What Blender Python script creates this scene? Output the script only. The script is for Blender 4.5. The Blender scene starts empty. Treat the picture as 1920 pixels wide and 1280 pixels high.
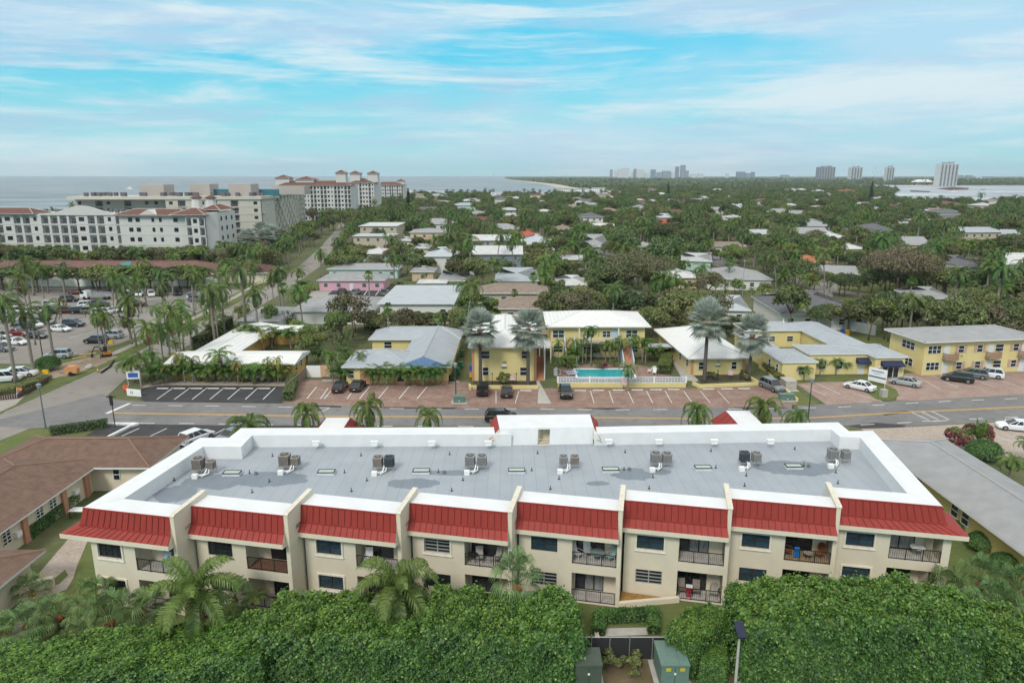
import bpy, math, random
import numpy as np
from math import radians as R, sin, cos, pi, atan2, hypot
random.seed(7)
S = bpy.context.scene
COL = S.collection
# ---------- camera model (for placing things on the ground where the survey of the photo puts them)
FOC = 1300.; PIT = math.atan(310/FOC); SP, CP = sin(PIT), cos(PIT); CH = 31.
def P(x, y, z=0.):
    u = (x-960)/FOC; v = (y-640)/FOC; t = (CH-z)/(SP+v*CP)
    return (u*t, t*(CP-v*SP), z)
def PY(x, y, Y):
    "point seen at (x,y) at distance Y north: returns X, z"
    u = (x-960)/FOC; v = (y-640)/FOC; t = Y/(CP-v*SP)
    return (u*t, Y, CH-t*(SP+v*CP))
def Q(X, Y, Z):
    d = Y*CP-(Z-CH)*SP
    return (960+FOC*X/d, 640+FOC*(-Y*SP-(Z-CH)*CP)/d)
# ---------- materials
MATS = {}
def nd(nt, t, loc=(0, 0), **kw):
    n = nt.nodes.new(t)
    for k, v in kw.items():
        if k in n.inputs: n.inputs[k].default_value = v
        else: setattr(n, k, v)
    return n
def mat(name, col, rough=.7, spec=.3, metal=0, var=.12, scale=3., bump=0., bscale=40., rnd=0., coat=0, stretch=None, var2=None, detail=4, emis=None):
    if name in MATS: return MATS[name]
    m = bpy.data.materials.new(name); MATS[name] = m; m.use_nodes = True
    nt = m.node_tree; L = nt.links.new
    b = nt.nodes['Principled BSDF']
    b.inputs['Roughness'].default_value = rough
    b.inputs['Specular IOR Level'].default_value = spec
    b.inputs['Metallic'].default_value = metal
    b.inputs['Coat Weight'].default_value = coat
    tc = nd(nt, 'ShaderNodeTexCoord')
    mp = nd(nt, 'ShaderNodeMapping'); L(tc.outputs['Object'], mp.inputs[0])
    if stretch: mp.inputs['Scale'].default_value = stretch
    n = nd(nt, 'ShaderNodeTexNoise', Scale=scale, Detail=float(detail), Roughness=.6); L(mp.outputs[0], n.inputs['Vector'])
    mx = nd(nt, 'ShaderNodeMix', data_type='RGBA')
    c0 = tuple(max(0, c*(1-var)) for c in col)+(1,); c1 = tuple(min(1, c*(1+var)) for c in col)+(1,)
    if var2: c1 = tuple(var2)+(1,); c0 = tuple(col)+(1,)
    mx.inputs[6].default_value = c0; mx.inputs[7].default_value = c1
    mr = nd(nt, 'ShaderNodeMapRange'); mr.inputs[1].default_value = .3; mr.inputs[2].default_value = .7
    L(n.outputs[0], mr.inputs[0]); L(mr.outputs[0], mx.inputs[0])
    out = mx.outputs[2]
    if rnd:
        oi = nd(nt, 'ShaderNodeObjectInfo'); hs = nd(nt, 'ShaderNodeHueSaturation')
        m1 = nd(nt, 'ShaderNodeMapRange'); m1.inputs[3].default_value = 1-rnd; m1.inputs[4].default_value = 1+rnd
        m2 = nd(nt, 'ShaderNodeMapRange'); m2.inputs[3].default_value = .5-rnd*.06; m2.inputs[4].default_value = .5+rnd*.06
        ml = nd(nt, 'ShaderNodeMath', operation='MULTIPLY'); ml.inputs[1].default_value = 7.3
        fr = nd(nt, 'ShaderNodeMath', operation='FRACT')
        L(oi.outputs['Random'], m1.inputs[0]); L(oi.outputs['Random'], ml.inputs[0]); L(ml.outputs[0], fr.inputs[0]); L(fr.outputs[0], m2.inputs[0])
        L(m1.outputs[0], hs.inputs['Value']); L(m2.outputs[0], hs.inputs['Hue']); L(out, hs.inputs['Color']); out = hs.outputs[0]
    L(out, b.inputs['Base Color'])
    if bump:
        n2 = nd(nt, 'ShaderNodeTexNoise', Scale=bscale, Detail=3.); L(mp.outputs[0], n2.inputs['Vector'])
        bp = nd(nt, 'ShaderNodeBump', Strength=bump, Distance=.05); L(n2.outputs[0], bp.inputs['Height']); L(bp.outputs[0], b.inputs['Normal'])
    return m
def leafmat(name, col, col2, trans=.3, rnd=.22, scale=.6, gloss=.03, lv=.32):
    "leaves: two tones by clump, a tone of its own for every leaf and every tree"
    if name in MATS: return MATS[name]
    m = bpy.data.materials.new(name); MATS[name] = m; m.use_nodes = True
    nt = m.node_tree; L = nt.links.new; nt.nodes.remove(nt.nodes['Principled BSDF'])
    tc = nd(nt, 'ShaderNodeTexCoord'); n = nd(nt, 'ShaderNodeTexNoise', Scale=scale, Detail=3.); L(tc.outputs['Object'], n.inputs['Vector'])
    g = nd(nt, 'ShaderNodeNewGeometry')
    mr = nd(nt, 'ShaderNodeMapRange'); mr.inputs[1].default_value = .35; mr.inputs[2].default_value = .65; L(n.outputs[0], mr.inputs[0])
    mx = nd(nt, 'ShaderNodeMix', data_type='RGBA'); mx.inputs[6].default_value = tuple(col)+(1,); mx.inputs[7].default_value = tuple(col2)+(1,); L(mr.outputs[0], mx.inputs[0])
    oi = nd(nt, 'ShaderNodeObjectInfo'); hs = nd(nt, 'ShaderNodeHueSaturation')
    a = nd(nt, 'ShaderNodeMapRange'); a.inputs[3].default_value = 1-lv; a.inputs[4].default_value = 1+lv; L(g.outputs['Random Per Island'], a.inputs[0])
    b = nd(nt, 'ShaderNodeMapRange'); b.inputs[3].default_value = 1-rnd; b.inputs[4].default_value = 1+rnd; L(oi.outputs['Random'], b.inputs[0])
    ml = nd(nt, 'ShaderNodeMath', operation='MULTIPLY'); L(a.outputs[0], ml.inputs[0]); L(b.outputs[0], ml.inputs[1]); L(ml.outputs[0], hs.inputs['Value'])
    q = nd(nt, 'ShaderNodeMath', operation='MULTIPLY'); q.inputs[1].default_value = 9.7; fr = nd(nt, 'ShaderNodeMath', operation='FRACT'); L(oi.outputs['Random'], q.inputs[0]); L(q.outputs[0], fr.inputs[0])
    c = nd(nt, 'ShaderNodeMapRange'); c.inputs[3].default_value = .5-rnd*.16; c.inputs[4].default_value = .5+rnd*.09; L(fr.outputs[0], c.inputs[0]); L(c.outputs[0], hs.inputs['Hue'])
    L(mx.outputs[2], hs.inputs['Color'])
    d = nd(nt, 'ShaderNodeBsdfDiffuse'); t = nd(nt, 'ShaderNodeBsdfTranslucent'); gl = nd(nt, 'ShaderNodeBsdfGlossy', Roughness=.5)
    L(hs.outputs[0], d.inputs[0]); L(hs.outputs[0], t.inputs[0])
    s1 = nd(nt, 'ShaderNodeMixShader'); s1.inputs[0].default_value = trans; L(d.outputs[0], s1.inputs[1]); L(t.outputs[0], s1.inputs[2])
    s2 = nd(nt, 'ShaderNodeMixShader'); s2.inputs[0].default_value = gloss; L(s1.outputs[0], s2.inputs[1]); L(gl.outputs[0], s2.inputs[2])
    L(s2.outputs[0], nt.nodes['Material Output'].inputs[0])
    return m
# ---------- mesh builder
class MB:
    def __init__(s): s.v = []; s.f = []; s.m = []
    def face(s, pts, mi=0):
        n = len(s.v); s.v.extend([tuple(p) for p in pts]); s.f.append(tuple(range(n, n+len(pts)))); s.m.append(mi)
    def box(s, x0, x1, y0, y1, z0, z1, mi=0, top=None):
        n = len(s.v)
        s.v += [(x0, y0, z0), (x1, y0, z0), (x1, y1, z0), (x0, y1, z0), (x0, y0, z1), (x1, y0, z1), (x1, y1, z1), (x0, y1, z1)]
        s.f += [(n, n+3, n+2, n+1), (n+4, n+5, n+6, n+7), (n, n+1, n+5, n+4), (n+1, n+2, n+6, n+5), (n+2, n+3, n+7, n+6), (n+3, n, n+4, n+7)]
        s.m += [mi, mi if top is None else top, mi, mi, mi, mi]
    def prism(s, poly, z0, z1, mi=0, top=None):
        ar = sum(poly[i][0]*poly[(i+1) % len(poly)][1]-poly[(i+1) % len(poly)][0]*poly[i][1] for i in range(len(poly)))
        if ar < 0: poly = poly[::-1]
        n = len(s.v); k = len(poly)
        s.v += [(p[0], p[1], z0) for p in poly]+[(p[0], p[1], z1) for p in poly]
        s.f.append(tuple(range(n+k-1, n-1, -1))); s.m.append(mi)
        s.f.append(tuple(range(n+k, n+2*k))); s.m.append(mi if top is None else top)
        for i in range(k):
            j = (i+1) % k; s.f.append((n+i, n+j, n+k+j, n+k+i)); s.m.append(mi)
    def ext(s, prof, ax, a0, a1, mi=0):
        "profile [(u,z)] extruded along x (ax='x', u=y) or y (ax='y', u=x)"
        n = len(s.v); k = len(prof)
        for a in (a0, a1):
            s.v += [(a, u, z) if ax == 'x' else (u, a, z) for u, z in prof]
        s.f.append(tuple(range(n+k-1, n-1, -1))); s.m.append(mi); s.f.append(tuple(range(n+k, n+2*k))); s.m.append(mi)
        for i in range(k):
            j = (i+1) % k; s.f.append((n+i, n+j, n+k+j, n+k+i)); s.m.append(mi)
    def tube(s, pts, rad, n=6, mi=0, cap=True):
        "swept tube through pts with radius list"
        if not isinstance(rad, (list, tuple)): rad = [rad]*len(pts)
        b = len(s.v)
        for i, p in enumerate(pts):
            a = np.array(pts[max(0, i-1)], float); c = np.array(pts[min(len(pts)-1, i+1)], float); d = c-a; d /= (np.linalg.norm(d)+1e-9)
            u = np.cross(d, (0, 0, 1.)); u = u if np.linalg.norm(u) > .05 else np.cross(d, (0, 1., 0)); u /= np.linalg.norm(u); w = np.cross(u, d)
            for k in range(n):
                t = 2*pi*k/n; q = np.array(p, float)+rad[i]*(u*cos(t)+w*sin(t)); s.v.append((float(q[0]), float(q[1]), float(q[2])))
        for i in range(len(pts)-1):
            for k in range(n):
                s.f.append((b+i*n+k, b+i*n+(k+1) % n, b+(i+1)*n+(k+1) % n, b+(i+1)*n+k)); s.m.append(mi)
        if cap:
            s.f.append(tuple(b+k for k in range(n))[::-1]); s.m.append(mi); e = b+(len(pts)-1)*n; s.f.append(tuple(e+k for k in range(n))); s.m.append(mi)
    def cyl(s, x, y, z0, z1, r, n=10, mi=0, r1=None): s.tube([(x, y, z0), (x, y, z1)], [r, r if r1 is None else r1], n, mi)
    def mesh(s, name, mats, smooth=False):
        me = bpy.data.meshes.new(name); me.from_pydata(s.v, [], s.f)
        for m in (mats if isinstance(mats, (list, tuple)) else [mats]): me.materials.append(m)
        if any(s.m): me.polygons.foreach_set('material_index', s.m)
        if smooth: me.polygons.foreach_set('use_smooth', [True]*len(me.polygons))
        me.update(); return me
    def build(s, name, mats, parent=None, smooth=False, loc=(0, 0, 0), rz=0, label=None):
        return link(name, s.mesh(name, mats, smooth), parent, loc, rz, label)
def link(name, me, parent=None, loc=(0, 0, 0), rz=0, label=None):
    o = bpy.data.objects.new(name, me); COL.objects.link(o); o.location = loc; o.rotation_euler = (0, 0, rz)
    if parent: o.parent = parent
    if label: o['label'] = label
    return o
def thing(name, label, cat, loc=(0, 0, 0), rz=0, group=None):
    o = bpy.data.objects.new(name, None); COL.objects.link(o); o.location = loc; o.rotation_euler = (0, 0, rz); o.empty_display_size = .3
    o['label'] = label; o['category'] = cat
    if group: o['group'] = group
    return o
def tag(o, label, cat, group=None):
    o['label'] = label; o['category'] = cat
    if group: o['group'] = group
    return o
def struct(name, mb, mats, kind='structure', **k):
    o = mb.build(name, mats, **k); o['kind'] = kind; return o
def kids(o): return list(o.children)
def dup(root, loc, rz=0, label=None, group=None, scale=1.):
    r = root.copy(); COL.objects.link(r); r.location = loc; r.rotation_euler = (0, 0, rz); r.scale = (scale,)*3 if not isinstance(scale, tuple) else scale
    if label: r['label'] = label
    if group: r['group'] = group
    for ch in list(root.children):
        c = ch.copy(); COL.objects.link(c); c.parent = r
        for g in list(ch.children):
            d = g.copy(); COL.objects.link(d); d.parent = c
    return r
def text(s, size, name, m, parent, loc, rot, ext=.01):
    cu = bpy.data.curves.new(name, 'FONT'); cu.body = s; cu.size = size; cu.extrude = ext; cu.align_x = 'CENTER'; cu.align_y = 'CENTER'; cu.resolution_u = 3
    t = bpy.data.objects.new(name+'_tmp', cu); COL.objects.link(t)
    bpy.context.view_layer.update()
    me = bpy.data.meshes.new_from_object(t.evaluated_get(bpy.context.evaluated_depsgraph_get())); me.name = name
    bpy.data.objects.remove(t); bpy.data.curves.remove(cu)
    me.materials.clear(); me.materials.append(m)
    o = link(name, me, parent, loc); o.rotation_euler = rot; return o
# ---------- shared materials
WHITE = mat('white_roof_coating', (.66, .67, .675), .6, var=.05, scale=.8)
WPAINT = mat('white_paint', (.78, .78, .76), .5, var=.05)
CREAM = mat('cream_stucco', (.66, .595, .465), .85, var=.07, scale=.5, bump=.25, bscale=60)
RED = mat('red_metal_roof', (.285, .042, .034), .6, .2, var=.09, scale=.9)
REDD = mat('red_metal_seam', (.15, .02, .017), .6, .2, var=.1)
GLASS = mat('window_glass', (.018, .024, .028), .08, .6, var=.35, scale=.8)
GLASSB = mat('blue_window_glass', (.03, .055, .075), .1, .6, var=.4, scale=.8)
CURT = mat('curtain_behind_glass', (.22, .23, .23), .6, var=.5, scale=6, stretch=(3, 3, .2))
DARK = mat('dark_bronze_frame', (.03, .03, .03), .5)
GREYF = mat('grey_frame', (.33, .33, .32), .5)
IRON = mat('black_iron', (.025, .025, .025), .5)
CONC = mat('concrete', (.40, .38, .34), .9, var=.12, scale=1.2, bump=.1)
SILV = mat('galvanised_metal', (.45, .46, .47), .4, metal=.6)
TREEB = mat('tree_bark', (.16, .12, .085), .9, var=.3, scale=6, bump=.4, bscale=20)
PALMT = mat('palm_trunk_bark', (.23, .205, .175), .9, var=.22, scale=9, stretch=(1, 1, 4), bump=.4, bscale=15)
EXPO, SKYS, SUNE, HAZE = 0.47, .11, 1.5, 0.00007
TINT = (.4, 1.1, 1.1, 1); SEED = (3.1, 9.2, 14.7, 22.3)
BLUE, HORI, OVER = (.5, 3.9, 5.6), (2.8, 5.3, 5.6), (7.8, 7.7, 7.5)
VE, GR, ST = (3.8, 5.0, 6.0), (3.1, 4.2, 5.5), (5.0, 5.8, 6.1)
# ---------- camera, world, sun
cam = bpy.data.cameras.new('camera'); co = bpy.data.objects.new('camera', cam); COL.objects.link(co)
cam.sensor_width = 36; cam.lens = FOC/1920*36; cam.clip_start = .5; cam.clip_end = 80000
co.location = (0, 0, CH); co.rotation_euler = (pi/2-PIT, 0, 0); S.camera = co
S.view_settings.view_transform = 'Standard'; S.view_settings.look = 'None'; S.view_settings.exposure = EXPO; S.view_settings.gamma = 1
w = bpy.data.worlds.new('World'); S.world = w; w.use_nodes = True
nt = w.node_tree; L = nt.links.new
bg = nt.nodes['Background']; bg.inputs[1].default_value = SKYS
sk = nd(nt, 'ShaderNodeTexSky', sky_type='NISHITA', sun_disc=False); sk.sun_elevation = R(44); sk.sun_rotation = R(205); sk.air_density = 1.2; sk.dust_density = 1.; sk.ozone_density = 2.
tc = nd(nt, 'ShaderNodeTexCoord')
def vm(op, a, b=None):
    n = nd(nt, 'ShaderNodeVectorMath', operation=op); L(a, n.inputs[0])
    if b is not None: (L(b, n.inputs[1]) if hasattr(b, 'links') else setattr(n.inputs[1], 'default_value', b))
    return n
def mt(op, a, b=None, c=None):
    n = nd(nt, 'ShaderNodeMath', operation=op)
    for i, x in enumerate((a, b, c)):
        if x is None: continue
        if hasattr(x, 'links'): L(x, n.inputs[i])
        else: n.inputs[i].default_value = x
    return n.outputs[0]
sep = nd(nt, 'ShaderNodeSeparateXYZ'); L(tc.outputs['Generated'], sep.inputs[0])
def ramp(a, b, v0, v1, src):
    r = nd(nt, 'ShaderNodeMapRange', interpolation_type='SMOOTHSTEP'); r.inputs[1].default_value = a; r.inputs[2].default_value = b; r.inputs[3].default_value = v0; r.inputs[4].default_value = v1; L(src, r.inputs[0]); return r.outputs[0]
def cloud(rot, scl, nscale, lo, hi, seed, detail=9, rough=.58, dist=.4):
    mp = nd(nt, 'ShaderNodeMapping'); mp.inputs['Rotation'].default_value = (0, R(rot), 0); mp.inputs['Scale'].default_value = scl; mp.inputs['Location'].default_value = (seed, seed*.7, 0)
    L(tc.outputs['Generated'], mp.inputs[0])
    n = nd(nt, 'ShaderNodeTexNoise', Scale=nscale, Detail=float(detail), Roughness=rough, Distortion=dist); L(mp.outputs[0], n.inputs['Vector'])
    return ramp(lo, hi, 0, 1, n.outputs[0])
streak = cloud(7, (1., 1., 8.5), 2.2, .47, .66, SEED[0], rough=.66, dist=.45)
wisp = cloud(3, (1., 1., 11), 3.9, .50, .70, SEED[1], rough=.66, dist=.3)
veil = cloud(-6, (1., 1., 4.2), 2.1, .38, .62, SEED[2], detail=8, rough=.55, dist=.3)
grey = cloud(-2, (1., 1., 8.), 2.6, .47, .66, SEED[3], rough=.6, dist=.3)
tint = nd(nt, 'ShaderNodeMix', data_type='RGBA', blend_type='MULTIPLY'); tint.inputs[0].default_value = 1; L(sk.outputs[0], tint.inputs[6]); tint.inputs[7].default_value = TINT
def mixc(f, a, c, k=1.):
    m = nd(nt, 'ShaderNodeMix', data_type='RGBA'); L(mt('MULTIPLY', f, k), m.inputs[0]); L(a, m.inputs[6])
    if hasattr(c, 'links'): L(c, m.inputs[7])
    else: m.inputs[7].default_value = tuple(c)+(1,)
    return m.outputs[2]
c = mixc(ramp(-1, -.9, 0, 1, sep.outputs[2]), tint.outputs[2], BLUE, .75)
c = mixc(ramp(.0, .16, 1, 0, sep.outputs[2]), c, HORI, .95)
c = mixc(veil, c, VE, .74)
c = mixc(grey, c, GR, .64)
c = mixc(streak, c, ST, .85)
c = mixc(wisp, c, ST, .55)
c = mixc(ramp(.24, .5, 0, 1, sep.outputs[2]), c, OVER, .88)      # thick bright cloud added overhead, out of view, to soften and whiten the light
L(c, bg.inputs[0])
sun = bpy.data.lights.new('sun', 'SUN'); sun.energy = SUNE; sun.angle = R(14); sun.color = (1, .95, .88)
so = bpy.data.objects.new('sun', sun); COL.objects.link(so)
se, sr = R(44), R(205)     # high, from behind the camera and to its ocean side
d = (-sin(sr)*cos(se), cos(sr)*cos(se), sin(se))
d = (sin(sr)*cos(se), cos(sr)*cos(se), sin(se))
import mathutils
so.rotation_euler = mathutils.Vector(d).to_track_quat('Z', 'Y').to_euler(); so.location = (0, -50, 200)

# ---------- ground, roads, water
GRND = mat('dry_grass_soil', (.085, .088, .045), .95, var=.35, scale=.25, detail=8)
def groundmat(name, c0, c1, c2, s1, s2, bump=.2):
    m = bpy.data.materials.new(name); MATS[name] = m; m.use_nodes = True; nt = m.node_tree; L = nt.links.new
    b = nt.nodes['Principled BSDF']; b.inputs['Roughness'].default_value = .95; b.inputs['Specular IOR Level'].default_value = .15
    g = nd(nt, 'ShaderNodeNewGeometry')
    n1 = nd(nt, 'ShaderNodeTexNoise', Scale=s1, Detail=6.); n2 = nd(nt, 'ShaderNodeTexNoise', Scale=s2, Detail=5.)
    L(g.outputs['Position'], n1.inputs['Vector']); L(g.outputs['Position'], n2.inputs['Vector'])
    a = nd(nt, 'ShaderNodeMix', data_type='RGBA'); a.inputs[6].default_value = c0+(1,); a.inputs[7].default_value = c1+(1,)
    r = nd(nt, 'ShaderNodeMapRange'); r.inputs[1].default_value = .38; r.inputs[2].default_value = .62; L(n1.outputs[0], r.inputs[0]); L(r.outputs[0], a.inputs[0])
    e = nd(nt, 'ShaderNodeMix', data_type='RGBA'); e.inputs[7].default_value = c2+(1,)
    r2 = nd(nt, 'ShaderNodeMapRange'); r2.inputs[1].default_value = .5; r2.inputs[2].default_value = .75; L(n2.outputs[0], r2.inputs[0]); L(r2.outputs[0], e.inputs[0]); L(a.outputs[2], e.inputs[6])
    L(e.outputs[2], b.inputs['Base Color'])
    bp = nd(nt, 'ShaderNodeBump', Strength=bump, Distance=.08); L(n2.outputs[0], bp.inputs['Height']); L(bp.outputs[0], b.inputs['Normal'])
    return m
LAWN = groundmat('lawn_grass', (.095, .135, .04), (.13, .145, .05), (.16, .14, .07), .35, 2.5, .5)
SOIL = groundmat('yard_ground', (.085, .11, .045), (.12, .125, .06), (.16, .15, .09), .12, .9)
ASPH = groundmat('grey_asphalt', (.17, .168, .168), (.21, .205, .20), (.145, .142, .142), .13, .9, .1)
ASPD = groundmat('dark_asphalt', (.05, .05, .054), (.062, .062, .066), (.075, .073, .07), .4, 2.2, .1)
BEIG = groundmat('worn_beige_asphalt', (.235, .215, .195), (.265, .245, .22), (.20, .185, .17), .08, .5, .1)
WALK = groundmat('sidewalk_concrete', (.32, .295, .26), (.36, .33, .29), (.27, .25, .22), .3, 2., .1)
def pavers(name, c0, c1, c2, sc, mortar=(.22, .18, .15)):
    m = bpy.data.materials.new(name); MATS[name] = m; m.use_nodes = True; nt = m.node_tree; L = nt.links.new
    b = nt.nodes['Principled BSDF']; b.inputs['Roughness'].default_value = .9; b.inputs['Specular IOR Level'].default_value = .15
    g = nd(nt, 'ShaderNodeNewGeometry')
    br = nd(nt, 'ShaderNodeTexBrick', Scale=sc); br.inputs['Color1'].default_value = c0+(1,); br.inputs['Color2'].default_value = c1+(1,); br.inputs['Mortar'].default_value = mortar+(1,)
    br.inputs['Mortar Size'].default_value = .012; L(g.outputs['Position'], br.inputs['Vector'])
    n = nd(nt, 'ShaderNodeTexNoise', Scale=.55, Detail=8., Roughness=.7); L(g.outputs['Position'], n.inputs['Vector'])
    r = nd(nt, 'ShaderNodeMapRange'); r.inputs[1].default_value = .42; r.inputs[2].default_value = .68; L(n.outputs[0], r.inputs[0])
    mx = nd(nt, 'ShaderNodeMix', data_type='RGBA'); L(r.outputs[0], mx.inputs[0]); L(br.outputs[0], mx.inputs[6]); mx.inputs[7].default_value = c2+(1,)
    n3 = nd(nt, 'ShaderNodeTexNoise', Scale=3.5, Detail=5., Roughness=.75); L(g.outputs['Position'], n3.inputs['Vector'])
    m3 = nd(nt, 'ShaderNodeMix', data_type='RGBA', blend_type='MULTIPLY'); m3.inputs[0].default_value = 1; L(mx.outputs[2], m3.inputs[6])
    r3 = nd(nt, 'ShaderNodeMapRange'); r3.inputs[1].default_value = .3; r3.inputs[2].default_value = .7; r3.inputs[3].default_value = .75; r3.inputs[4].default_value = 1.2; L(n3.outputs[0], r3.inputs[0]); L(r3.outputs[0], m3.inputs[7])
    L(m3.outputs[2], b.inputs['Base Color']); return m
PAVR = pavers('red_pavers', (.27, .165, .13), (.21, .125, .10), (.31, .235, .195), 2.2)
PAVP = pavers('pink_pavers', (.33, .225, .19), (.28, .19, .16), (.36, .285, .245), 2.2)
PAVC = pavers('beige_pavers', (.42, .35, .29), (.36, .30, .25), (.40, .35, .30), 1.6)
MULCH = mat('orange_mulch', (.30, .17, .05), .95, var=.4, scale=8)
BED = mat('mulch_bed', (.075, .055, .042), .95, var=.4, scale=5)
SAND = mat('beach_sand', (.46, .40, .31), .95, var=.1, scale=.02)
def sheet(name, pts, z, m, kind='structure'):
    mb = MB(); ar = sum(pts[i][0]*pts[(i+1) % len(pts)][1]-pts[(i+1) % len(pts)][0]*pts[i][1] for i in range(len(pts)))
    if ar < 0: pts = pts[::-1]
    mb.face([(p[0], p[1], z) for p in pts]); return struct(name, mb, m, kind)
def g(*pp): return [P(x, y)[:2] for x, y in pp]
def strip(name, pts, w, z, m):
    mb = MB()
    for a, b in zip(pts[:-1], pts[1:]):
        dx, dy = b[0]-a[0], b[1]-a[1]; l = hypot(dx, dy); nx, ny = -dy/l*w/2, dx/l*w/2
        mb.face([(a[0]-nx, a[1]-ny, z), (b[0]-nx, b[1]-ny, z), (b[0]+nx, b[1]+ny, z), (a[0]+nx, a[1]+ny, z)])
    return struct(name, mb, m)
sheet('ground', [(-40000, -300), (40000, -300), (40000, 60000), (-40000, 60000)], 0, SOIL)
# near lawns
sheet('lawn', [(-38, 30), (60, 30), (60, 58), (34, 58), (30, 47), (-28, 47), (-34, 57), (-38, 57)], .004, LAWN)
sheet('verge', [(-68.6, 30), (-61.3, 77), (-61.5, 82), (-52, 84.8), (-46, 84.8), (-44, 74), (-53, 60), (-60, 30)], .004, LAWN)
# roads
ZR = .02
sheet('street', [(-69.5, 30), (-68.4, 88), (-67.6, 108), (-68, 153), (-69.4, 182), (-75, 243), (-85, 308), (-100, 390), (-121, 500), (-114, 500), (-93, 390), (-79, 308), (-67.5, 243), (-62.3, 182), (-61.3, 156), (-60.8, 118), (-61, 106), (-58.5, 95), (-61, 82), (-62, 77), (-63.5, 30)], ZR, BEIG)
sheet('road', [(-68.4, 84), (-61.3, 82.5), (-52, 84.2), (-36, 83.6), (0, 83.4), (41.9, 83.6), (48.1, 83), (66.8, 85.6), (95, 89), (120, 93), (120, 106), (95, 101), (74.8, 96.7), (58, 94.2), (53.1, 93.3), (39.4, 91.7), (25, 91.2), (2.9, 91), (-19.2, 91.4), (-32.1, 92.4), (-53, 93.3), (-57.6, 94.6), (-60, 97), (-63, 92)], ZR+.004, ASPH)
YEL = mat('yellow_road_paint', (.55, .33, .07), .8, var=.15, scale=2)
WLN = mat('white_road_paint', (.62, .62, .60), .8, var=.15, scale=2)
yl = [(-53.7, 88.5), (-25.5, 87.2), (-3.5, 86.9), (10.4, 86.7), (26.2, 86.2), (39.7, 86.6), (54, 88.9), (70.7, 91), (95, 95), (120, 99.5)]
for k, o in enumerate((-.14, .14)): strip('road_marking', [(a, b+o) for a, b in yl], .16, ZR+.009, YEL)
def along(pts, step, dash, off=0):
    out = []; d = off; i = 0; acc = 0
    seg = [(pts[k], pts[k+1], hypot(pts[k+1][0]-pts[k][0], pts[k+1][1]-pts[k][1])) for k in range(len(pts)-1)]
    tot = sum(s[2] for s in seg)
    def at(t):
        for a, b, l in seg:
            if t <= l: return (a[0]+(b[0]-a[0])*t/l, a[1]+(b[1]-a[1])*t/l)
            t -= l
        return pts[-1]
    while d+dash < tot: out.append((at(d), at(d+dash))); d += step
    return out
far = [g((248, 759.7))[0], g((393, 761))[0], g((528, 763))[0], g((730, 765.8))[0], g((872, 766.8))[0], g((1013, 767))[0], g((1150, 768.5))[0], g((1340, 767))[0], g((1557, 764))[0], g((1680, 757.5))[0], g((1790, 751.5))[0], g((1920, 746.5))[0], g((2100, 738))[0]]
near = [g((180, 793))[0], g((320, 793.5))[0], g((500, 796))[0], g((700, 799))[0], g((960, 800))[0], g((1300, 799))[0], g((1607, 797))[0], g((1680, 793))[0], g((1750, 790))[0], g((1805, 786.5))[0], g((1870, 783.5))[0], g((2000, 777))[0]]
mb = MB()
for line, st, off in ((far, 5.15, 0), (near, 5.15, .5)):
    for a, b in along(line, st, 1.95, off):
        mb.face([(a[0], a[1]-.08, ZR+.01), (b[0], b[1]-.08, ZR+.01), (b[0], b[1]+.08, ZR+.01), (a[0], a[1]+.08, ZR+.01)])
a, b = P(196, 775), P(240, 756)
mb.face([(a[0], a[1], ZR+.01), (a[0]+.6, a[1]-.1, ZR+.01), (b[0]+.5, b[1], ZR+.01), (b[0], b[1], ZR+.01)])
for x0, y0, x1, y1 in ((1709, 773, 1742, 788), (1728, 772, 1760, 787.5), (1747, 771, 1780, 787), (1729, 789.5, 1755, 789.5), (600, 773, 618, 765)):
    a, b = P(x0, y0), P(x1, y1); dx, dy = b[0]-a[0], b[1]-a[1]; l = hypot(dx, dy); nx, ny = -dy/l*.07, dx/l*.07
    mb.face([(a[0]-nx, a[1]-ny, ZR+.011), (b[0]-nx, b[1]-ny, ZR+.011), (b[0]+nx, b[1]+ny, ZR+.011), (a[0]+nx, a[1]+ny, ZR+.011)])
struct('road_marking', mb, WLN)
# dark parking strips and paver lots
sheet('parking_pavement', g((272, 753), (250, 738), (262, 728), (310, 722), (535, 725), (528, 756), (400, 754), (300, 754)), .034, ASPD)
sheet('parking_pavement', [(-52, 84.3), (-36, 83.7), (-22, 83.7), (-22, 74), (-53, 74)], .034, ASPD)
sheet('parking_pavement', g((530, 757), (553, 722), (572, 712), (880, 716), (884, 728), (1290, 728), (1425, 724), (1448, 722), (1500, 758), (1470, 762), (1300, 764.5), (1000, 765), (700, 763)), .030, PAVR)
sheet('parking_pavement', g((1492, 719), (1570, 715), (1600, 717), (1655, 753), (1550, 759)), .032, PAVP)
sheet('parking_pavement', g((1630, 716), (1645, 706), (1700, 700), (1915, 690), (2000, 690), (2060, 720), (2040, 733), (1920, 739.5), (1725, 750), (1680, 751), (1683, 738)), .032, PAVP)
sheet('parking_pavement', [(44, 82.5), (48.1, 82.8), (66.8, 85.4), (90, 88), (100, 70), (60, 70), (50, 76), (44, 77)], .032, PAVC)
sheet('walkway', g((955, 672), (985, 668), (1034, 757), (1008, 757), (1010, 725), (985, 712), (965, 700)), .045, CONC)
sheet('walkway', g((1255, 668), (1275, 660), (1325, 705), (1305, 716), (1280, 712)), .045, CONC)
sheet('walkway', g((260, 728), (310, 722), (535, 724), (550, 712), (520, 706), (395, 707), (345, 700), (300, 712)), .040, PAVC)
sheet('pool_deck', g((1050, 690), (1075, 683), (1190, 683), (1225, 690), (1275, 712), (1045, 712)), .042, PAVR)
sheet('walkway', g((604, 711), (860, 713), (862, 718), (604, 716)), .046, WALK)
mb = MB()
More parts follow.
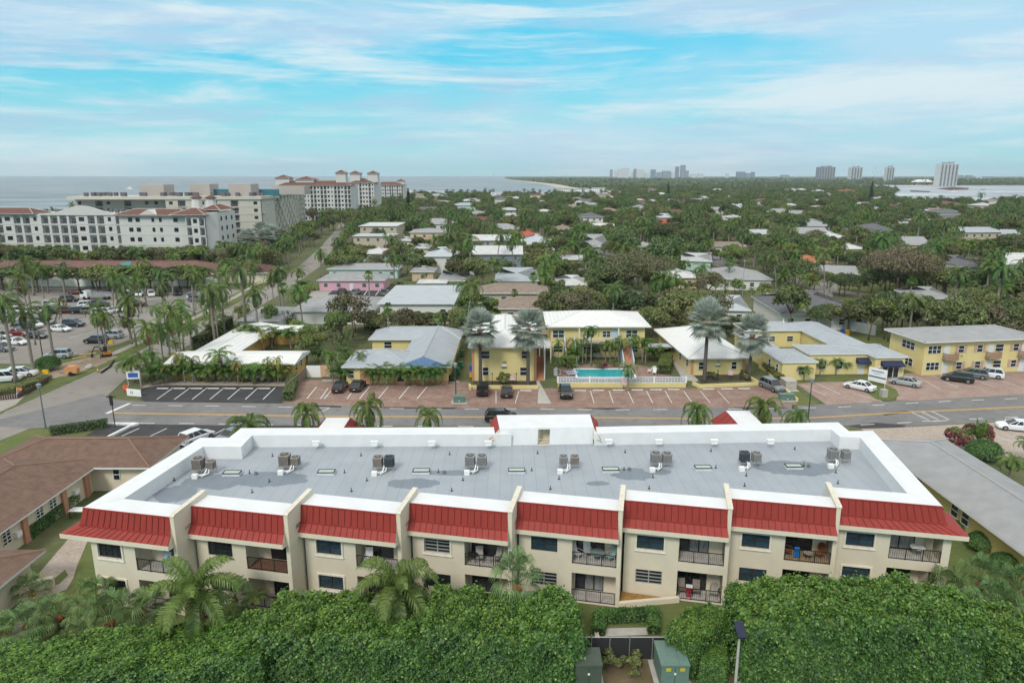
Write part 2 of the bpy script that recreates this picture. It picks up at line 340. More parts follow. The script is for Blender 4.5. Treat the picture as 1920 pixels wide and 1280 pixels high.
def stall(x0, y0, x1, y1, w=.07, z=.05):
    a, b = P(x0, y0), P(x1, y1); dx, dy = b[0]-a[0], b[1]-a[1]; l = hypot(dx, dy); nx, ny = -dy/l*w, dx/l*w
    mb.face([(a[0]-nx, a[1]-ny, z), (b[0]-nx, b[1]-ny, z), (b[0]+nx, b[1]+ny, z), (a[0]+nx, a[1]+ny, z)])
for i in range(7): stall(325+i*31.8, 727, 294+i*33.2, 749)
for x in (594, 627, 693, 728, 767, 801): stall(x, 725, x-19, 748)
for x in (611, 661): stall(x+4, 728, x-10, 748)
for x0, x1 in ((930, 930), (973, 966), (1107, 1114), (1142, 1150), (1177, 1188), (1212, 1224), (1247, 1260), (1282, 1298), (1313, 1332), (1346, 1367)): stall(x0, 733, x1, 756, .05)
for x0, y0, x1, y1 in ((1505, 722, 1547, 741), (1531, 719, 1575, 739), (1718, 706, 1763, 730), (1748, 705, 1795, 727), (1838, 717, 1865, 726), (1875, 714, 1920, 728), (1600, 738, 1655, 753)): stall(x0, y0, x1, y1, .05)
for x0, y0, x1, y1 in ((340, 793, 330, 803), (395, 790, 383, 801), (300, 808, 283, 818), (410, 808, 397, 821)): pass
for x in (-48.5, -45, -41.3, -37.6, -34, -30.5): mb.face([(x, 77.5, .05), (x+.14, 77.5, .05), (x+1.5, 82.6, .05), (x+1.36, 82.6, .05)])
for a, b in (((58, 82.2), (61.5, 74.5)), ((61.5, 82.6), (65, 75)), ((65, 83), (68.5, 75.5))): mb.face([(a[0], a[1], .05), (b[0], b[1], .05), (b[0]+.12, b[1], .05), (a[0]+.12, a[1], .05)])
struct('parking_marking', mb, WLN)
rs = np.random.RandomState(3)
for n_, pts in enumerate(([(1075, 762), (1110, 760), (1150, 763), (1170, 766), (1140, 768), (1095, 766)], [(1590, 798), (1640, 792), (1700, 797), (1690, 803), (1620, 804)], [(700, 760), (780, 762), (860, 764), (850, 767), (760, 766), (705, 764)], [(560, 759), (640, 761), (640, 764), (565, 763)], [(1370, 763), (1450, 762), (1480, 765), (1400, 768)], [(150, 770), (190, 758), (215, 760), (200, 775), (165, 785)], [(1650, 775), (1700, 770), (1705, 773), (1660, 779)])): sheet('tar_patch', g(*pts), .0265+n_*.0002, ASPD if n_ != 5 else ASPH)
# left side: parking lot, verges, sidewalk
sheet('parking_pavement', [(-150, 116), (-81, 113.5), (-78.5, 116), (-74.5, 128), (-73.5, 160), (-75.5, 191), (-84, 196), (-150, 196)], .02, BEIG)
sheet('verge', [(-82, 100), (-72, 97.5), (-68.9, 104), (-68.2, 113), (-68.4, 153), (-69.8, 182), (-75, 240), (-80, 240), (-77, 196), (-74.3, 182), (-73, 160), (-74, 128), (-78, 116), (-84, 112)], .012, LAWN)
strip('sidewalk', [(-90, 93.5), (-76.5, 97.5), (-73.2, 102.5), (-71.6, 113), (-71.4, 153), (-73, 182), (-79.5, 240)], 1.5, .024, WALK)
sheet('sidewalk', [(-90, 88), (-69.2, 88), (-69.2, 92), (-71, 97), (-77, 96), (-90, 92)], .022, WALK)
sheet('dirt_patch', [(-77.2, 105), (-70.8, 106), (-69.4, 112), (-69.4, 118.5), (-73.5, 120), (-77, 112.5)], .028, mat('bare_dirt', (.30, .23, .165), .95, var=.25, scale=1.5))
mb = MB()
for i in range(9):
    x = -80-i*7.2
    for y0, y1 in ((163, 168.5), (143, 149), (133, 139)): mb.face([(x, y0, .03), (x+.14, y0, .03), (x+.14+1.5, y1, .03), (x+1.5, y1, .03)])
struct('parking_marking', mb, WLN)
strip('kerb', [(-68.3, 88.5), (-67.5, 108), (-67.9, 153), (-69.2, 182)], .18, .06, CONC)
# far streets glimpsed among the trees
strip('street', [P(1300, 470)[:2], P(1352, 492)[:2], P(1400, 515)[:2]], 9, .02, ASPH)
strip('street', [P(1480, 525)[:2], P(1560, 545)[:2], P(1640, 555)[:2], P(1760, 552)[:2], P(1990, 552)[:2]], 6, .02, BEIG)
sheet('driveway', g((1395, 540), (1560, 545), (1562, 556), (1460, 560), (1420, 556)), .022, WALK)
sheet('driveway', g((1480, 520), (1520, 515), (1570, 532), (1570, 545), (1530, 543)), .022, BEIG)
sheet('lawn', g((1500, 512), (1700, 520), (1690, 550), (1570, 545), (1545, 530), (1500, 520)), .018, LAWN)
sheet('lawn', g((1395, 532), (1440, 540), (1435, 556), (1400, 552)), .03, LAWN)
sheet('lawn', g((1560, 618), (1700, 614), (1720, 650), (1640, 655)), .018, LAWN)
sheet('driveway', g((585, 545), (750, 540), (745, 570), (560, 580)), .022, WALK)
sheet('parking_pavement', g((628, 541), (735, 541), (735, 556), (610, 556)), .030, ASPD)
mb = MB()
for x in (648, 668, 690, 712, 728): stall(x, 543, x-8, 554, .09, .04)
struct('parking_marking', mb, WLN)
sheet('walkway', g((0, 1240), (60, 1090), (150, 985), (235, 905), (250, 935), (175, 990), (145, 1060), (137, 1085), (125, 1105), (90, 1118), (40, 1240)), .03, PAVC)
sheet('lawn', g((98, 1088), (122, 1068), (128, 1078), (112, 1094), (96, 1100)), .04, LAWN)
# grass islands by the office
sheet('lawn', g((1435, 705), (1480, 722), (1535, 758), (1500, 760), (1448, 724)), .05, LAWN)
sheet('lawn', g((1592, 716), (1625, 706), (1680, 730), (1686, 742), (1668, 752), (1645, 750), (1600, 720)), .05, LAWN)
sheet('lawn', g((1545, 710), (1560, 704), (1592, 703), (1590, 712), (1570, 716), (1550, 716)), .05, LAWN)
# water
def water(name, base, rough, bs, b):
    m = bpy.data.materials.new(name); MATS[name] = m; m.use_nodes = True; nt = m.node_tree; L = nt.links.new
    s = nt.nodes['Principled BSDF']; s.inputs['Base Color'].default_value = base+(1,); s.inputs['Roughness'].default_value = rough; s.inputs['Specular IOR Level'].default_value = .5
    g_ = nd(nt, 'ShaderNodeNewGeometry'); mp = nd(nt, 'ShaderNodeMapping'); L(g_.outputs['Position'], mp.inputs[0]); mp.inputs['Scale'].default_value = (.35, 1, 1)
    n = nd(nt, 'ShaderNodeTexNoise', Scale=bs, Detail=7., Roughness=.65); L(mp.outputs[0], n.inputs['Vector'])
    bp = nd(nt, 'ShaderNodeBump', Strength=b, Distance=1.); L(n.outputs[0], bp.inputs['Height']); L(bp.outputs[0], s.inputs['Normal'])
    n2 = nd(nt, 'ShaderNodeTexNoise', Scale=.012, Detail=8., Roughness=.6); mp2 = nd(nt, 'ShaderNodeMapping'); mp2.inputs['Scale'].default_value = (.3, 1, 1); L(g_.outputs['Position'], mp2.inputs[0]); L(mp2.outputs[0], n2.inputs['Vector'])
    mx = nd(nt, 'ShaderNodeMix', data_type='RGBA'); r = nd(nt, 'ShaderNodeMapRange'); r.inputs[1].default_value = .45; r.inputs[2].default_value = .62; L(n2.outputs[0], r.inputs[0]); L(r.outputs[0], mx.inputs[0])
    mx.inputs[6].default_value = base+(1,); mx.inputs[7].default_value = tuple(min(1, c*1.8+.03) for c in base)+(1,); L(mx.outputs[2], s.inputs['Base Color'])
    return m
SEA = water('sea_water', (.13, .15, .165), .45, .09, .5)
LAG = water('lagoon_water', (.23, .25, .265), .45, .12, .4)
coast = [(-330, -300), (-300, 250), (-290, 560), (-265, 800), (-235, 960), (-100, 1010), (60, 1040), (150, 1080), (190, 1200), (130, 1950), (125, 2600), (80, 3800), (-60, 6000), (-130, 8300)]
sheet('ocean', [(-39000, -299)]+coast+[(-180, 59000), (-39000, 59000)], .35, SEA)
mb = MB()
for a, b in zip(coast[1:-1], coast[2:]):
    dx, dy = b[0]-a[0], b[1]-a[1]; l = hypot(dx, dy); nx, ny = dy/l, -dx/l; wd = 26+max(0, a[1]-1500)*.02; we = 26+max(0, b[1]-1500)*.02
    mb.face([(a[0]-nx*6, a[1]-ny*6, .5), (b[0]-nx*6, b[1]-ny*6, .5), (b[0]+nx*we, b[1]+ny*we, 1.), (a[0]+nx*wd, a[1]+ny*wd, 1.)])
struct('beach', mb, SAND)
LAGP = [(385, 740), (600, 760), (1500, 700), (3000, 900), (4200, 2500), (3600, 2650), (2300, 2420), (1500, 2330), (1180, 2500), (1000, 2050), (820, 1500), (560, 1050)]; sheet('lagoon', LAGP, .35, LAG)
sheet('sandbar', g((1690, 350.5), (1740, 348.5), (1770, 349.5), (1740, 351)), .5, SAND)
sheet('sandbar', g((1705, 357), (1745, 359), (1742, 361), (1708, 360)), .5, BED)
# ---------- the red and white condominium in front
O5 = (7.9, 45.3); TH = R(-11.7); E1 = (cos(TH), sin(TH)); E2 = (-sin(TH), cos(TH))
DS, DT = 7.69, 1.83
def lw(s, t): return (O5[0]+s*E1[0]+t*E2[0], O5[1]+s*E1[1]+t*E2[1])
def wl(X, Y): X -= O5[0]; Y -= O5[1]; return (X*E1[0]+Y*E1[1], X*E2[0]+Y*E2[1])
condo = thing('condominium_building', 'long two storey cream condominium with flat grey roof, white parapets and red metal mansards', 'apartment building', (O5[0], O5[1], 0), TH)
ZP, ZD = 7.68, 6.5
DECK = groundmat('grey_roof_membrane', (.305, .34, .37), (.33, .365, .395), (.335, .365, .39), .5, .15, .02)
# add seams and puddle stains
def deckmat(m):
    nt = m.node_tree; L = nt.links.new; b = nt.nodes['Principled BSDF']; b.inputs['Roughness'].default_value = .55
    src = b.inputs['Base Color'].links[0].from_socket; g_ = [n for n in nt.nodes if n.type == 'NEW_GEOMETRY'][0]
    mp = nd(nt, 'ShaderNodeMapping'); mp.inputs['Rotation'].default_value = (0, 0, R(1)); L(g_.outputs['Position'], mp.inputs[0])
    br = nd(nt, 'ShaderNodeTexBrick', Scale=.12); br.inputs['Mortar Size'].default_value = .004; br.inputs['Color1'].default_value = (1, 1, 1, 1); br.inputs['Color2'].default_value = (.96, .96, .97, 1); br.inputs['Mortar'].default_value = (.84, .85, .86, 1); br.inputs['Brick Width'].default_value = 1.3; br.inputs['Row Height'].default_value = .12
    mp.inputs['Rotation'].default_value = (0, 0, R(90)); L(mp.outputs[0], br.inputs['Vector'])
    mu = nd(nt, 'ShaderNodeMix', data_type='RGBA', blend_type='MULTIPLY'); mu.inputs[0].default_value = 1; L(src, mu.inputs[6]); L(br.outputs[0], mu.inputs[7])
    out = mu.outputs[2]
    n = nd(nt, 'ShaderNodeTexNoise', Scale=1.1, Detail=5., Roughness=.6); L(g_.outputs['Position'], n.inputs['Vector'])
    wet = None
    for cx, cy, rx, ry in ((P(500, 898, ZD)[:2]+(3.4, 1.5)), (P(405, 902, ZD)[:2]+(2.8, 1.5)), (P(330, 925, ZD)[:2]+(1.7, 1.6)), (P(775, 906, ZD)[:2]+(2.2, 1.0)), (P(845, 886, ZD)[:2]+(2.4, .55)), (P(1185, 888, ZD)[:2]+(1.8, 1.3)), (P(1238, 884, ZD)[:2]+(1., .6)), (P(1122, 906, ZD)[:2]+(1., .45)), (P(1490, 877, ZD)[:2]+(3.4, 1.6))):
        v = nd(nt, 'ShaderNodeVectorMath', operation='SUBTRACT'); L(g_.outputs['Position'], v.inputs[0]); v.inputs[1].default_value = (cx, cy, ZD)
        q = nd(nt, 'ShaderNodeVectorMath', operation='MULTIPLY'); L(v.outputs[0], q.inputs[0]); q.inputs[1].default_value = (1/rx, 1/ry, 0)
        ln = nd(nt, 'ShaderNodeVectorMath', operation='LENGTH'); L(q.outputs[0], ln.inputs[0])
        a = nd(nt, 'ShaderNodeMath', operation='MULTIPLY_ADD'); L(n.outputs[0], a.inputs[0]); a.inputs[1].default_value = .9; L(ln.outputs['Value'], a.inputs[2])
        r = nd(nt, 'ShaderNodeMapRange'); r.inputs[1].default_value = 1.46; r.inputs[2].default_value = 1.40; L(a.outputs[0], r.inputs[0])
        if wet is None: wet = r.outputs[0]
        else:
            mm = nd(nt, 'ShaderNodeMath', operation='MAXIMUM'); L(wet, mm.inputs[0]); L(r.outputs[0], mm.inputs[1]); wet = mm.outputs[0]
    m2 = nd(nt, 'ShaderNodeMix', data_type='RGBA', blend_type='MULTIPLY'); L(wet, m2.inputs[0]); L(out, m2.inputs[6]); m2.inputs[7].default_value = (.60, .63, .66, 1)
    L(m2.outputs[2], b.inputs['Base Color'])
deckmat(DECK)
OUT = [(-38.26, -7.24), (-38.68, 6.8), (-36.1, 7.34), (-36.45, 9.81), (-12.7, 15.0), (-3.7, 16.95), (19.63, 23.06), (20.02, 20.69), (22.25, 21.25), (22.72, 5.55)]
INN = [(-36.44, -5.38), (-37.06, 4.95), (-33.75, 5.6), (-34.35, 8.3), (-10.9, 13.45), (-3.4, 15.2), (18.5, 20.8), (18.85, 18.95), (20.6, 19.1), (20.93, 7.44)]
# roof deck
saw = []
for k in range(1, 9):
    s0, t0 = (k-5)*DS, (k-5)*DT; saw += [(s0-DS, t0+1.0), (s0, t0+1.0)]
saw[0] = (-37.6, saw[0][1]); saw[-1] = (21.9, saw[-1][1])
deck = MB(); midp = [((a[0]+b[0])/2, (a[1]+b[1])/2) for a, b in zip(OUT, INN)]
deck.prism(saw+midp[1:-1][::-1], 6.2, ZD); deck.build('roof_deck', DECK, condo)
# white parapet ring round the sides and back
par = MB()
for i in range(len(OUT)-1):
    if i == 4: continue
    a, b, c, d = OUT[i], OUT[i+1], INN[i+1], INN[i]
    A = [(a[0], a[1], ZP), (b[0], b[1], ZP), (c[0], c[1], ZP), (d[0], d[1], ZP)]
    par.face(A[::-1]); par.face([(d[0], d[1], ZP), (c[0], c[1], ZP), (c[0], c[1], ZD-.05), (d[0], d[1], ZD-.05)][::-1])
    par.face([(a[0], a[1], ZP), (b[0], b[1], ZP), (b[0], b[1], ZP-.12), (a[0], a[1], ZP-.12)])
pr = par.build('parapet', WHITE, condo)
# back and side walls, plain cream with red mansard strip under the coping
bw = MB(); rm = MB(); cx = (-8, 8)
for i in range(len(OUT)-1):
    a, b = OUT[i], OUT[i+1]; dx, dy = b[0]-a[0], b[1]-a[1]; l = hypot(dx, dy); nx, ny = -dy/l, dx/l   # outward
    ia, ib = (a[0]-nx*.3, a[1]-ny*.3), (b[0]-nx*.3, b[1]-ny*.3)
    bw.face([(ib[0], ib[1], 0), (ia[0], ia[1], 0), (ia[0], ia[1], ZP-.15), (ib[0], ib[1], ZP-.15)][::-1])
    e = .75; ea, eb = (a[0]+nx*e, a[1]+ny*e), (b[0]+nx*e, b[1]+ny*e)
    rm.face([(a[0]+nx*.02, a[1]+ny*.02, ZP-.1), (b[0]+nx*.02, b[1]+ny*.02, ZP-.1), (a[0]+nx*.25+dx, a[1]+ny*.25+dy, 6.35), (a[0]+nx*.25, a[1]+ny*.25, 6.35)][::1])
    rm.face([(a[0]+nx*.25, a[1]+ny*.25, 6.35), (a[0]+nx*.25+dx, a[1]+ny*.25+dy, 6.35), (eb[0], eb[1], 5.85), (ea[0], ea[1], 5.85)])
    rm.face([(ea[0], ea[1], 5.85), (eb[0], eb[1], 5.85), (eb[0], eb[1], 5.5), (ea[0], ea[1], 5.5)], 1)
    rm.face([(ea[0], ea[1], 5.5), (eb[0], eb[1], 5.5), (ib[0], ib[1], 5.5), (ia[0], ia[1], 5.5)], 1)
bw.build('wall', CREAM, condo); rm.build('mansard_roof', [RED, CREAM], condo)
# stair tower on the street side
tw = MB(); T0, T1, TZ = (-12.1, 11.9), (-3.5, 13.85), 8.05
def lerp(a, b, f): return (a[0]+(b[0]-a[0])*f, a[1]+(b[1]-a[1])*f)
tl, tr = (-12.1, 13.7), (-3.5, 15.85); bl, br_ = (-13.2, 17.3), (-4.2, 19.45); inb = (INN[4], INN[5])
# sloped inner face from the deck to the tower top, with the door slot left open
f0, f1 = .41, .535
for fa, fb in ((0, f0), (f1, 1)):
    p, q = lerp(tl, tr, fa), lerp(tl, tr, fb); u, v = lerp((tl[0]+.1, tl[1]+.1), (tr[0], tr[1]), fa), lerp((tl[0]+.1, tl[1]+.1), tr, fb)
    tw.face([(p[0], p[1]-.35, ZD-.05), (q[0], q[1]-.35, ZD-.05), (q[0], q[1], TZ), (p[0], p[1], TZ)])
    r_, s_ = lerp(bl, br_, fa), lerp(bl, br_, fb)
    tw.face([(p[0], p[1], TZ), (q[0], q[1], TZ), (s_[0], s_[1], TZ), (r_[0], r_[1], TZ)])
p, q = lerp(tl, tr, f0), lerp(tl, tr, f1); p2, q2 = (p[0]+.3, p[1]+1.4), (q[0]+.3, q[1]+1.4)
r_, s_ = lerp(bl, br_, f0), lerp(bl, br_, f1)
tw.face([(p[0], p[1], TZ), (q[0], q[1], TZ), (s_[0], s_[1], TZ), (r_[0], r_[1], TZ)]); tw.face([(p[0], p[1], TZ-.15), (q[0], q[1], TZ-.15), (q[0], q[1], TZ), (p[0], p[1], TZ)])
tw.build('stair_tower', WHITE, condo)
tb = MB()
tb.face([(p[0], p[1]-.35, ZD), (p2[0], p2[1], ZD), (p2[0], p2[1], TZ), (p[0], p[1], TZ)]); tb.face([(q[0], q[1]-.35, ZD), (q2[0], q2[1], ZD), (q2[0], q2[1], TZ), (q[0], q[1], TZ)][::-1])
tb.face([(p2[0], p2[1], ZD), (q2[0], q2[1], ZD), (q2[0], q2[1], TZ), (p2[0], p2[1], TZ)]); tb.face([(p[0], p[1]-.6, ZD+.02), (q[0], q[1]-.6, ZD+.02), (q2[0], q2[1], ZD+.02), (p2[0], p2[1], ZD+.02)])
tb.build('roof_door_recess', CREAM, condo)
rl = MB(); rl.tube([(p[0], p[1]-.35, ZD+.55), (q[0], q[1]-.35, ZD+.55)], .03); rl.tube([(p[0], p[1]-.35, ZD+.25), (q[0], q[1]-.35, ZD+.25)], .03)
rl.build('railing', SILV, condo)
tr2 = MB()   # red flanks and back of the tower
for (a, b, sg) in ((tl, bl, -1), (tr, br_, 1)):
    tr2.face([(a[0], a[1]-.05, TZ), (b[0], b[1], TZ), (b[0]+sg*.75, b[1]+.5, 7.2), (a[0]+sg*.75, a[1]-1.0, 7.2)][::sg])
    tr2.face([(a[0]+sg*.01, a[1]-.05, TZ), (a[0]+sg*.75, a[1]-1.0, 7.2), (a[0]+sg*.01, a[1]-.35, 7.0)][::sg], 1)
tr2.face([(bl[0], bl[1], TZ), (br_[0], br_[1], TZ), (br_[0]+.75, br_[1]+.5, 7.2), (bl[0]-.75, bl[1]+.5, 7.2)][::-1])
tr2.face([(bl[0]-.75, bl[1]+.5, 7.2), (br_[0]+.75, br_[1]+.5, 7.2), (br_[0]+.75, br_[1]+.5, 0), (bl[0]-.75, bl[1]+.5, 0)][::-1], 1)
tr2.build('tower_mansard', [RED, CREAM], condo)
# small scupper vents on the back parapet face
for px_ in (596, 705, 812, 917, 1142, 1235, 1338, 1443): 
    X, Y, _ = P(px_, 829 if px_ < 1100 else 826, ZD+.55); s, t = wl(X, Y)
    v = MB(); v.box(-.28, .28, -.22, .1, 0, .38); v.box(-.33, .33, -.26, .1, .38, .42); v.build('parapet_vent', WPAINT, condo, loc=(s, t-.35, ZD+.42), rz=R(13))
# entrance canopies on the street side (white tops, red standing seam gables)
for (x0, x1, y0, y1, s_) in ((-20.3, -17.7, 64, 71.9, 1), (24.1, 26.7, 64, 74.2, -1)):
    c = MB(); zt, ze_ = 5.3, 3.9
    pts = [wl(x0, y0), wl(x1, y0), wl(x1, y1), wl(x0, y1)]
    c.face([(a, b, zt) for a, b in pts]);
    for s2 in (0, 1):
        xa = x1 if s2 else x0; xo = xa+(1.5 if s2 else -1.5); n = 9
        for i in range(n):
            ya, yb = y0+(y1-y0)*i/n, y0+(y1-y0)*(i+1)/n
            q_ = [wl(xa, ya)+(zt,), wl(xa, yb)+(zt,), wl(xo, yb+(.7 if i == n-1 else 0))+(ze_,), wl(xo, ya)+(ze_,)]
            c.face(q_ if s2 else q_[::-1], 1); e = [wl(xo, ya)+(ze_,), wl(xo, ya+.06)+(ze_,), wl(xa, ya+.06)+(zt+.06,), wl(xa, ya)+(zt+.06,)]; c.face(e, 2)
    q_ = [wl(x0, y1)+(zt,), wl(x1, y1)+(zt,), wl(x1+1.5, y1+.7)+(ze_,), wl(x0-1.5, y1+.7)+(ze_,)]; c.face(q_[::-1], 1)
    c.face([wl(x0-1.4, y1+.6)+(ze_-.05,), wl(x1+1.4, y1+.6)+(ze_-.05,), wl(x1+1.4, y0)+(ze_-.05,), wl(x0-1.4, y0)+(ze_-.05,)], 3)
    for xx in (x0-1.1, x1+1.1):
        a, b = wl(xx, y1+.2); c.box(a-.2, a+.2, b-.2, b+.2, 0, ze_-.05, 3)
    c.build('entrance_canopy', [WHITE, RED, REDD, CREAM], condo)
# ---- the eight bays
def wallgrid(mb, s0, s1, z0, z1, t, ops, dep=.18, mi=0):
    ss = sorted({s0, s1}|{v for o in ops for v in o[:2]}); zs = sorted({z0, z1}|{v for o in ops for v in o[2:4]})
    for i in range(len(ss)-1):
        for j in range(len(zs)-1):
            cs, cz = (ss[i]+ss[i+1])/2, (zs[j]+zs[j+1])/2
            if any(o[0] < cs < o[1] and o[2] < cz < o[3] for o in ops): continue
            mb.face([(ss[i], t, zs[j]), (ss[i+1], t, zs[j]), (ss[i+1], t, zs[j+1]), (ss[i], t, zs[j+1])], mi)
    for o in ops:
        a, b, c, d_ = o[:4]; e = t+(o[4] if len(o) > 4 else dep)
        mb.face([(a, t, c), (a, e, c), (b, e, c), (b, t, c)][::-1], mi); mb.face([(a, t, d_), (a, e, d_), (b, e, d_), (b, t, d_)], mi)
        mb.face([(a, t, c), (a, e, c), (a, e, d_), (a, t, d_)][::1], mi); mb.face([(b, t, c), (b, e, c), (b, e, d_), (b, t, d_)][::-1], mi)
WIN = (-6.62, -4.65); BAL = (-3.55, -.3)
_wc = {}
def window(w, h, style, parent, loc, rz=0, frame=None):
    "style: slide | louvre | sash | grid ; origin lower left corner of the opening, facing -y"
    frame = frame or DARK; key = (round(w, 2), round(h, 2), style, frame.name)
    if key not in _wc:
        a = MB(); a.face([(0, .05, 0), (w, .05, 0), (w, .05, h), (0, .05, h)])
        f = MB(); b = .055
        f.box(0, w, 0, .07, 0, b); f.box(0, w, 0, .07, h-b, h); f.box(0, b, 0, .07, b, h-b); f.box(w-b, w, 0, .07, b, h-b)
        if style in ('slide', 'louvre', 'grid'): f.box(w/2-.04, w/2+.04, .005, .065, b, h-b)
        if style == 'slide': f.box(b, w-b, .015, .06, h*.5-.03, h*.5+.03)
        if style == 'sash': f.box(b, w-b, .005, .06, h*.5-.035, h*.5+.035)
        if style == 'louvre':
            for i in range(1, 4): f.box(b, w-b, .0, .055, h*i/4-.03, h*i/4+.03)
        if style == 'grid':
            for i in range(1, 3): f.box(b, w-b, .012, .06, h*i/3-.02, h*i/3+.02)
            for i in (1, 3): f.box(w*i/4-.02, w*i/4+.02, .01, .06, b, h-b)
        if style == 'trip':
            for i in (1, 2): f.box(w*i/3-.04, w*i/3+.04, .005, .065, b, h-b)
            f.box(b, w-b, .012, .06, h*.5-.03, h*.5+.03)
        _wc[key] = (a.mesh('window', GLASSB if style == 'slide' else GLASS), f.mesh('frame', frame))
    a, f = _wc[key]; o = link('window', a, parent, loc, rz); link('frame', f, o); return o
styU = ['grid', 'grid', 'dark', 'louvre', 'slide', 'slide', 'slide', 'slide']; styL = ['grid', 'grid', 'slide', 'grid', 'louvre', 'louvre', 'slide', 'slide']
for k in range(1, 9):
    s0, t0 = (k-5)*DS, (k-5)*DT; sL = -DS+(.15 if k > 1 else .0); rt = 0. if k < 8 else .55
    bal1 = BAL[1] if k < 8 else .0
    wa = MB(); ops = [WIN+(3.95, 5.08), WIN+(1.08, 2.22), (BAL[0], bal1, 3.17, 5.5, 1.6), (BAL[0], bal1, .1, 2.45, 1.6)]
    ws = MB(); wallgrid(ws, sL if k > 1 else -7.2, rt, 0, 5.52, 0, ops); 
    if k == 1: ws.face([(-7.2, 0, 0), (-7.2, 14, 0), (-7.2, 14, 5.52), (-7.2, 0, 5.52)][::-1])
    if k == 8: ws.face([(rt, 0, 0), (rt, 15, 0), (rt, 15, 5.52), (rt, 0, 5.52)])
    ws.build('wall', CREAM, condo, loc=(s0, t0, 0))
    # recess backs, floors
    for zf, zc in ((.1, 2.45), (3.17, 5.5)):
        rb = MB(); d0, d1, dz = BAL[0]+.12+(.9 if k <= 2 else 0), BAL[0]+2.25+(.85 if k <= 2 else 0), zf+2.02
        wallgrid(rb, BAL[0], bal1, zf, zc, 1.6, [(d0, d1, zf+.03, dz)], .1)
        rb.build('balcony_wall', CREAM, condo, loc=(s0, t0, 0))
        n = 3 if k in (5, 6) else 2
        dm = MB(); dm.face([(d0, 1.66, zf+.03), (d1, 1.66, zf+.03), (d1, 1.66, dz), (d0, 1.66, dz)])
        if (k, zf > 1) in ((5, False), (6, True), (8, True)):
            for i in range(1 if k != 8 else 0, n): a = d0+(d1-d0)*i/n; dm.face([(a+.05, 1.655, zf+.08), (a+(d1-d0)/n-.05, 1.655, zf+.08), (a+(d1-d0)/n-.05, 1.655, dz-.06), (a+.05, 1.655, dz-.06)], 1)
        do = dm.build('sliding_door', [GLASS, CURT], condo, loc=(s0, t0, 0))
        fr = MB(); fr.box(d0, d1, 1.6, 1.65, dz-.06, dz); fr.box(d0, d1, 1.6, 1.65, zf+.03, zf+.08)
        for i in range(n+1): a = d0+(d1-d0)*i/n; fr.box(a-.03, a+.03, 1.6, 1.652, zf+.08, dz-.06)
        fr.build('frame', DARK, do)
        fl = MB(); fl.box(BAL[0]+.003, bal1-.003, .02, 1.597, zf-.06, zf+.012)
        fl.build('balcony_floor', mat('balcony_tile_%d' % (k if k in (2, 7) and zf > 1 else 0), (.22, .12, .08) if k == 2 else (.36, .27, .17) if k == 7 else (.52, .49, .45), .7, var=.15, scale=3), condo, loc=(s0, t0, 0))
        ra = MB(); w_ = bal1-BAL[0]
        zt = zf+.98
        ra.box(BAL[0]+.01, bal1-.01, .03, .08, zt-.05, zt); ra.box(BAL[0]+.01, bal1-.01, .035, .075, zf+.06, zf+.10)
        for i in range(4): a = BAL[0]+.03+(w_-.06)*i/3; ra.box(a-.028, a+.028, .028, .082, zf, zt-.05)
        nb = 24
        for i in range(1, nb): a = BAL[0]+w_*i/nb; ra.box(a-.008, a+.008, .047, .063, zf+.10, zt-.05)
        ra.build('balcony_railing', IRON, condo, loc=(s0, t0, 0))
    for z, h, st in ((3.95, 1.13, styU[k-1]), (1.08, 1.14, styL[k-1])):
        fm = GREYF if st == 'louvre' else DARK
        wo = window(1.97, h, 'slide' if st == 'dark' else st, condo, (s0+WIN[0], t0+.08, z), frame=fm)
        if (k in (1, 3, 4, 6, 7, 8) and z > 3) or k in (1, 3, 8):
            fr = MB(); e = .13; w_ = 1.97
            fr.box(-e, w_+e, -.16, -.078, -e, 0); fr.box(-e, 0, -.16, -.078, 0, h+e); fr.box(w_, w_+e, -.16, -.078, 0, h+e); fr.box(0, w_, -.16, -.078, h, h+e)
            fr.box(-e-.03, w_+e+.03, -.2, -.078, -e-.06, -e)
            fr.build('shutter_surround', mat('pale_cream_trim', (.70, .66, .56), .7), wo)
    # party wall with its raked cap
    if k < 8:
        pw = MB(); pw.ext([(-.02, 0), (-.02, 7.78), (.12, 7.86), (3.62, 8.05), (3.72, 8.0), (3.72, 0)], 'x', -.3, 0)
        pw.build('party_wall', CREAM, condo, loc=(s0, t0, 0))
        cp = MB(); cp.ext([(-.06, 7.78), (.1, 7.87), (3.62, 8.06), (3.76, 8.02), (3.76, 8.08), (3.62, 8.13), (.08, 7.94), (-.06, 7.85)], 'x', -.34, .04)
        cp.build('wall_cap', mat('pale_cap_paint', (.62, .58, .48), .8), condo, loc=(s0, t0, 0))
    # front parapet top, red mansard
    a0, a1 = (-DS+.0 if k > 1 else -7.5), (-.3 if k < 8 else 0)
    pt = MB()
    if k == 1: pt.face([(a0, .1, ZP), (a1, .1, ZP), (a1, 1.95, ZP), (-5.7, 1.95, ZP)]); pt.face([(a0, .1, ZP-.1), (a1, .1, ZP-.1), (a1, .1, ZP), (a0, .1, ZP)])
    elif k == 8: pt.face([(a0, .1, ZP), (-.37, .1, ZP), (-2.15, 1.95, ZP), (a0, 1.95, ZP)])
    else: pt.face([(a0, .1, ZP), (a1, .1, ZP), (a1, 1.95, ZP), (a0, 1.95, ZP)])
    xr = -5.7 if k == 1 else a0; xl = -2.2 if k == 8 else a1
    pt.face([(xr, 1.95, ZP), (xl, 1.95, ZP), (xl, 1.95, ZD-.1), (xr, 1.95, ZD-.1)])
    pt.build('parapet', WHITE, condo, loc=(s0, t0, 0))
    r = MB(); xa0, xa1 = a0, a1
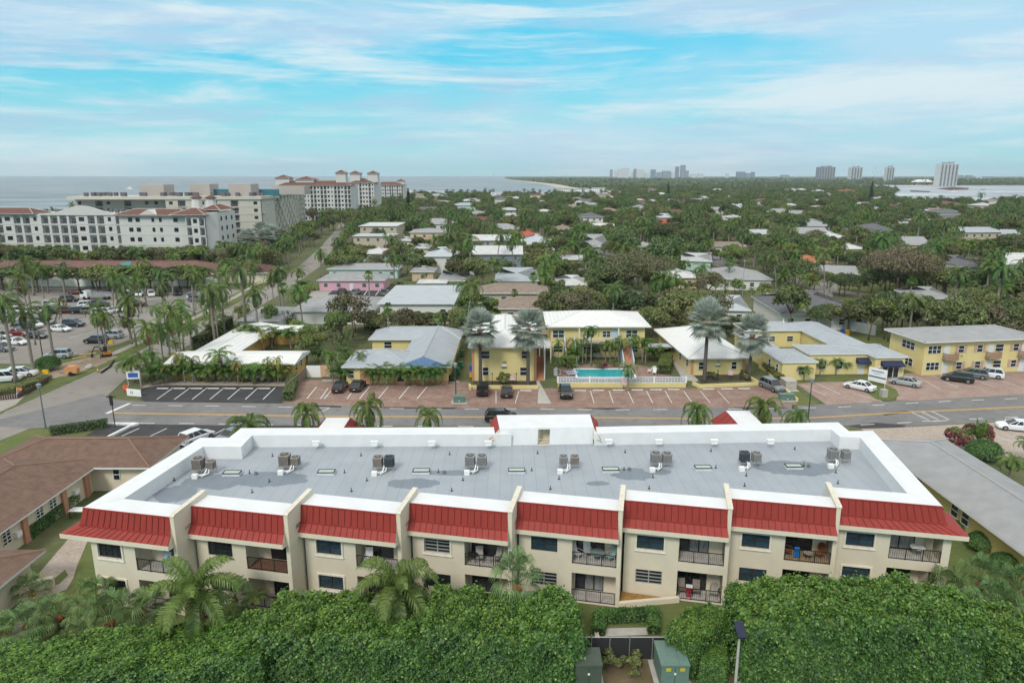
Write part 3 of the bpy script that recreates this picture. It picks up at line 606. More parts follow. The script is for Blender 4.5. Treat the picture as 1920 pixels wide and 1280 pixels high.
    # lines: top (t .1, z ZP) break (t -.12, z 6.42) eave (t -.62, z 5.86)
    L0, L1, L2 = (.08, ZP-.03), (-.16, 6.42), (-.66, 5.86)
    o1, o2 = (.25, .75)
    lt = [a0+.0, a0-(.25 if k == 1 else 0), a0-(1.6 if k == 1 else 0)]; rt_ = [a1 if k < 8 else -.4, a1+(0 if k < 8 else .0), a1+(0 if k < 8 else 1.35)]
    if k < 8: rt_ = [a1, a1+.02, a1+.12]
    r.face([(lt[0],)+L0, (rt_[0],)+L0, (rt_[1],)+L1, (lt[1],)+L1][::-1]); r.face([(lt[1],)+L1, (rt_[1],)+L1, (rt_[2],)+L2, (lt[2],)+L2][::-1])
    r.box(lt[0], rt_[0], .05, .14, ZP-.1, ZP+.02)                     # coping flashing
    r.box(lt[1], rt_[1], L1[0]-.05, L1[0]+.02, L1[1]-.03, L1[1]+.07)
    r.face([(lt[2],)+L2, (rt_[2],)+L2, (rt_[2], L2[0], 5.5), (lt[2], L2[0], 5.5)][::-1], 1)
    r.face([(lt[2], L2[0], 5.5), (rt_[2], L2[0], 5.5), (rt_[2], .0, 5.5), (lt[2], .0, 5.5)][::-1], 1)
    if k < 8: r.face([(a1+.12,)+L2, (a1+.02,)+L1, (a1,)+L0, (a1, .1, 5.5), (a1+.12, L2[0], 5.5)], 1)
    if k == 1:
        r.face([(lt[0],)+L0, (lt[1],)+L1, (lt[1], 2.6, 6.42), (lt[0], 2.4, ZP-.03)]); r.face([(lt[1],)+L1, (lt[2],)+L2, (lt[2], 3, 5.86), (lt[1], 2.6, 6.42)])
    if k == 8:
        r.face([(rt_[0],)+L0, (rt_[1],)+L1, (rt_[1]+.0, 2.6, 6.42), (rt_[0], 2.4, ZP-.03)][::-1]); r.face([(rt_[1],)+L1, (rt_[2],)+L2, (rt_[2], 3, 5.86), (rt_[1], 2.6, 6.42)][::-1])
        r.face([(rt_[2],)+L2, (rt_[2], 3, 5.86), (rt_[2], 3, 5.5), (rt_[2], L2[0], 5.5)], 1)
    n = 14 if k in (1, 8) else 14
    def seam(p0, p1, w=.018, hgt=.035):
        x0, y0, z0 = p0; x1, y1, z1 = p1; dy, dz = y1-y0, z1-z0; l = hypot(dy, dz); ny, nz = dz/l*hgt, -dy/l*hgt
        for sgn in (1,):
            A = [(x0-w, y0, z0), (x1-w, y1, z1), (x1-w, y1+ny, z1+nz), (x0-w, y0+ny, z0+nz)]; B = [(x+2*w, y, z) for x, y, z in A]
            r.face([A[3], A[2], B[2], B[3]], 2); r.face([A[0], A[1], A[2], A[3]], 2); r.face([B[3], B[2], B[1], B[0]], 2)
    nt_ = 15
    for i in range(1, nt_): f = i/nt_; seam((lt[0]+(rt_[0]-lt[0])*f,)+L0, (lt[1]+(rt_[1]-lt[1])*f,)+L1)
    for i in range(1, nt_+1 if k != 1 else nt_+2): f = i/(nt_+1); seam((lt[1]+(rt_[1]-lt[1])*f,)+L1, (lt[2]+(rt_[2]-lt[2])*f,)+L2)
    r.build('mansard_roof', [RED, CREAM, REDD], condo, loc=(s0, t0, 0))
# skylights and roof pipes
for X, Y in ((-23.6, 54.3), (-15.7, 54.5), (-7.7, 54.7), (.4, 54.8), (8.4, 55.), (16.4, 55.4), (24.3, 55.7)):
    s, t = wl(X, Y); rr = R(12.5)
    k_ = MB(); k_.box(-.72, .72, -.36, .36, -.02, .20); so_ = k_.build('skylight', mat('skylight_curb', (.55, .58, .60), .6), condo, loc=(s, t, ZD), rz=rr)
    f = MB(); f.box(-.72, .72, -.36, -.29, .20, .28); f.box(-.72, .72, .29, .36, .20, .28); f.box(-.72, -.65, -.29, .29, .20, .28); f.box(.65, .72, -.29, .29, .20, .28); f.build('frame', DARK, so_)
    g_ = MB(); g_.face([(-.65, -.29, .25), (.65, -.29, .25), (.65, .29, .25), (-.65, .29, .25)]); g_.build('pane', mat('skylight_pane', (.38, .47, .40), .15, .5, var=.1), so_)
pl = MB(); pl.cyl(0, 0, 0, .30, .035, 8); pl.cyl(0, 0, 0, .03, .11, 8); PIPE = pl.mesh('roof_pipe', mat('black_pipe', (.05, .05, .055), .6))
for x, y in ((511, 855), (677, 854), (843, 852), (1008, 850), (1172, 848), (1333, 846), (1490, 842), (468, 887), (505, 903), (646, 886), (688, 901), (659, 921), (822, 885), (868, 900), (847, 920), (997, 882), (1048, 898), (1032, 917), (1170, 881), (1224, 895), (1217, 916), (1342, 877), (1399, 892), (1396, 911), (1507, 873), (1567, 886), (1571, 906), (473, 923), (312, 908), (327, 901)):
    X, Y, _ = P(x, y, ZD); s, t = wl(X, Y); link('roof_pipe', PIPE, condo, (s, t, ZD))
vp = MB(); vp.cyl(0, 0, 0, .08, .17, 10); vp.cyl(0, 0, .08, .2, .09, 10); vp.tube([(-.14, 0, .22), (.14, 0, .22)], .06, 8); VENT = vp.mesh('roof_vent', mat('lead_vent', (.16, .16, .17), .6))
for x, y in ((480, 889), (833, 887), (1180, 881), (1516, 875)):
    X, Y, _ = P(x, y, ZD); s, t = wl(X, Y); link('roof_vent', VENT, condo, (s, t, ZD))
# ---- air conditioners (each stands on the roof)
ACG = {'grey': mat('ac_grey_paint', (.26, .26, .255), .5, var=.1), 'brown': mat('ac_taupe_paint', (.27, .24, .215), .55, var=.12), 'blue': mat('ac_slate_paint', (.06, .075, .085), .5, var=.1)}
ACD = mat('ac_grille_black', (.02, .02, .02), .5)
def ac_unit(kind, size, X, Y, label, stand):
    t = thing('air_conditioner', label, 'air conditioner', (X, Y, ZD+stand), R(random.uniform(-3, 3)), 'rooftop condenser units on the condominium')
    h = size*1.02; a = size/2; c = MB()
    ch = a*.22
    oc = [(-a+ch, -a), (a-ch, -a), (a, -a+ch), (a, a-ch), (a-ch, a), (-a+ch, a), (-a, a-ch), (-a, -a+ch)]
    c.prism(oc, .0, .07, 0); c.prism([(x*.965, y*.965) for x, y in oc], .07, h-.1, 1); c.prism(oc, h-.1, h, 0)
    for sx, sy in ((-1, -1), (1, -1), (1, 1), (-1, 1)): c.box(sx*(a-ch)-.02, sx*(a-ch)+.02, sy*a-.02, sy*a+.02, .07, h-.1, 0)
    for i in range(1, 9):
        x = -a+ch+(2*a-2*ch)*i/9
        c.box(x-.012, x+.012, -a-.002, -a+.03, .07, h-.1, 0); c.box(x-.012, x+.012, a-.03, a+.002, .07, h-.1, 0); c.box(-a-.002, -a+.03, x-.012, x+.012, .07, h-.1, 0); c.box(a-.03, a+.002, x-.012, x+.012, .07, h-.1, 0)
    c.build('casing', [ACG[kind], mat('ac_coil_%s' % kind, tuple(v*.55 for v in ACG_C[kind]), .7)], t)
    f = MB(); f.cyl(0, 0, h, h+.015, a*.78, 20)
    f.build('fan_opening', ACD, t)
    gr = MB()
    for q in (.25, .5, .75): gr.tube([(a*.78*q*cos(u), a*.78*q*sin(u), h+.03) for u in [2*pi*i/14 for i in range(15)]], .008, 4)
    for i in range(8): u = pi*i/8; gr.tube([(-a*.78*cos(u), -a*.78*sin(u), h+.03), (a*.78*cos(u), a*.78*sin(u), h+.03)], .006, 4)
    gr.cyl(0, 0, h+.01, h+.05, a*.2, 10); gr.build('fan_guard', ACG[kind], t)
    for sx, sy in ((-1, -1), (1, -1), (1, 1), (-1, 1)):
        l = MB(); l.cyl(sx*a*.9, sy*a*.9, -stand, 0, .025, 6); l.cyl(sx*a*.9, sy*a*.9, -stand, -stand+.02, .08, 8); l.build('leg', SILV, t)
    sf = MB(); sf.box(-a-.05, a+.05, -a*.95, -a*.85, -.06, -.004); sf.box(-a-.05, a+.05, a*.85, a*.95, -.06, -.004); sf.build('stand_rail', SILV, t)
ACG_C = {'grey': (.26, .26, .255), 'brown': (.22, .19, .165), 'blue': (.06, .075, .085)}
acs = [(375, 'brown', .98, 398, 'brown', .72, 885), (536, 'brown', .98, 556, 'brown', .76, 878), (710, 'brown', .86, 731, 'blue', .86, 880), (882, 'grey', .9, 904, 'grey', .88, 878), (1056, 'grey', .74, 1077, 'brown', .74, 876), (1228, 'grey', .9, 1249, 'grey', .86, 873), (1394, 'blue', .84, 1416, 'grey', .8, 871), (1559, 'grey', .9, 1583, 'grey', .76, 866)]
ordn = ['first', 'second', 'third', 'fourth', 'fifth', 'sixth', 'seventh', 'eighth']
for i, (xa, ka, sa, xb, kb, sb, y) in enumerate(acs):
    for j, (x, k_, s_) in enumerate(((xa, ka, sa), (xb, kb, sb))):
        X, Y, _ = P(x, y, ZD); cn = {'grey': 'grey', 'brown': 'taupe brown', 'blue': 'dark slate'}[k_]
        ac_unit(k_, s_*.95, X, Y-.1, '%s rooftop condenser, %s of the %s pair counted from the ocean end' % (cn, ('ocean side one', 'inlet side one')[j], ordn[i]), .42)
    X, Y, _ = P((xa+xb)/2, y+8, ZD)
    d_ = MB(); d_.tube([(-.1, .6, .5), (-.05, .25, .45), (-.15, 0, .2), (-.6, -.25, .18)], .06, 8); d_.tube([(.1, .5, .5), (.12, .2, .2), (-.3, -.3, .12)], .045, 8); d_.box(-1.0, -.55, -.5, -.15, 0, .36)
    tag(d_.build('conduit_box', WPAINT, loc=(X, Y, ZD)), 'white conduit box and bent pipes between the %s pair of rooftop condensers' % ordn[i], 'conduit box')
# ---- balcony furniture
WHT = mat('white_plastic', (.72, .72, .70), .4); RAT = mat('brown_rattan', (.28, .11, .05), .7, var=.2, scale=20); CANV = mat('beige_canvas', (.48, .45, .40), .8)
def patio_chair(X, Y, z, rz, m, mseat, label, round_=False, cat='chair'):
    t = thing('patio_chair', label, cat, (X, Y, z), rz, 'chairs on the condominium balconies')
    s = MB(); s.box(-.27, .27, -.25, .25, .40, .44); s.build('seat', mseat, t)
    b = MB()
    if round_: 
        pts = [(.34*cos(u), .28+.14*(.5+.5*sin(u)), .75+.36*sin(u)) for u in [2*pi*i/14 for i in range(14)]]; b.face(pts); b.face(pts[::-1]); b.tube(pts+[pts[0]], .025, 6)
    else: b.face([(-.26, .25, .44), (.26, .25, .44), (.26, .42, 1.06), (-.26, .42, 1.06)]); b.face([(-.26, .27, .44), (-.26, .44, 1.06), (.26, .44, 1.06), (.26, .27, .44)]); b.tube([(-.26, .26, .44), (-.26, .43, 1.06), (.26, .43, 1.06), (.26, .26, .44)], .02, 6)
    b.build('backrest', mseat, t)
    for sx in (-1, 1):
        a = MB(); a.tube([(sx*.29, -.25, .42), (sx*.29, -.25, .64), (sx*.29, .3, .66)], .02, 6); a.build('armrest', m, t)
        for y_ in (-.24, .24): l = MB(); l.cyl(sx*.27, y_, 0, .41, .018, 6); l.build('leg', m, t)
def bal(k, s, t, up): X, Y = lw((k-5)*DS+s, (k-5)*DT+t); return X, Y, (3.17 if up else .1)
def chairs(lst):
    for k, s, t, up, rz, m, ms, lab, rd in lst: X, Y, z = bal(k, s, t, up); patio_chair(X, Y, z, TH+R(rz), m, ms, lab, rd)
chairs([(5, -3.2, .8, 1, 60, WHT, WHT, 'white metal chair at the ocean side of the glass table, fifth upper balcony', 0), (5, -2.5, 1.2, 1, 20, WHT, WHT, 'white metal chair behind the glass table, fifth upper balcony', 0), (5, -.85, .9, 1, -50, WHT, mat('aqua_cushion', (.35, .5, .5), .8), 'white metal chair with aqua cushion, fifth upper balcony', 0),
        (4, -2.6, .7, 1, 15, IRON, CANV, 'beige sling chair facing out on the fourth upper balcony', 0), (4, -1.4, .8, 1, -35, IRON, CANV, 'beige sling chair turned aside on the fourth upper balcony', 0), (4, -.7, .7, 1, -10, IRON, CANV, 'beige sling chair beside the party wall, fourth upper balcony', 0),
        (7, -3.15, .8, 1, 70, RAT, RAT, 'brown wicker chair behind the blue towel, seventh upper balcony', 1), (7, -.9, .85, 1, -40, RAT, RAT, 'brown wicker peacock chair beside the cream wall, seventh upper balcony', 1),
        (6, -3.1, .8, 0, 10, IRON, mat('taupe_sling', (.25, .22, .19), .8), 'taupe sling chair behind the ocean end of the sixth lower railing', 0), (6, -2.05, .8, 0, 0, IRON, MATS['taupe_sling'], 'taupe sling chair beside the red cooler, sixth lower patio', 0), (6, -.75, .8, 0, -10, IRON, CANV, 'round beige folding moon chair on the sixth lower patio', 1),
        (3, -2.9, .7, 1, 10, WHT, WHT, 'white slatted chair on the third upper balcony', 0), (1, -1.7, .7, 1, 10, WHT, mat('pale_blue_cloth', (.42, .53, .68), .8), 'chair draped with a pale blue towel on the first upper balcony', 0),
        (7, -2.3, .9, 0, 0, IRON, CANV, 'pale sling chair in the shade of the seventh lower patio', 0)])
def rtable(k, s, t, up, r, m, mt_, lab, h=.72):
    X, Y, z = bal(k, s, t, up); th = thing('patio_table', lab, 'table', (X, Y, z), TH, 'tables on the condominium balconies')
    a = MB(); a.cyl(0, 0, h-.02, h, r, 20); a.tube([(r*cos(2*pi*i/20), r*sin(2*pi*i/20), h-.01) for i in range(21)], .025, 6); a.build('tabletop', mt_, th)
    for i in range(4): l = MB(); u = pi/4+pi/2*i; l.tube([(r*.6*cos(u), r*.6*sin(u), 0), (r*.75*cos(u), r*.75*sin(u), h-.02)], .02, 6); l.build('leg', m, th)
rtable(5, -1.75, .75, 1, .55, WHT, mat('table_glass', (.25, .33, .31), .15), 'round glass topped table with white legs on the fifth upper balcony')
rtable(7, -1.75, .6, 1, .3, IRON, mat('mosaic_top', (.5, .42, .35), .5, var=.4, scale=12), 'small round mosaic table on the seventh upper balcony', .5)
rtable(8, -1.3, .9, 1, .5, WHT, WHT, 'round white plastic table on the eighth upper balcony')
rtable(4, -3.1, .7, 1, .35, IRON, IRON, 'small black round table on the fourth upper balcony', .6)
X, Y, z = bal(7, -2.6, .45, 1); tw_ = MB()
for i in range(6): tw_.box(-.18, .18, -.05-.01*i, -.02-.01*i, .15+i*.14, .29+i*.14)
tag(tw_.build('beach_towel', mat('blue_towel', (.02, .17, .48), .9, var=.5, scale=4), loc=(X, Y, z), rz=TH), 'bright blue towel hanging upright on the seventh upper balcony', 'towel')
X, Y, z = bal(6, -2.6, .5, 0); c_ = thing('cooler_box', 'red picnic cooler with white lid behind the sixth lower railing', 'cooler', (X, Y, z+.02), TH)
a = MB(); a.box(-.22, .22, -.15, .15, .45, .78); a.box(-.05, .05, -.05, .05, 0, .45); a.box(-.2, .2, -.14, .14, 0, .03); a.build('body', mat('red_plastic', (.5, .02, .04), .4), c_); a = MB(); a.box(-.24, .24, -.17, .17, .78, .90); a.build('lid', WHT, c_)
# ---------- houses
ROOFM = {
 'white': mat('white_tile_roof', (.67, .67, .655), .65, var=.06, scale=1.5), 'grey': mat('grey_shingle_roof', (.27, .275, .275), .9, var=.14, scale=.8),
 'bluegrey': mat('blue_grey_roof', (.33, .36, .385), .8, var=.08, scale=.5), 'pale': mat('pale_grey_roof', (.40, .43, .45), .8, var=.08, scale=.4), 'lightgrey': mat('light_grey_shingle', (.29, .295, .30), .9, var=.10, scale=.6),
 'dark': mat('charcoal_tile_roof', (.115, .115, .125), .85, var=.2, scale=1.2), 'brown': mat('brown_shingle_roof', (.155, .098, .074), .92, var=.2, scale=1.4), 'tan': mat('tan_tile_roof', (.235, .185, .15), .9, var=.2, scale=1.2),
 'orange': mat('orange_tile_roof', (.38, .14, .07), .85, var=.15, scale=1.2), 'redtile': mat('red_tile_roof', (.34, .10, .065), .85, var=.15, scale=1.2), 'maroon': mat('maroon_brown_roof', (.16, .085, .075), .9, var=.15, scale=.5), 'terra': mat('terracotta_roof', (.14, .068, .05), .85, var=.2, scale=1.)}
RIDGE = {ROOFM[k].name: mat('ridge_'+k, c, .9, var=.08) for k, c in {'grey': (.34, .34, .335), 'lightgrey': (.37, .37, .365), 'brown': (.22, .135, .10), 'tan': (.32, .25, .2), 'dark': (.17, .17, .18), 'bluegrey': (.42, .45, .47), 'pale': (.5, .52, .53)}.items()}
def addribs(m, axis, sc, dark=.82):
    "course lines of tiles or shingles"
    nt = m.node_tree; L = nt.links.new; b = nt.nodes['Principled BSDF']; src = b.inputs['Base Color'].links[0].from_socket
    tc = [n for n in nt.nodes if n.type == 'TEX_COORD'][0]
    w_ = nd(nt, 'ShaderNodeTexWave', wave_type='BANDS', bands_direction=axis, wave_profile='SAW', Scale=sc, Distortion=.15); L(tc.outputs['Object'], w_.inputs['Vector'])
    r = nd(nt, 'ShaderNodeMapRange'); r.inputs[1].default_value = .0; r.inputs[2].default_value = .25; r.inputs[3].default_value = dark; r.inputs[4].default_value = 1; L(w_.outputs[0], r.inputs[0])
    mu = nd(nt, 'ShaderNodeMix', data_type='RGBA', blend_type='MULTIPLY'); mu.inputs[0].default_value = 1; L(src, mu.inputs[6]); L(r.outputs[0], mu.inputs[7]); L(mu.outputs[2], b.inputs['Base Color'])
for k_, (sc, dk) in {'white': (1.35, .76), 'dark': (1.7, .75), 'brown': (1.9, .86), 'tan': (1.7, .8), 'grey': (2., .9), 'lightgrey': (2., .92), 'maroon': (1.9, .9), 'terra': (1.7, .75), 'orange': (1.7, .8), 'redtile': (1.7, .8)}.items(): addribs(ROOFM[k_], 'Z', sc*1.5, dk)
YW = mat('yellow_stucco', (.66, .555, .26), .85, var=.06, scale=.4, bump=.2, bscale=50)
WALL = {'yellow': YW, 'cream': CREAM, 'pink': mat('pink_stucco', (.62, .36, .44), .85, var=.05), 'white': mat('white_stucco', (.66, .66, .63), .85, var=.05), 'beige': mat('beige_stucco', (.48, .42, .33), .85, var=.06), 'peach': mat('peach_stucco', (.58, .44, .30), .85, var=.05),
        'grey': mat('grey_stucco', (.34, .345, .32), .85, var=.06), 'blue': mat('slate_blue_wall', (.20, .25, .30), .85, var=.06), 'orangew': mat('orange_yellow_stucco', (.60, .38, .12), .85, var=.07, scale=.5), 'mint': mat('mint_stucco', (.42, .58, .52), .85, var=.05), 'olive': mat('mustard_stucco', (.50, .42, .17), .85, var=.08, scale=.5), 'lav': mat('lavender_wall', (.48, .46, .55), .85, var=.05)}
WHF = mat('white_window_frame', (.66, .67, .66), .5, var=.04)
TERR = mat('salmon_stucco', (.48, .245, .155), .85, var=.08)
DOORW = mat('white_door', (.66, .67, .66), .5, var=.04)
def roof(kind, x0, x1, y0, y1, ze, h, ov, axis=None, hipin=None):
    "returns MB in block coordinates; material 0 roof, 1 fascia"
    m = MB(); X0, X1, Y0, Y1 = x0-ov, x1+ov, y0-ov, y1+ov; f = .18; W, D = X1-X0, Y1-Y0
    if axis is None: axis = 'x' if W >= D else 'y'
    if kind == 'flat':
        m.box(X0, X1, Y0, Y1, ze, ze+f, 1, 0); return m
    zb, zr = ze+f, ze+f+h
    c = [(X0, Y0, zb), (X1, Y0, zb), (X1, Y1, zb), (X0, Y1, zb)]
    m.face([(X0, Y0, ze), (X0, Y1, ze), (X1, Y1, ze), (X1, Y0, ze)], 1)
    for i in range(4): a, b = c[i], c[(i+1) % 4]; m.face([(a[0], a[1], ze), (b[0], b[1], ze), b, a], 1)
    if axis == 'x':
        q = 0 if kind == 'gable' else (D/2 if hipin is None else hipin); r0, r1 = (X0+q, (Y0+Y1)/2, zr), (X1-q, (Y0+Y1)/2, zr)
        caps = [(r0, r1)]+([(c[0], r0), (c[3], r0), (c[1], r1), (c[2], r1)] if kind == 'hip' else [])
        m.face([c[0], c[1], r1, r0]); m.face([c[2], c[3], r0, r1]); m.face([c[1], c[2], r1], 0 if kind == 'hip' else 2); m.face([c[3], c[0], r0], 0 if kind == 'hip' else 2)
    else:
        q = 0 if kind == 'gable' else (W/2 if hipin is None else hipin); r0, r1 = ((X0+X1)/2, Y0+q, zr), ((X0+X1)/2, Y1-q, zr)
        caps = [(r0, r1)]+([(c[0], r0), (c[1], r0), (c[2], r1), (c[3], r1)] if kind == 'hip' else [])
        m.face([c[1], c[2], r1, r0]); m.face([c[3], c[0], r0, r1]); m.face([c[0], c[1], r0], 0 if kind == 'hip' else 2); m.face([c[2], c[3], r1], 0 if kind == 'hip' else 2)
    for a, b in caps:
        if hypot(b[0]-a[0], b[1]-a[1]) > .5: m.tube([(a[0], a[1], a[2]+.01), (b[0], b[1], b[2]+.02)], .11, 4, 3, False)
    return m
MARKS = []     # landmarks for the labels of what grows near them: (name, X, Y, half width, half depth)
FOOT = []      # footprints nothing may grow in
def block(t, x0, x1, y0, y1, ze, rk, h, wall, rf, ov=.5, axis=None, hipin=None, fascia=None, z0=0., gable=None, foot=True):
    w = MB(); w.box(x0, x1, y0, y1, z0, ze-.004); w.build('wall', wall, t)
    r = roof(rk, x0, x1, y0, y1, ze, h, ov, axis, hipin).build('roof', [rf, fascia or WHF, gable or wall, RIDGE.get(rf.name, rf)], t)
    if foot:
        c, s = cos(t.rotation_euler.z), sin(t.rotation_euler.z); L_ = t.location
        pts = [(L_.x+x*c-y*s, L_.y+x*s+y*c) for x in (x0-ov, x1+ov) for y in (y0-ov, y1+ov)]
        FOOT.append((min(p[0] for p in pts), max(p[0] for p in pts), min(p[1] for p in pts), max(p[1] for p in pts)))
    return r
def fwin(t, x, y, z, w, h, style='sash', side='f', frame=None):
    "window on a facade: side f faces -y, l faces -x, r faces +x"
    if side == 'f': return window(w, h, style, t, (x-w/2, y-.08, z), 0, frame or WHF)
    if side == 'r': return window(w, h, style, t, (x+.08, y-w/2, z), pi/2, frame or WHF)
    return window(w, h, style, t, (x-.08, y+w/2, z), -pi/2, frame or WHF)
def fdoor(t, x, y, z=0., w=.9, h=2., m=None, side='f'):
    d = MB(); d.box(-w/2, w/2, -.05, 0, 0, h); d.box(-w/2-.07, w/2+.07, -.03, 0, 0, h+.07); o = d.build('door', m or DOORW, t, loc=(x, y, z), rz={'f': 0, 'r': pi/2, 'l': -pi/2}[side])
    k = MB(); k.cyl(w*.38, -.09, .95, 1.0, .03, 6); k.build('handle', SILV, o); return o
def autowins(t, x0, x1, y, ze, storeys=1, n=None, style='sash', frame=None):
    n = n or max(1, int((x1-x0)/3.4)); H_ = ze/storeys
    for s in range(storeys):
        for i in range(n):
            x = x0+(x1-x0)*(i+.5)/n
            if s == 0 and i == n//2 and n > 2: fdoor(t, x, y); continue
            fwin(t, x, y, s*H_+H_*.36, 1.2, H_*.38, style, 'f', frame)
def house(name, label, mark, xl, xr, y, depth, ze, rk, h, rf, wall, rz=0., st=1, ov=.6, axis=None, fullpar=True, hipin=None, cat='house', grp=None, gable=None):
    "xl, xr: photo columns of the front eave; y: its row; the house stands where that eave is at height ze"
    a = P(xl, y, ze+.1); b = P(xr, y, ze+.1); W = hypot(b[0]-a[0], b[1]-a[1])
    cx, cy = (a[0]+b[0])/2, (a[1]+b[1])/2
    t = thing(name, label, cat, (cx, cy, 0), R(rz), grp)
    W2 = W/2-ov
    block(t, -W2, W2, ov, depth-ov, ze, rk, h, WALL[wall], ROOFM[rf], ov, axis, hipin, gable=gable)
    if fullpar: autowins(t, -W2, W2, ov, ze, st, style='sash')
    MARKS.append((mark, cx, cy+depth/2, W/2, depth/2)); return t
# ---------- the yellow motels across the road
def sashes(t, lst):
    for a in lst: fwin(t, *a)
W, G = ROOFM['white'], ROOFM['bluegrey']
t = thing('motel', 'single storey orange yellow motel with white U-shaped roof behind the dark parking strip', 'motel', (-43.5, 104, 0)); M1 = t
OW = WALL['orangew']
block(t, -9.6, 9.2, .2, 6.9, 2.6, 'gable', .75, OW, W, .8, 'x', gable=W); block(t, -8.6, -2.3, 7.2, 27.4, 2.55, 'gable', .7, OW, W, .7, 'y', gable=W); block(t, -1.5, 3.2, 23.5, 27.5, 2.5, 'gable', .5, OW, W, .6, 'x')
for x in (-7.9, -3.2, 1.1, 6.6): fwin(t, x, .2, .9, 1.15, 1.2)
for x in (-5.9, -.9, 3.0, 4.5): fdoor(t, x, .2)
sashes(t, [(9.2, 2.2, 1., 1.1, 1.1, 'sash', 'r'), (9.2, 4.8, 1., 1., 1.1, 'sash', 'r')])
MARKS.append(('orange yellow motel', -43.5, 108, 10, 6))
t = thing('motel', 'single storey yellow motel with grey hip roofs and blue gable ends', 'motel', (-18, 102, 0)); M2 = t
BLG = mat('cornflower_blue_gable', (.16, .26, .45), .8)
block(t, -7.4, 2., .2, 8.8, 2.6, 'hip', 1.5, YW, G, .6, 'x', 4.6); block(t, -7, 8.3, 18.6, 24.5, 2.6, 'hip', 1.5, YW, G, .6, 'x'); block(t, .9, 8.2, .4, 21.5, 2.6, 'gable', 1.6, YW, G, .6, 'y', gable=BLG)
w_ = MB(); w_.box(-5.3, -3.6, .12, .19, .3, 2.4); tag_ = w_.build('salmon_panel', TERR, t)
sashes(t, [(-6.7, .2, .9, 1.0, 1.2), (-1.1, .2, .9, 1.3, 1.2), (5.1, .4, .9, 1.6, 1.35), (-4.2, 18.6, 1., 1.4, 1.2), (8.2, 6, 1., 1.1, 1.1, 'sash', 'r')]); fdoor(t, .9, .2, m=DARK)
w_ = MB(); w_.box(.0, 8.2, -.0, .4, 0, .35); w_.build('planter_ledge', TERR, t)
MARKS.append(('grey roofed yellow motel', -18, 110, 9, 8))
t = thing('motel_block', 'two storey yellow block with white tiled hip roof and salmon outside stair', 'motel', (-1.2, 103.5, 0)); M3 = t
block(t, -4.6, 4.6, .0, 21.5, 5.5, 'hip', 1.5, YW, W, .9, 'y')
w_ = MB(); w_.box(4.6, 6.3, .1, 2.2, 0, .2); 
for i in range(14): w_.box(5.0, 6.2, .6+i*.29, .9+i*.29, .2+i*.19, .39+i*.19)
w_.box(6.2, 6.35, .2, 4.8, 0, 5.0, 1)
w_.build('outside_stair', [TERR, WHF], t); w_ = MB(); w_.box(4.6, 5.0, -.02, 6, 0, 5.3); w_.build('salmon_stair_wall', TERR, t)
w_ = MB(); w_.box(-5.0, -4.6, 0, .5, 0, 5.4); w_.build('salmon_corner_pilaster', TERR, t)
sashes(t, [(-2.9, 0, 3.6, 1.35, 1.25), (3.2, 0, 3.6, 1.1, 1.25), (-2.9, 0, .9, .95, 1.35), (3.1, 0, .9, 1.35, 1.35)])
text('168', .42, 'house_number', DARK, t, (0, -.06, 3.0), (pi/2, 0, 0)); w_ = MB(); w_.box(-.35, .35, -.06, -.003, 2.3, 2.7, 0); w_.box(-.4, .4, -.07, -.003, 2.1, 2.3, 1); w_.build('wall_sign', [WPAINT, DARK], t)
MARKS.append(('two storey yellow block', -1.2, 112, 6, 9))
t = thing('motel_block', 'two storey yellow block with wide white roof behind the swimming pool', 'motel', (15, 117.5, 0)); M4 = t
block(t, -8.2, 8.2, .6, 12, 5.5, 'hip', 1.5, YW, W, .9, 'x')
w_ = MB(); w_.box(-3.6, 3.6, -.9, .6, 2.75, 2.95); w_.box(-3.5, -3.3, -.85, -.65, 0, 2.75, 1); w_.box(3.3, 3.5, -.85, -.65, 0, 2.75, 1); w_.box(-3.5, -3.3, -.85, -.65, 2.95, 5.45, 1); w_.box(3.3, 3.5, -.85, -.65, 2.95, 5.45, 1); w_.build('gallery', [CONC, WHF], t)
w_ = MB(); w_.box(-3.3, 3.3, -.84, -.80, 3.75, 3.8)
for i in range(30): w_.box(-3.3+i*.225, -3.27+i*.225, -.835, -.805, 2.95, 3.75)
w_.build('gallery_railing', WHF, t)
for sx in (-5.0, 4.6):
    w_ = MB()
    for i in range(14): w_.box(sx-.75, sx+.75, -5.0+i*.33, -4.67+i*.33, .0+i*.2, .2+i*.2)
    w_.build('outside_stair', TERR, t)
    for q in (-.95, .75):
        w_ = MB(); w_.ext([(-5.3, 0), (-5.3, .95), (-.4, 3.8), (.6, 3.8), (.6, 0)], 'x', sx+q, sx+q+.2); w_.build('stair_side_wall', mat('pale_blue_wall', (.50, .56, .60), .8), t)
sashes(t, [(-6.9, .6, 3.5, 2.0, 1.4, 'slide'), (5.9, .6, 3.5, 2.0, 1.4, 'slide'), (1.5, .6, 3.6, 1.4, 1.1, 'slide'), (-6.9, .6, .9, 1.6, 1.2), (-1.8, .6, 1., 1.4, .9), (1.7, .6, 1., 1.4, .9), (6.4, .6, .9, 1.4, 1.2)]); fdoor(t, 3, .6, 2.95, m=mat('pale_blue_door', (.45, .55, .65))); fdoor(t, -1.8, .6, 2.95); fdoor(t, 0, .6)
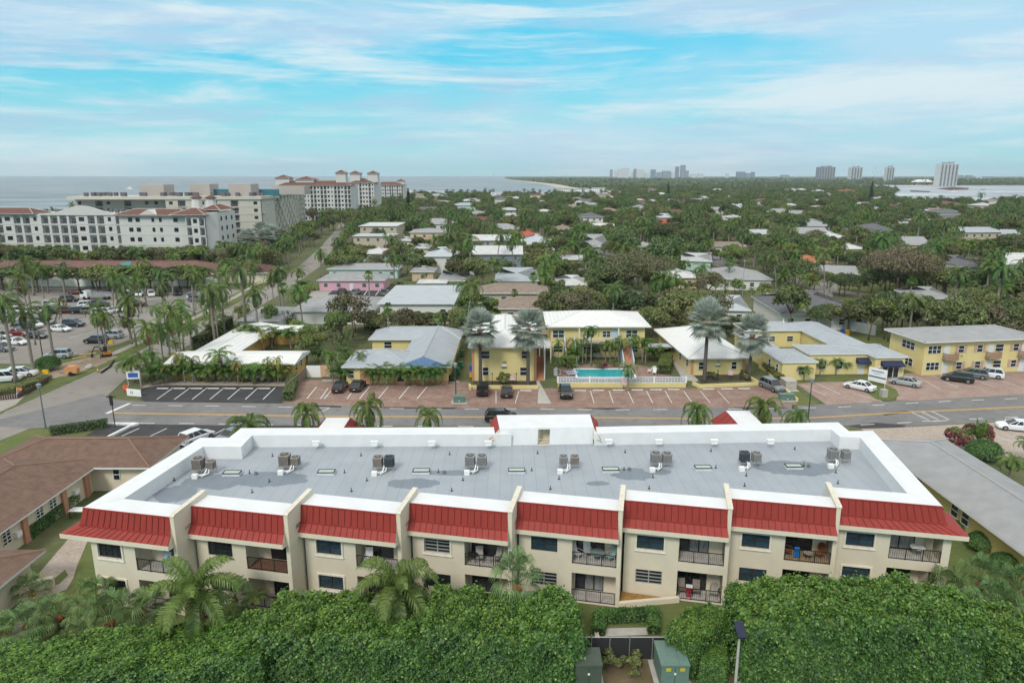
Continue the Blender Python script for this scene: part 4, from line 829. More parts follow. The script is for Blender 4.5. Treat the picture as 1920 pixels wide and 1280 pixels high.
# sun deck between the two blocks
w_ = MB(); w_.box(-10.4, -8.3, -3.2, 3, 2.55, 2.75); w_.box(-10.4, -10.2, -3.1, -2.9, 0, 2.55); w_.box(-8.5, -8.3, -3.1, -2.9, 0, 2.55); w_.build('sun_deck', WHF, t)
w_ = MB(); w_.box(-10.4, -8.3, -3.2, -3.15, 3.6, 3.68)
for i in range(22): w_.box(-10.4+i*.098, -10.36+i*.098, -3.19, -3.16, 2.75, 3.6)
w_.build('deck_railing', WHF, t)
MARKS.append(('white roofed block behind the pool', 15, 124, 9, 6))
t = thing('motel_cottage', 'single storey yellow cottage with large white tiled hip roof, right of nothing but palms', 'cottage', (33, 106.3, 0), R(3)); M5 = t
t['label'] = 'single storey yellow cottage with big white tiled hip roof beside two silver palms'
block(t, -4.4, 4.4, .8, 20.5, 2.75, 'hip', 1.7, YW, W, .8, 'y')
for x in (-4.4, 4.0): w_ = MB(); w_.box(x, x+.45, .7, .8, 0, 2.75); w_.build('salmon_corner_pilaster', TERR, t)
sashes(t, [(-2.6, .7, .9, 1.2, 1.25), (2.6, .7, .9, .9, 1.25), (-4.4, 2.6, .9, 1., 1.4, 'sash', 'l'), (-4.4, 6.5, .9, 1., 1.4, 'sash', 'l')])
text('114', .36, 'house_number', DARK, t, (0, .72, 2.15), (pi/2, 0, 0)); w_ = MB(); w_.box(-.3, .3, .72, .797, 1.5, 1.85, 0); w_.box(-.38, .38, .71, .797, 1.35, 1.5, 1); w_.build('wall_sign', [WPAINT, DARK], t)
w_ = MB(); w_.box(-9, -4.9, 9.5, 12, 2.3, 2.5); w_.build('flat_link_roof', ROOFM['pale'], t)
MARKS.append(('white roofed cottage', 33, 114, 5, 8))
t = thing('motel_office', 'rambling yellow motel office with flat grey roofs, courtyard and dark blue awnings', 'office', (50, 105, 0), R(2)); M6 = t
block(t, -8., -2.7, -.8, 7, 2.8, 'hip', .7, YW, G, .25, 'y'); block(t, -2.4, 7.6, 2.2, 8, 3.3, 'hip', .45, YW, G, .25, 'x'); block(t, 7.2, 12, .2, 7.5, 3.2, 'hip', .8, YW, G, .3, 'y', fascia=WHF)
block(t, 4.5, 10.2, 7.8, 26, 3.1, 'hip', .9, YW, G, .4, 'y'); block(t, -6., 4.4, 20.5, 26, 3.1, 'hip', .9, YW, G, .4, 'x'); block(t, -8, -5, 7.2, 20.4, 2.7, 'flat', 0, YW, G, .3)
sashes(t, [(-4.9, -.8, .9, 1.1, 1.2), (-8., 1, .9, .9, 1.3, 'sash', 'l'), (-8., 4, .9, .9, 1.3, 'sash', 'l'), (-.2, 2.2, .9, 1.2, 1.3), (2.5, 2.2, .9, 1.2, 1.2), (-1.6, 20.5, 1.1, 2.4, 1., 'slide'), (2.4, 20.5, 1.1, 1.2, 1.)]); fdoor(t, 6.2, 2.2)
d = MB(); d.box(8.5, 11.1, .1, .18, .05, 2.1, 0)
for x in (8.45, 9.3, 10.2, 11.1): d.box(x-.05, x+.05, .04, .1, .05, 2.15, 1)
d.box(8.4, 11.15, .04, .1, 2.1, 2.2, 1); d.build('glass_entrance', [GLASS, WHF], t)
AWN = mat('navy_awning', (.028, .035, .075), .8, var=.08)
for x0, x1, y, z in ((8.1, 11.5, .2, 2.75), (5.2, 7.4, 2.2, 2.75)):
    a = MB(); a.ext([(y, z), (y-1.1, z-.55), (y-1.1, z-.8), (y, z-.8)], 'x', x0, x1); a.build('awning', AWN, t)
s_ = MB(); s_.box(7.75, 8.3, .12, .17, 1.5, 1.9, 0); s_.box(7.75, 8.3, .11, .16, 1.5, 1.6, 1); s_.box(11.5, 11.95, .12, .17, 1.5, 2.1, 0); s_.box(11.55, 11.9, .11, .16, 1.7, 1.9, 2); s_.build('wall_sign', [WPAINT, DARK, mat('royal_blue', (.03, .08, .4))], t)
s_ = MB(); s_.cyl(2, 23, 4, 4.9, .12, 8, r1=.03); s_.build('roof_finial', WPAINT, t)
MARKS.append(('yellow motel office', 50, 112, 10, 10))
t = thing('apartment_block', 'two storey yellow apartment block with grey hip roof and small wooden balconies', 'apartment building', (74, 106.9, 0), R(8)); M7 = t
block(t, -8.6, 11, .8, 9, 5.5, 'hip', 1.2, YW, ROOFM['lightgrey'], .8, 'x'); 
for up in (0, 1):
    z = 3.55 if up else .85
    sashes(t, [(-6.9, .8, z, 2.3, 1.3, 'trip'), (-2.2, .8, z, 1.05, 1.2), (1.1, .8, z, 1.05, 1.2), (4.6, .8, z, 1.5, 1.2), (7.6, .8, z, 1.05, 1.2), (10.3, .8, z, .9, 1.2)])
    fwin(t, -8.6, 4.5, z, 3., 1.3, 'trip', 'l')
    for x in (-2.2, 1.1, 7.6):
        for q in (-.8, .8): s_ = MB(); s_.box(x+q-.22, x+q+.22, .74, .797, z-.02, z+1.22); s_.build('shutter', mat('salmon_shutter', (.50, .33, .24), .8), t)
    for x in (-4.7, 3.1, 9.1): fdoor(t, x, .8, 2.75*up)
WOODB = mat('weathered_wood', (.36, .235, .16), .85, var=.15, scale=4)
for x in (-4.3, 3.3, 9.1):
    b_ = MB(); b_.box(x-1.1, x+1.1, -.2, .79, 2.62, 2.75); b_.build('balcony_floor', WOODB, t); r_ = MB(); r_.box(x-1.1, x+1.1, -.2, -.14, 3.58, 3.66)
    for i in range(19): xx = x-1.08+i*.119; r_.box(xx-.035, xx+.035, -.19, -.15, 2.75, 3.58)
    for sx in (-1.1, 1.04): r_.box(x+sx, x+sx+.06, -.14, .79, 3.58, 3.66); [r_.box(x+sx+.01, x+sx+.05, -.05+j*.15, .02+j*.15, 2.75, 3.58) for j in range(5)]
    r_.build('balcony_railing', WOODB, t)
for x, s_ in ((-6.2, '130'), (-3, '132')): text(s_, .3, 'house_number', DARK, t, (x+1, .74, 3.0), (pi/2, 0, 0))
MARKS.append(('two storey apartment block', 74, 111, 10, 6))
# swimming pool
t = thing('swimming_pool', 'turquoise rectangular swimming pool behind the pierced white block fence', 'swimming pool', (15, 107.6, 0))
a = MB(); X0, X1, Y0, Y1 = -4.6, 4.4, -2.6, 2.4
POOLW = mat('pool_water', (.035, .33, .36), .08, .5, var=.10, scale=1.5, bump=.3, bscale=3)
a.face([(X0, Y0, .02), (X1, Y0, .02), (X1, Y1, .02), (X0, Y1, .02)]); a.v = [(x, y, .075) for x, y, z in a.v]; a.build('water_surface', POOLW, t)
b_ = MB(); b_.box(X0-.3, X1+.3, Y0-.3, Y0, .04, .14); b_.box(X0-.3, X1+.3, Y1, Y1+.3, .04, .14); b_.box(X0-.3, X0, Y0, Y1, .04, .14); b_.box(X1, X1+.3, Y0, Y1, .04, .14); b_.build('coping', WPAINT, t)
l = MB(); [l.tube([(X0+.2, Y1-.3+q, 0), (X0+.2, Y1-.3+q, .8), (X0+.6, Y1-.3+q, .8), (X0+.7, Y1-.3+q, 0)], .025, 6) for q in (0, -.5)]; l.build('ladder', SILV, t)
# pierced block fence, low yellow walls
t = thing('block_fence', 'pierced white breeze block fence on a yellow base in front of the pool', 'fence', (6.9, 100.2, 0))
LB = 19.3
a = MB(); a.box(0, LB, -.2, .2, 0, .75); a.build('base_wall', YW, t)
a = MB(); n = 44; a.box(0, LB, -.08, .08, .75, .80); a.box(0, LB, -.08, .08, 1.16, 1.2); a.box(0, LB, -.08, .08, 1.55, 1.62)
for i in range(n+1): x = LB*i/n; a.box(max(0, x-.05), min(LB, x+.05), -.075, .075, .8, 1.16); a.box(max(0, x-.05), min(LB, x+.05), -.075, .075, 1.2, 1.55)
for i in range(n):
    for z in (.98, 1.375): x = LB*(i+.5)/n; a.tube([(x-.12, 0, z-.12), (x+.12, 0, z+.12)], .025, 4); a.tube([(x-.12, 0, z+.12), (x+.12, 0, z-.12)], .025, 4)
a.build('pierced_block_panel', mat('white_blue_blocks', (.58, .62, .70), .7, var=.12, scale=2), t)
for x in (0, 4.8, 9.7, 14.5, LB): a = MB(); a.box(x-.12, x+.12, -.12, .12, .75, 1.68); a.build('pier', WPAINT, t)
def lowwall(pts, h, lab, m=YW, th=.28, cap=None):
    mb = MB()
    for (a, b) in zip(pts[:-1], pts[1:]):
        dx, dy = b[0]-a[0], b[1]-a[1]; l = hypot(dx, dy); nx, ny = -dy/l*th/2, dx/l*th/2; ex, ey = dx/l*th/2, dy/l*th/2
        mb.prism([(a[0]-nx-ex, a[1]-ny-ey), (b[0]-nx+ex, b[1]-ny+ey), (b[0]+nx+ex, b[1]+ny+ey), (a[0]+nx-ex, a[1]+ny-ey)], 0, h+random.uniform(0, .004))
    return tag(mb.build('low_wall', m), lab, 'wall')
lowwall([P(1555, 612)[:2], P(1640, 629)[:2]], 2.0, 'white garden wall behind the office and the clipped trees', WPAINT, .2)
lowwall([(-6.2, 98.8), (-6.4, 100.2)], .55, 'short yellow wall return beside the dumpster passage'); lowwall([(-6.1, 99.4), (3.8, 99.4)], .55, 'low yellow wall before the two storey block')
lowwall([P(1300, 722)[:2], P(1312, 727)[:2], P(1425, 722)[:2], P(1392, 703)[:2]], .5, 'low yellow wall before the white roofed cottage')
lowwall([P(1424, 690)[:2], P(1440, 700)[:2], P(1452, 716)[:2], P(1494, 752)[:2]], .45, 'low yellow wall along the strip beside the office lot')
lowwall([P(1781, 920)[:2], P(1860, 1000)[:2], P(1920, 1060)[:2]], .8, 'cream garden wall between the condominium and the grey roofed building', CREAM)
lowwall([P(62, 1105)[:2], P(95, 1100)[:2]], .8, 'low cream wall end beside the curved paver path', CREAM, .5)
lowwall([P(1114, 1172)[:2], P(1122, 1212)[:2]], .35, 'narrow cream kerb wall beside the clipped square hedge', CREAM, .3)
lowwall([lw(.1, .1), lw(4.2, 1.6)], .4, 'low cream planter wall holding orange mulch beside the lower patio', CREAM, .3)
sheet('mulch_bed', [lw(.05, .2), lw(4., 1.65), lw(.05, 1.8)], .2, MULCH); 
lowwall([P(248, 800)[:2], P(258, 797)[:2]], .3, 'end of white kerb wall by the grass triangle', WPAINT, .3)
lowwall([(-52, 83.9), (-48.3, 83.9), (-49.2, 78.5)], .3, 'low white kerb wall round the grass triangle at the corner', WPAINT, .3)
for pts in ([(-6, 100), (3.8, 100), (3.8, 103.4), (-6, 103.4)], g((1315, 718), (1400, 712), (1405, 704), (1300, 704)), g((604, 711), (860, 713), (860, 704), (604, 704)), g((345, 703), (400, 709), (545, 709), (550, 705), (350, 698))): sheet('mulch_bed', pts, .055, BED)
# ---------- brown shingled building by the corner, grey building on the other side
t = thing('shingled_building', 'L-shaped cream building with brown shingle roof and salmon piers beside the condominium', 'building', (-45, 62, 0), R(0))
BR = ROOFM['brown']
block(t, -7.3, 8.3, 2.8, 9.8, 2.7, 'hip', 1.4, CREAM, BR, .8, 'x'); block(t, -6.9, 2.7, -11.5, 4, 2.68, 'hip', 1.45, CREAM, BR, .8, 'y')
for dd in (-7.3, -1.9, 1.6, -11.2): p_ = MB(); p_.box(2.7, 2.95, dd-.3, dd+.3, 0, 2.65); p_.build('salmon_pier', TERR, t)
for dd in (-5.2, -3.4, -9.4): fwin(t, 2.7, dd, 1., 1., 1.3, 'louvre', 'r')
for dd in (-.2, -8.3): a = MB(); a.box(2.7, 3.05, dd-.3, dd+.3, 1.1, 1.6); a.build('window_air_conditioner', WPAINT, t)
fwin(t, 5.2, 2.8, 1.2, .7, 1.2)
MARKS.append(('brown shingled building', -45, 62, 8, 10))
t = thing('shingled_cottage', 'corner of a cream cottage with brown shingle roof by the paver path', 'cottage', (-41, 46.5, 0))
block(t, -6, 4.1, -12, 1.2, 2.7, 'hip', 1.5, CREAM, BR, .8, 'y')
t = thing('grey_roofed_building', 'long mustard yellow building with light grey shingle roof beside the condominium', 'building', (43.2, 56, 0))
OL = WALL['olive']; block(t, -3.3, 3.6, -22, 14.8, 2.75, 'hip', 1.35, OL, ROOFM['lightgrey'], .8, 'y')
for y in (8.0, 6.8, 1.2, -.3, -8, -9.5): fwin(t, -3.3, y, 1.1, 1.05, 1.25, 'sash', 'l')
MARKS.append(('grey roofed mustard building', 43, 56, 4, 18))
# ---------- plants: prototypes
LG = {
 'coco': leafmat('coconut_frond', (.070, .15, .028), (.12, .20, .042), .25, .2, .4, lv=.45), 'royal': leafmat('royal_palm_frond', (.068, .135, .034), (.11, .175, .05), .25, .25, .4), 'yel': leafmat('yellow_green_frond', (.20, .24, .04), (.27, .24, .05), .3, .25, .4),
 'silver': leafmat('silver_fan_leaf', (.33, .39, .33), (.43, .48, .42), .4, .1, .5), 'fan': leafmat('sabal_fan_leaf', (.115, .20, .065), (.18, .27, .095), .25, .15, .5, lv=.45), 'dryf': leafmat('dry_palm_leaf', (.22, .13, .07), (.28, .18, .11), .2, .2, 1),
 'dark': leafmat('dark_leaf', (.070, .11, .042), (.13, .165, .068), .25, .34), 'mid': leafmat('mid_green_leaf', (.10, .145, .048), (.165, .20, .08), .3, .36), 'light': leafmat('light_green_leaf', (.14, .215, .045), (.21, .265, .075), .3, .2), 'brown': leafmat('brownish_leaf', (.14, .135, .075), (.19, .165, .10), .25, .2),
 'hedge': leafmat('glossy_hedge_leaf', (.048, .125, .026), (.09, .20, .04), .3, .04, .9, gloss=.04, lv=.55), 'tip': leafmat('fresh_tip_leaf', (.15, .28, .04), (.21, .34, .055), .35, .04, .9, gloss=.04), 'conif': leafmat('conifer_needle', (.02, .038, .018), (.03, .05, .022), .1, .15), 'pinkf': leafmat('magenta_bloom', (.22, .03, .06), (.30, .06, .09), .3, .15, 1.5), 'clip': leafmat('clipped_hedge_leaf', (.07, .14, .028), (.12, .20, .036), .3, .2, 1.2)}
def rvec(rg):
    z = rg.uniform(-1, 1); a = rg.uniform(0, 2*pi); r = math.sqrt(1-z*z); return np.array((r*cos(a), r*sin(a), z))
class LeafMesh:
    "quads from numpy arrays"
    def __init__(s): s.V = []; s.M = []; s.n = 0
    def add(s, quads, mi=0): s.V.append(np.asarray(quads, np.float32).reshape(-1, 4, 3)); s.M += [mi]*len(s.V[-1])
    def mesh(s, name, mats):
        V = np.concatenate(s.V); n = len(V); me = bpy.data.meshes.new(name)
        me.vertices.add(n*4); me.vertices.foreach_set('co', V.reshape(-1)); me.loops.add(n*4); me.loops.foreach_set('vertex_index', np.arange(n*4, dtype=np.int32))
        me.polygons.add(n); me.polygons.foreach_set('loop_start', np.arange(0, n*4, 4, dtype=np.int32)); me.polygons.foreach_set('loop_total', np.full(n, 4, np.int32))
        for m in mats: me.materials.append(m)
        me.polygons.foreach_set('material_index', np.array(s.M, np.int32)); me.update(calc_edges=True); me.validate(); return me
def leaves(rs, C, N, size, jit=.7, up=.35, asp=.62):
    "rhombic leaves at points C with outward normals N"
    n = len(C); nn = N+rs.normal(0, jit, (n, 3)); nn[:, 2] += up; nn /= np.linalg.norm(nn, axis=1)[:, None]+1e-6
    a = np.cross(nn, rs.normal(0, 1, (n, 3))); a /= np.linalg.norm(a, axis=1)[:, None]+1e-6; b = np.cross(nn, a)
    sz = size*rs.uniform(.6, 1.3, n)[:, None]
    return np.stack([C-a*sz*.5, C+b*sz*asp*.5-a*sz*.05, C+a*sz*.5-nn*sz*.12, C-b*sz*asp*.5-a*sz*.05], 1)
def lobes(rs, rx, ry, rz, n, rlo, rhi, zc, bottom=-.35):
    L_ = []
    for i in range(n):
        u = 2*pi*rs.random(); z = rs.uniform(bottom, .95); q = math.sqrt(max(0, 1-z*z))*rs.uniform(.55, .95); r = rs.uniform(rlo, rhi)
        L_.append((rx*q*cos(u), ry*q*sin(u), zc+rz*z*rs.uniform(.6, .9), r))
    return L_
def crown_mesh(name, seed, L_, n, size, mats, split=.25, jit=.7, flat=.8, inner=.35):
    rs = np.random.RandomState(seed); lm = LeafMesh(); L_ = np.array(L_); wgt = L_[:, 3]**2; wgt /= wgt.sum()
    idx = rs.choice(len(L_), n, p=wgt); D = rs.normal(0, 1, (n, 3)); D /= np.linalg.norm(D, axis=1)[:, None]
    D[:, 2] = np.where(D[:, 2] < -.35, -D[:, 2], D[:, 2])
    rad = L_[idx, 3]*(1-inner*rs.random(n)**1.8)*rs.uniform(.92, 1.12, n)
    C = L_[idx, :3]+D*rad[:, None]*np.array((1, 1, flat))
    Q_ = leaves(rs, C, D, size, jit)
    if len(mats) > 1:
        tone = rs.random(len(L_)); sel = ((tone[idx]*.6+rs.random(n)*.4+D[:, 2]*.15) > 1-split); lm.add(Q_[~sel], 0); lm.add(Q_[sel], 1)
    else: lm.add(Q_)
    return lm.mesh(name, mats)
def trunk_mb(rs, h, r, L_, m=TREEB, lean=.3):
    b = MB(); top = (rs.uniform(-lean, lean), rs.uniform(-lean, lean), h); b.tube([(0, 0, -.1), (top[0]*.3, top[1]*.3, h*.5), top], [r*1.25, r*.9, r*.75], 8)
    for l in L_[:9]: mid = ((top[0]+l[0])*.5, (top[1]+l[1])*.5, (h+l[2])*.5-.1*l[3]); b.tube([top, mid, (l[0], l[1], l[2])], [r*.55, r*.35, r*.12], 6)
    return b
PROTO = {}
def mk_tree(key, name, seed, rx, rz, h, n, size, mats, nl=12, split=.3, cat='tree', flat=.8, jit=.7, bottom=-.35, tr=.16):
    rs = np.random.RandomState(seed); L_ = lobes(rs, rx, rx*.95, rz, nl, rx*.30, rx*.50, h, bottom); cm = crown_mesh('crown', seed, L_, n, size, mats, split, jit, flat)
    tb_ = trunk_mb(rs, max(.8, h-rz*.7), tr, L_)
    PROTO[key] = dict(name=name, cat=cat, r=rx, h=h+rz, parts=[('crown', cm), ('trunk', tb_.mesh('trunk', TREEB, True))])
mk_tree('t1', 'broadleaf_tree', 1, 3.3, 2.3, 4.6, 3000, .50, [LG['dark'], LG['mid']]); mk_tree('t2', 'broadleaf_tree', 2, 3.8, 2.5, 4.8, 3400, .50, [LG['mid'], LG['dark']], 14)
mk_tree('t3', 'broadleaf_tree', 3, 3.0, 2.2, 4.3, 2800, .45, [LG['mid'], LG['light']], 11, .4); mk_tree('t4', 'spreading_tree', 4, 5.2, 2.2, 5.0, 4600, .46, [LG['dark'], LG['mid']], 22, .35, flat=.6, tr=.25)
mk_tree('t5', 'brown_leaved_tree', 5, 3.6, 2.2, 4.4, 2400, .40, [LG['brown'], LG['mid']], 13, .25); mk_tree('t6', 'light_green_tree', 6, 2.5, 1.9, 3.6, 2300, .42, [LG['light'], LG['mid']], 9, .3); mk_tree('t7', 'spreading_tree', 12, 6.4, 2.2, 5.2, 9000, .34, [LG['brown'], LG['mid']], 30, .25, flat=.6, tr=.3)
mk_tree('sh', 'shrub', 7, 1.0, .75, .8, 700, .26, [LG['mid'], LG['light']], 6, .3, 'shrub', tr=.05); mk_tree('shd', 'shrub', 8, .9, .6, .7, 700, .24, [LG['dark'], LG['mid']], 6, .3, 'shrub', tr=.05); mk_tree('shp', 'flowering_shrub', 9, 1.1, .8, .75, 2200, .2, [LG['pinkf'], LG['mid']], 14, .5, 'shrub', tr=.04, bottom=-.8)
PROTO['ball'] = dict(name='clipped_bush', cat='shrub', r=1.5, h=2, parts=[('crown', crown_mesh('crown', 91, [(0, 0, .95, 1.5), (.3, .2, .9, 1.4)], 6500, .17, [LG['hedge'], LG['mid']], .2, .4, .72, .12))])
# Norfolk pine
rs = np.random.RandomState(33); lm = LeafMesh(); 
for z in np.arange(1.6, 12.8, .55):
    rr = (13-z)*.155+.15
    for k in range(9):
        u = 2*pi*k/9+z; m_ = int(14+rr*14); q = rs.random(m_)**.7*rr
        C = np.stack([q*cos(u)+rs.normal(0, .08, m_), q*sin(u)+rs.normal(0, .08, m_), z-q*.12+rs.normal(0, .08, m_)], 1); lm.add(leaves(rs, C, np.tile((0, 0, 1.), (m_, 1)), .42, .4, .8))
tb_ = MB(); tb_.tube([(0, 0, -.1), (0, 0, 13)], [.2, .03], 7); PROTO['pine'] = dict(name='norfolk_pine', cat='tree', r=2, h=13, parts=[('crown', lm.mesh('crown', [LG['conif']])), ('trunk', tb_.mesh('trunk', TREEB))])
# bare tree
tb_ = MB(); rg = random.Random(5)
def branch(p, d, l, r, dep):
    q = tuple(p[i]+d[i]*l for i in range(3)); tb_.tube([p, q], [r, r*.65], 5, cap=False)
    if dep == 0: return
    for k in range(3):
        e = np.array(d)+rvec(rg)*.65; e[2] = abs(e[2])*.8+.15; e /= np.linalg.norm(e); branch(q, tuple(e), l*.72, r*.62, dep-1)
branch((0, 0, 0), (0, 0, 1), 1.6, .16, 5); PROTO['bare'] = dict(name='bare_tree', cat='tree', r=3, h=6, parts=[('trunk', tb_.mesh('trunk', mat('pale_grey_bark', (.30, .26, .22), .9)))])
# feather palms
def frond(rs, lm, az, el, Lf, droop, nl, ll, w, hang, mi=0, base=(0, 0, 0), twist=0.):
    "one arching frond: rachis + paired leaflets"
    ca, sa = cos(az), sin(az); N = 14; pts = []; p = np.array(base, float); e = el
    for i in range(N+1):
        pts.append(p.copy()); p = p+np.array((cos(e)*ca, cos(e)*sa, sin(e)))*Lf/N; e -= droop/N*(1+.8*i/N)
    pts = np.array(pts); side = np.array((-sa, ca, 0.)); Q_ = []
    for i in range(N):
        w0, w1 = .05*(1-i/N)+.012, .05*(1-(i+1)/N)+.012; Q_.append([pts[i]-side*w0, pts[i]+side*w0, pts[i+1]+side*w1, pts[i+1]-side*w1])
    for j in range(nl):
        f = .12+.86*j/nl; x = f*N; i = min(N-1, int(x)); q = pts[i]+(pts[i+1]-pts[i])*(x-i); tg = pts[i+1]-pts[i]; tg /= np.linalg.norm(tg)
        upv = np.cross(side, tg); upv *= 1 if upv[2] > 0 else -1
        lj = ll*(.45+.55*sin(pi*min(1, f*1.05)))*rs.uniform(.85, 1.1)
        for sg in (-1, 1):
            d = side*sg*.85+tg*.55+upv*.25; d += rs.normal(0, .07, 3); d /= np.linalg.norm(d); m1 = q+d*lj*.5; d2 = d*.8+np.array((0, 0, -hang)); d2 /= np.linalg.norm(d2); t_ = m1+d2*lj*.5
            ww = tg*w*.5; Q_.append([q-ww*.6, q+ww*.6, m1+ww, m1-ww]); Q_.append([m1-ww, m1+ww, t_+ww*.15, t_-ww*.15])
    lm.add(Q_, mi)
def palm(key, name, seed, h, r, nf, Lf, nl, ll, w, hang, leaf, el0=75, el1=-30, droop=1.6, curve=.0, shaft=None, dead=0, dry=None, trunkm=PALMT, cat='palm', bulge=1.3):
    rs = np.random.RandomState(seed); lm = LeafMesh()
    for i in range(nf):
        f = (i+.5)/nf; el = R(el0+(el1-el0)*f**.9)+rs.normal(0, .08); az = i*2.39996+rs.normal(0, .15); frond(rs, lm, az, el, Lf*rs.uniform(.85, 1.08)*(.8+.2*sin(pi*f)), droop*rs.uniform(.8, 1.15), nl, ll, w, hang*rs.uniform(.8, 1.3), 1 if (dead and i >= nf-dead) else 0, (0, 0, 0))
    me = lm.mesh('crown', [LG[leaf], LG[dry or 'dryf']]); me.transform(mathutils.Matrix.Translation((curve, 0, h)))
    tb_ = MB(); N = 8; pts = [(curve*(i/N)**1.6, 0, -.1+(h+.1)*i/N) for i in range(N+1)]; tb_.tube(pts, [r*(bulge if i == 0 else 1-.25*i/N) for i in range(N+1)], 9)
    parts = [('crown', me), ('trunk', tb_.mesh('trunk', trunkm, True))]
    if shaft:
        s_ = MB(); s_.tube([(curve, 0, h-shaft), (curve, 0, h-shaft*.4), (curve, 0, h+.15)], [r*.95, r*1.0, r*.5], 9); parts.append(('crownshaft', s_.mesh('crownshaft', mat('green_crownshaft', (.10, .16, .05), .5), True)))
    else:
        s_ = MB(); s_.tube([(curve, 0, h-.55), (curve, 0, h-.2), (curve, 0, h+.1)], [r*.8, r*1.7, r*.9], 9); parts.append(('boot', s_.mesh('boot', mat('brown_frond_bases', (.20, .10, .05), .95, var=.4, scale=12), True)))
    PROTO[key] = dict(name=name, cat=cat, r=Lf*.8, h=h+Lf*.35, parts=parts)
palm('royal', 'royal_palm', 21, 10.5, .26, 16, 4.1, 32, .68, .11, .9, 'royal', 78, -42, 1.7, 0, 1.5); palm('royal2', 'royal_palm', 22, 8.5, .24, 15, 3.8, 30, .64, .11, .9, 'royal', 75, -45, 1.8, .3, 1.3)
palm('coco', 'coconut_palm', 23, 7.5, .16, 17, 3.5, 30, .75, .10, .6, 'coco', 78, -40, 1.5, .9, dead=1); palm('coco2', 'coconut_palm', 24, 6., .15, 16, 3.3, 28, .7, .10, .6, 'coco', 75, -35, 1.5, -.6, dead=2); palm('coco3', 'coconut_palm', 25, 8.8, .15, 15, 3.3, 26, .7, .10, .7, 'royal', 72, -50, 1.7, 1.3, dead=2)
palm('small', 'feather_palm', 26, 2.9, .09, 11, 1.9, 24, .42, .06, .5, 'coco', 75, -25, 1.7); palm('smally', 'golden_feather_palm', 27, 3.1, .08, 11, 1.7, 22, .42, .07, .5, 'yel', 72, -35, 1.8, dead=1)
palm('tallthin', 'feather_palm', 28, 5.8, .09, 12, 1.9, 24, .42, .06, .7, 'coco', 70, -40, 1.9, .2); palm('queen', 'queen_palm', 29, 4.4, .15, 18, 3.1, 46, .62, .06, 1.3, 'coco', 78, -30, 1.9, .0)
palm('date', 'pygmy_date_palm', 30, 2.9, .10, 20, 1.7, 30, .34, .04, .4, 'fan', 80, -40, 1.5); palm('near', 'coconut_palm', 31, 3.9, .14, 20, 4.0, 50, .95, .085, .8, 'coco', 86, -22, 1.55, .05, dead=1); palm('near2', 'coconut_palm', 35, 3.9, .14, 19, 4.0, 50, .95, .085, .8, 'coco', 88, -18, 1.6, -.05)
# fan palms
def fanleaf(rs, lm, base, az, el, pet, Rf, nseg, sp, mi=0, foldz=.12, stem=True, hang=0., wid=1.):
    d = np.array((cos(el)*cos(az), cos(el)*sin(az), sin(el))); c = np.array(base)+d*pet; s_ = np.array((-sin(az), cos(az), 0.)); n_ = np.cross(d, s_); n_ *= 1 if n_[2] > 0 else -1
    Q_ = []; ww = .03
    if stem: Q_.append([np.array(base)-s_*ww, np.array(base)+s_*ww, c+s_*ww*.6, c-s_*ww*.6])
    for k in range(nseg):
        a = -sp+2*sp*k/(nseg-1); dr = d*cos(a)+s_*sin(a); pr = np.cross(n_, dr); L_ = Rf*(1-.18*abs(a)/sp)*rs.uniform(.93, 1.05); hw = Rf*sp*.62/nseg*wid
        m_ = c+dr*L_*.6+n_*foldz*L_*.3*(1 if k % 2 else -1)*.3; tp = c+dr*L_-np.array((0, 0, 1))*L_*(.16+hang); Q_.append([c, m_+pr*hw, tp, m_-pr*hw])
    lm.add(Q_, mi)
def fanpalm(key, name, seed, h, r, nf, pet, Rf, nseg, sp, leaf, el0=85, el1=-45, dead=0, hang=.0, boot=.5, trunkm=PALMT, cat='palm', wid=1.25):
    rs = np.random.RandomState(seed); lm = LeafMesh()
    for i in range(nf):
        f = (i+.5)/nf; el = R(el0+(el1-el0)*f)+rs.normal(0, .1); fanleaf(rs, lm, (0, 0, -.0), i*2.39996+rs.normal(0, .2), el, pet*rs.uniform(.8, 1.2), Rf*rs.uniform(.85, 1.1), nseg, sp, 0, hang=hang, wid=wid)
    for i in range(dead): fanleaf(rs, lm, (0, 0, -.1), i*2.4, R(-68)+rs.normal(0, .1), pet*.7, Rf*.8, 8, .7, 1)
    me = lm.mesh('crown', [LG[leaf], LG['dryf']]); me.transform(mathutils.Matrix.Translation((0, 0, h)))
    tb_ = MB(); tb_.tube([(0, 0, -.1), (0, 0, .5), (0, 0, h*.6), (0, 0, h)], [r*1.5, r*1.1, r*.9, r*.85], 10); parts = [('crown', me), ('trunk', tb_.mesh('trunk', trunkm, True))]
    if boot: s_ = MB(); s_.tube([(0, 0, h-boot-.1), (0, 0, h-boot*.4), (0, 0, h)], [r*.9, r*1.9, r*1.1], 10); parts.append(('boot', s_.mesh('boot', mat('orange_brown_boots', (.26, .10, .045), .95, var=.45, scale=14, bump=.8, bscale=30), True)))
    PROTO[key] = dict(name=name, cat=cat, r=pet+Rf, h=h+pet+Rf, parts=parts)
fanpalm('bis', 'silver_fan_palm', 41, 8.2, .27, 40, 1.45, 2.05, 26, 1.55, 'silver', 88, -62, 4, -.06, .6, mat('dark_palm_trunk', (.10, .085, .075), .9, var=.3, scale=8, bump=.4))
fanpalm('bis2', 'silver_fan_palm', 42, 6.8, .24, 38, 1.45, 2.0, 26, 1.55, 'silver', 88, -62, 3, -.04, .6, MATS['dark_palm_trunk'])
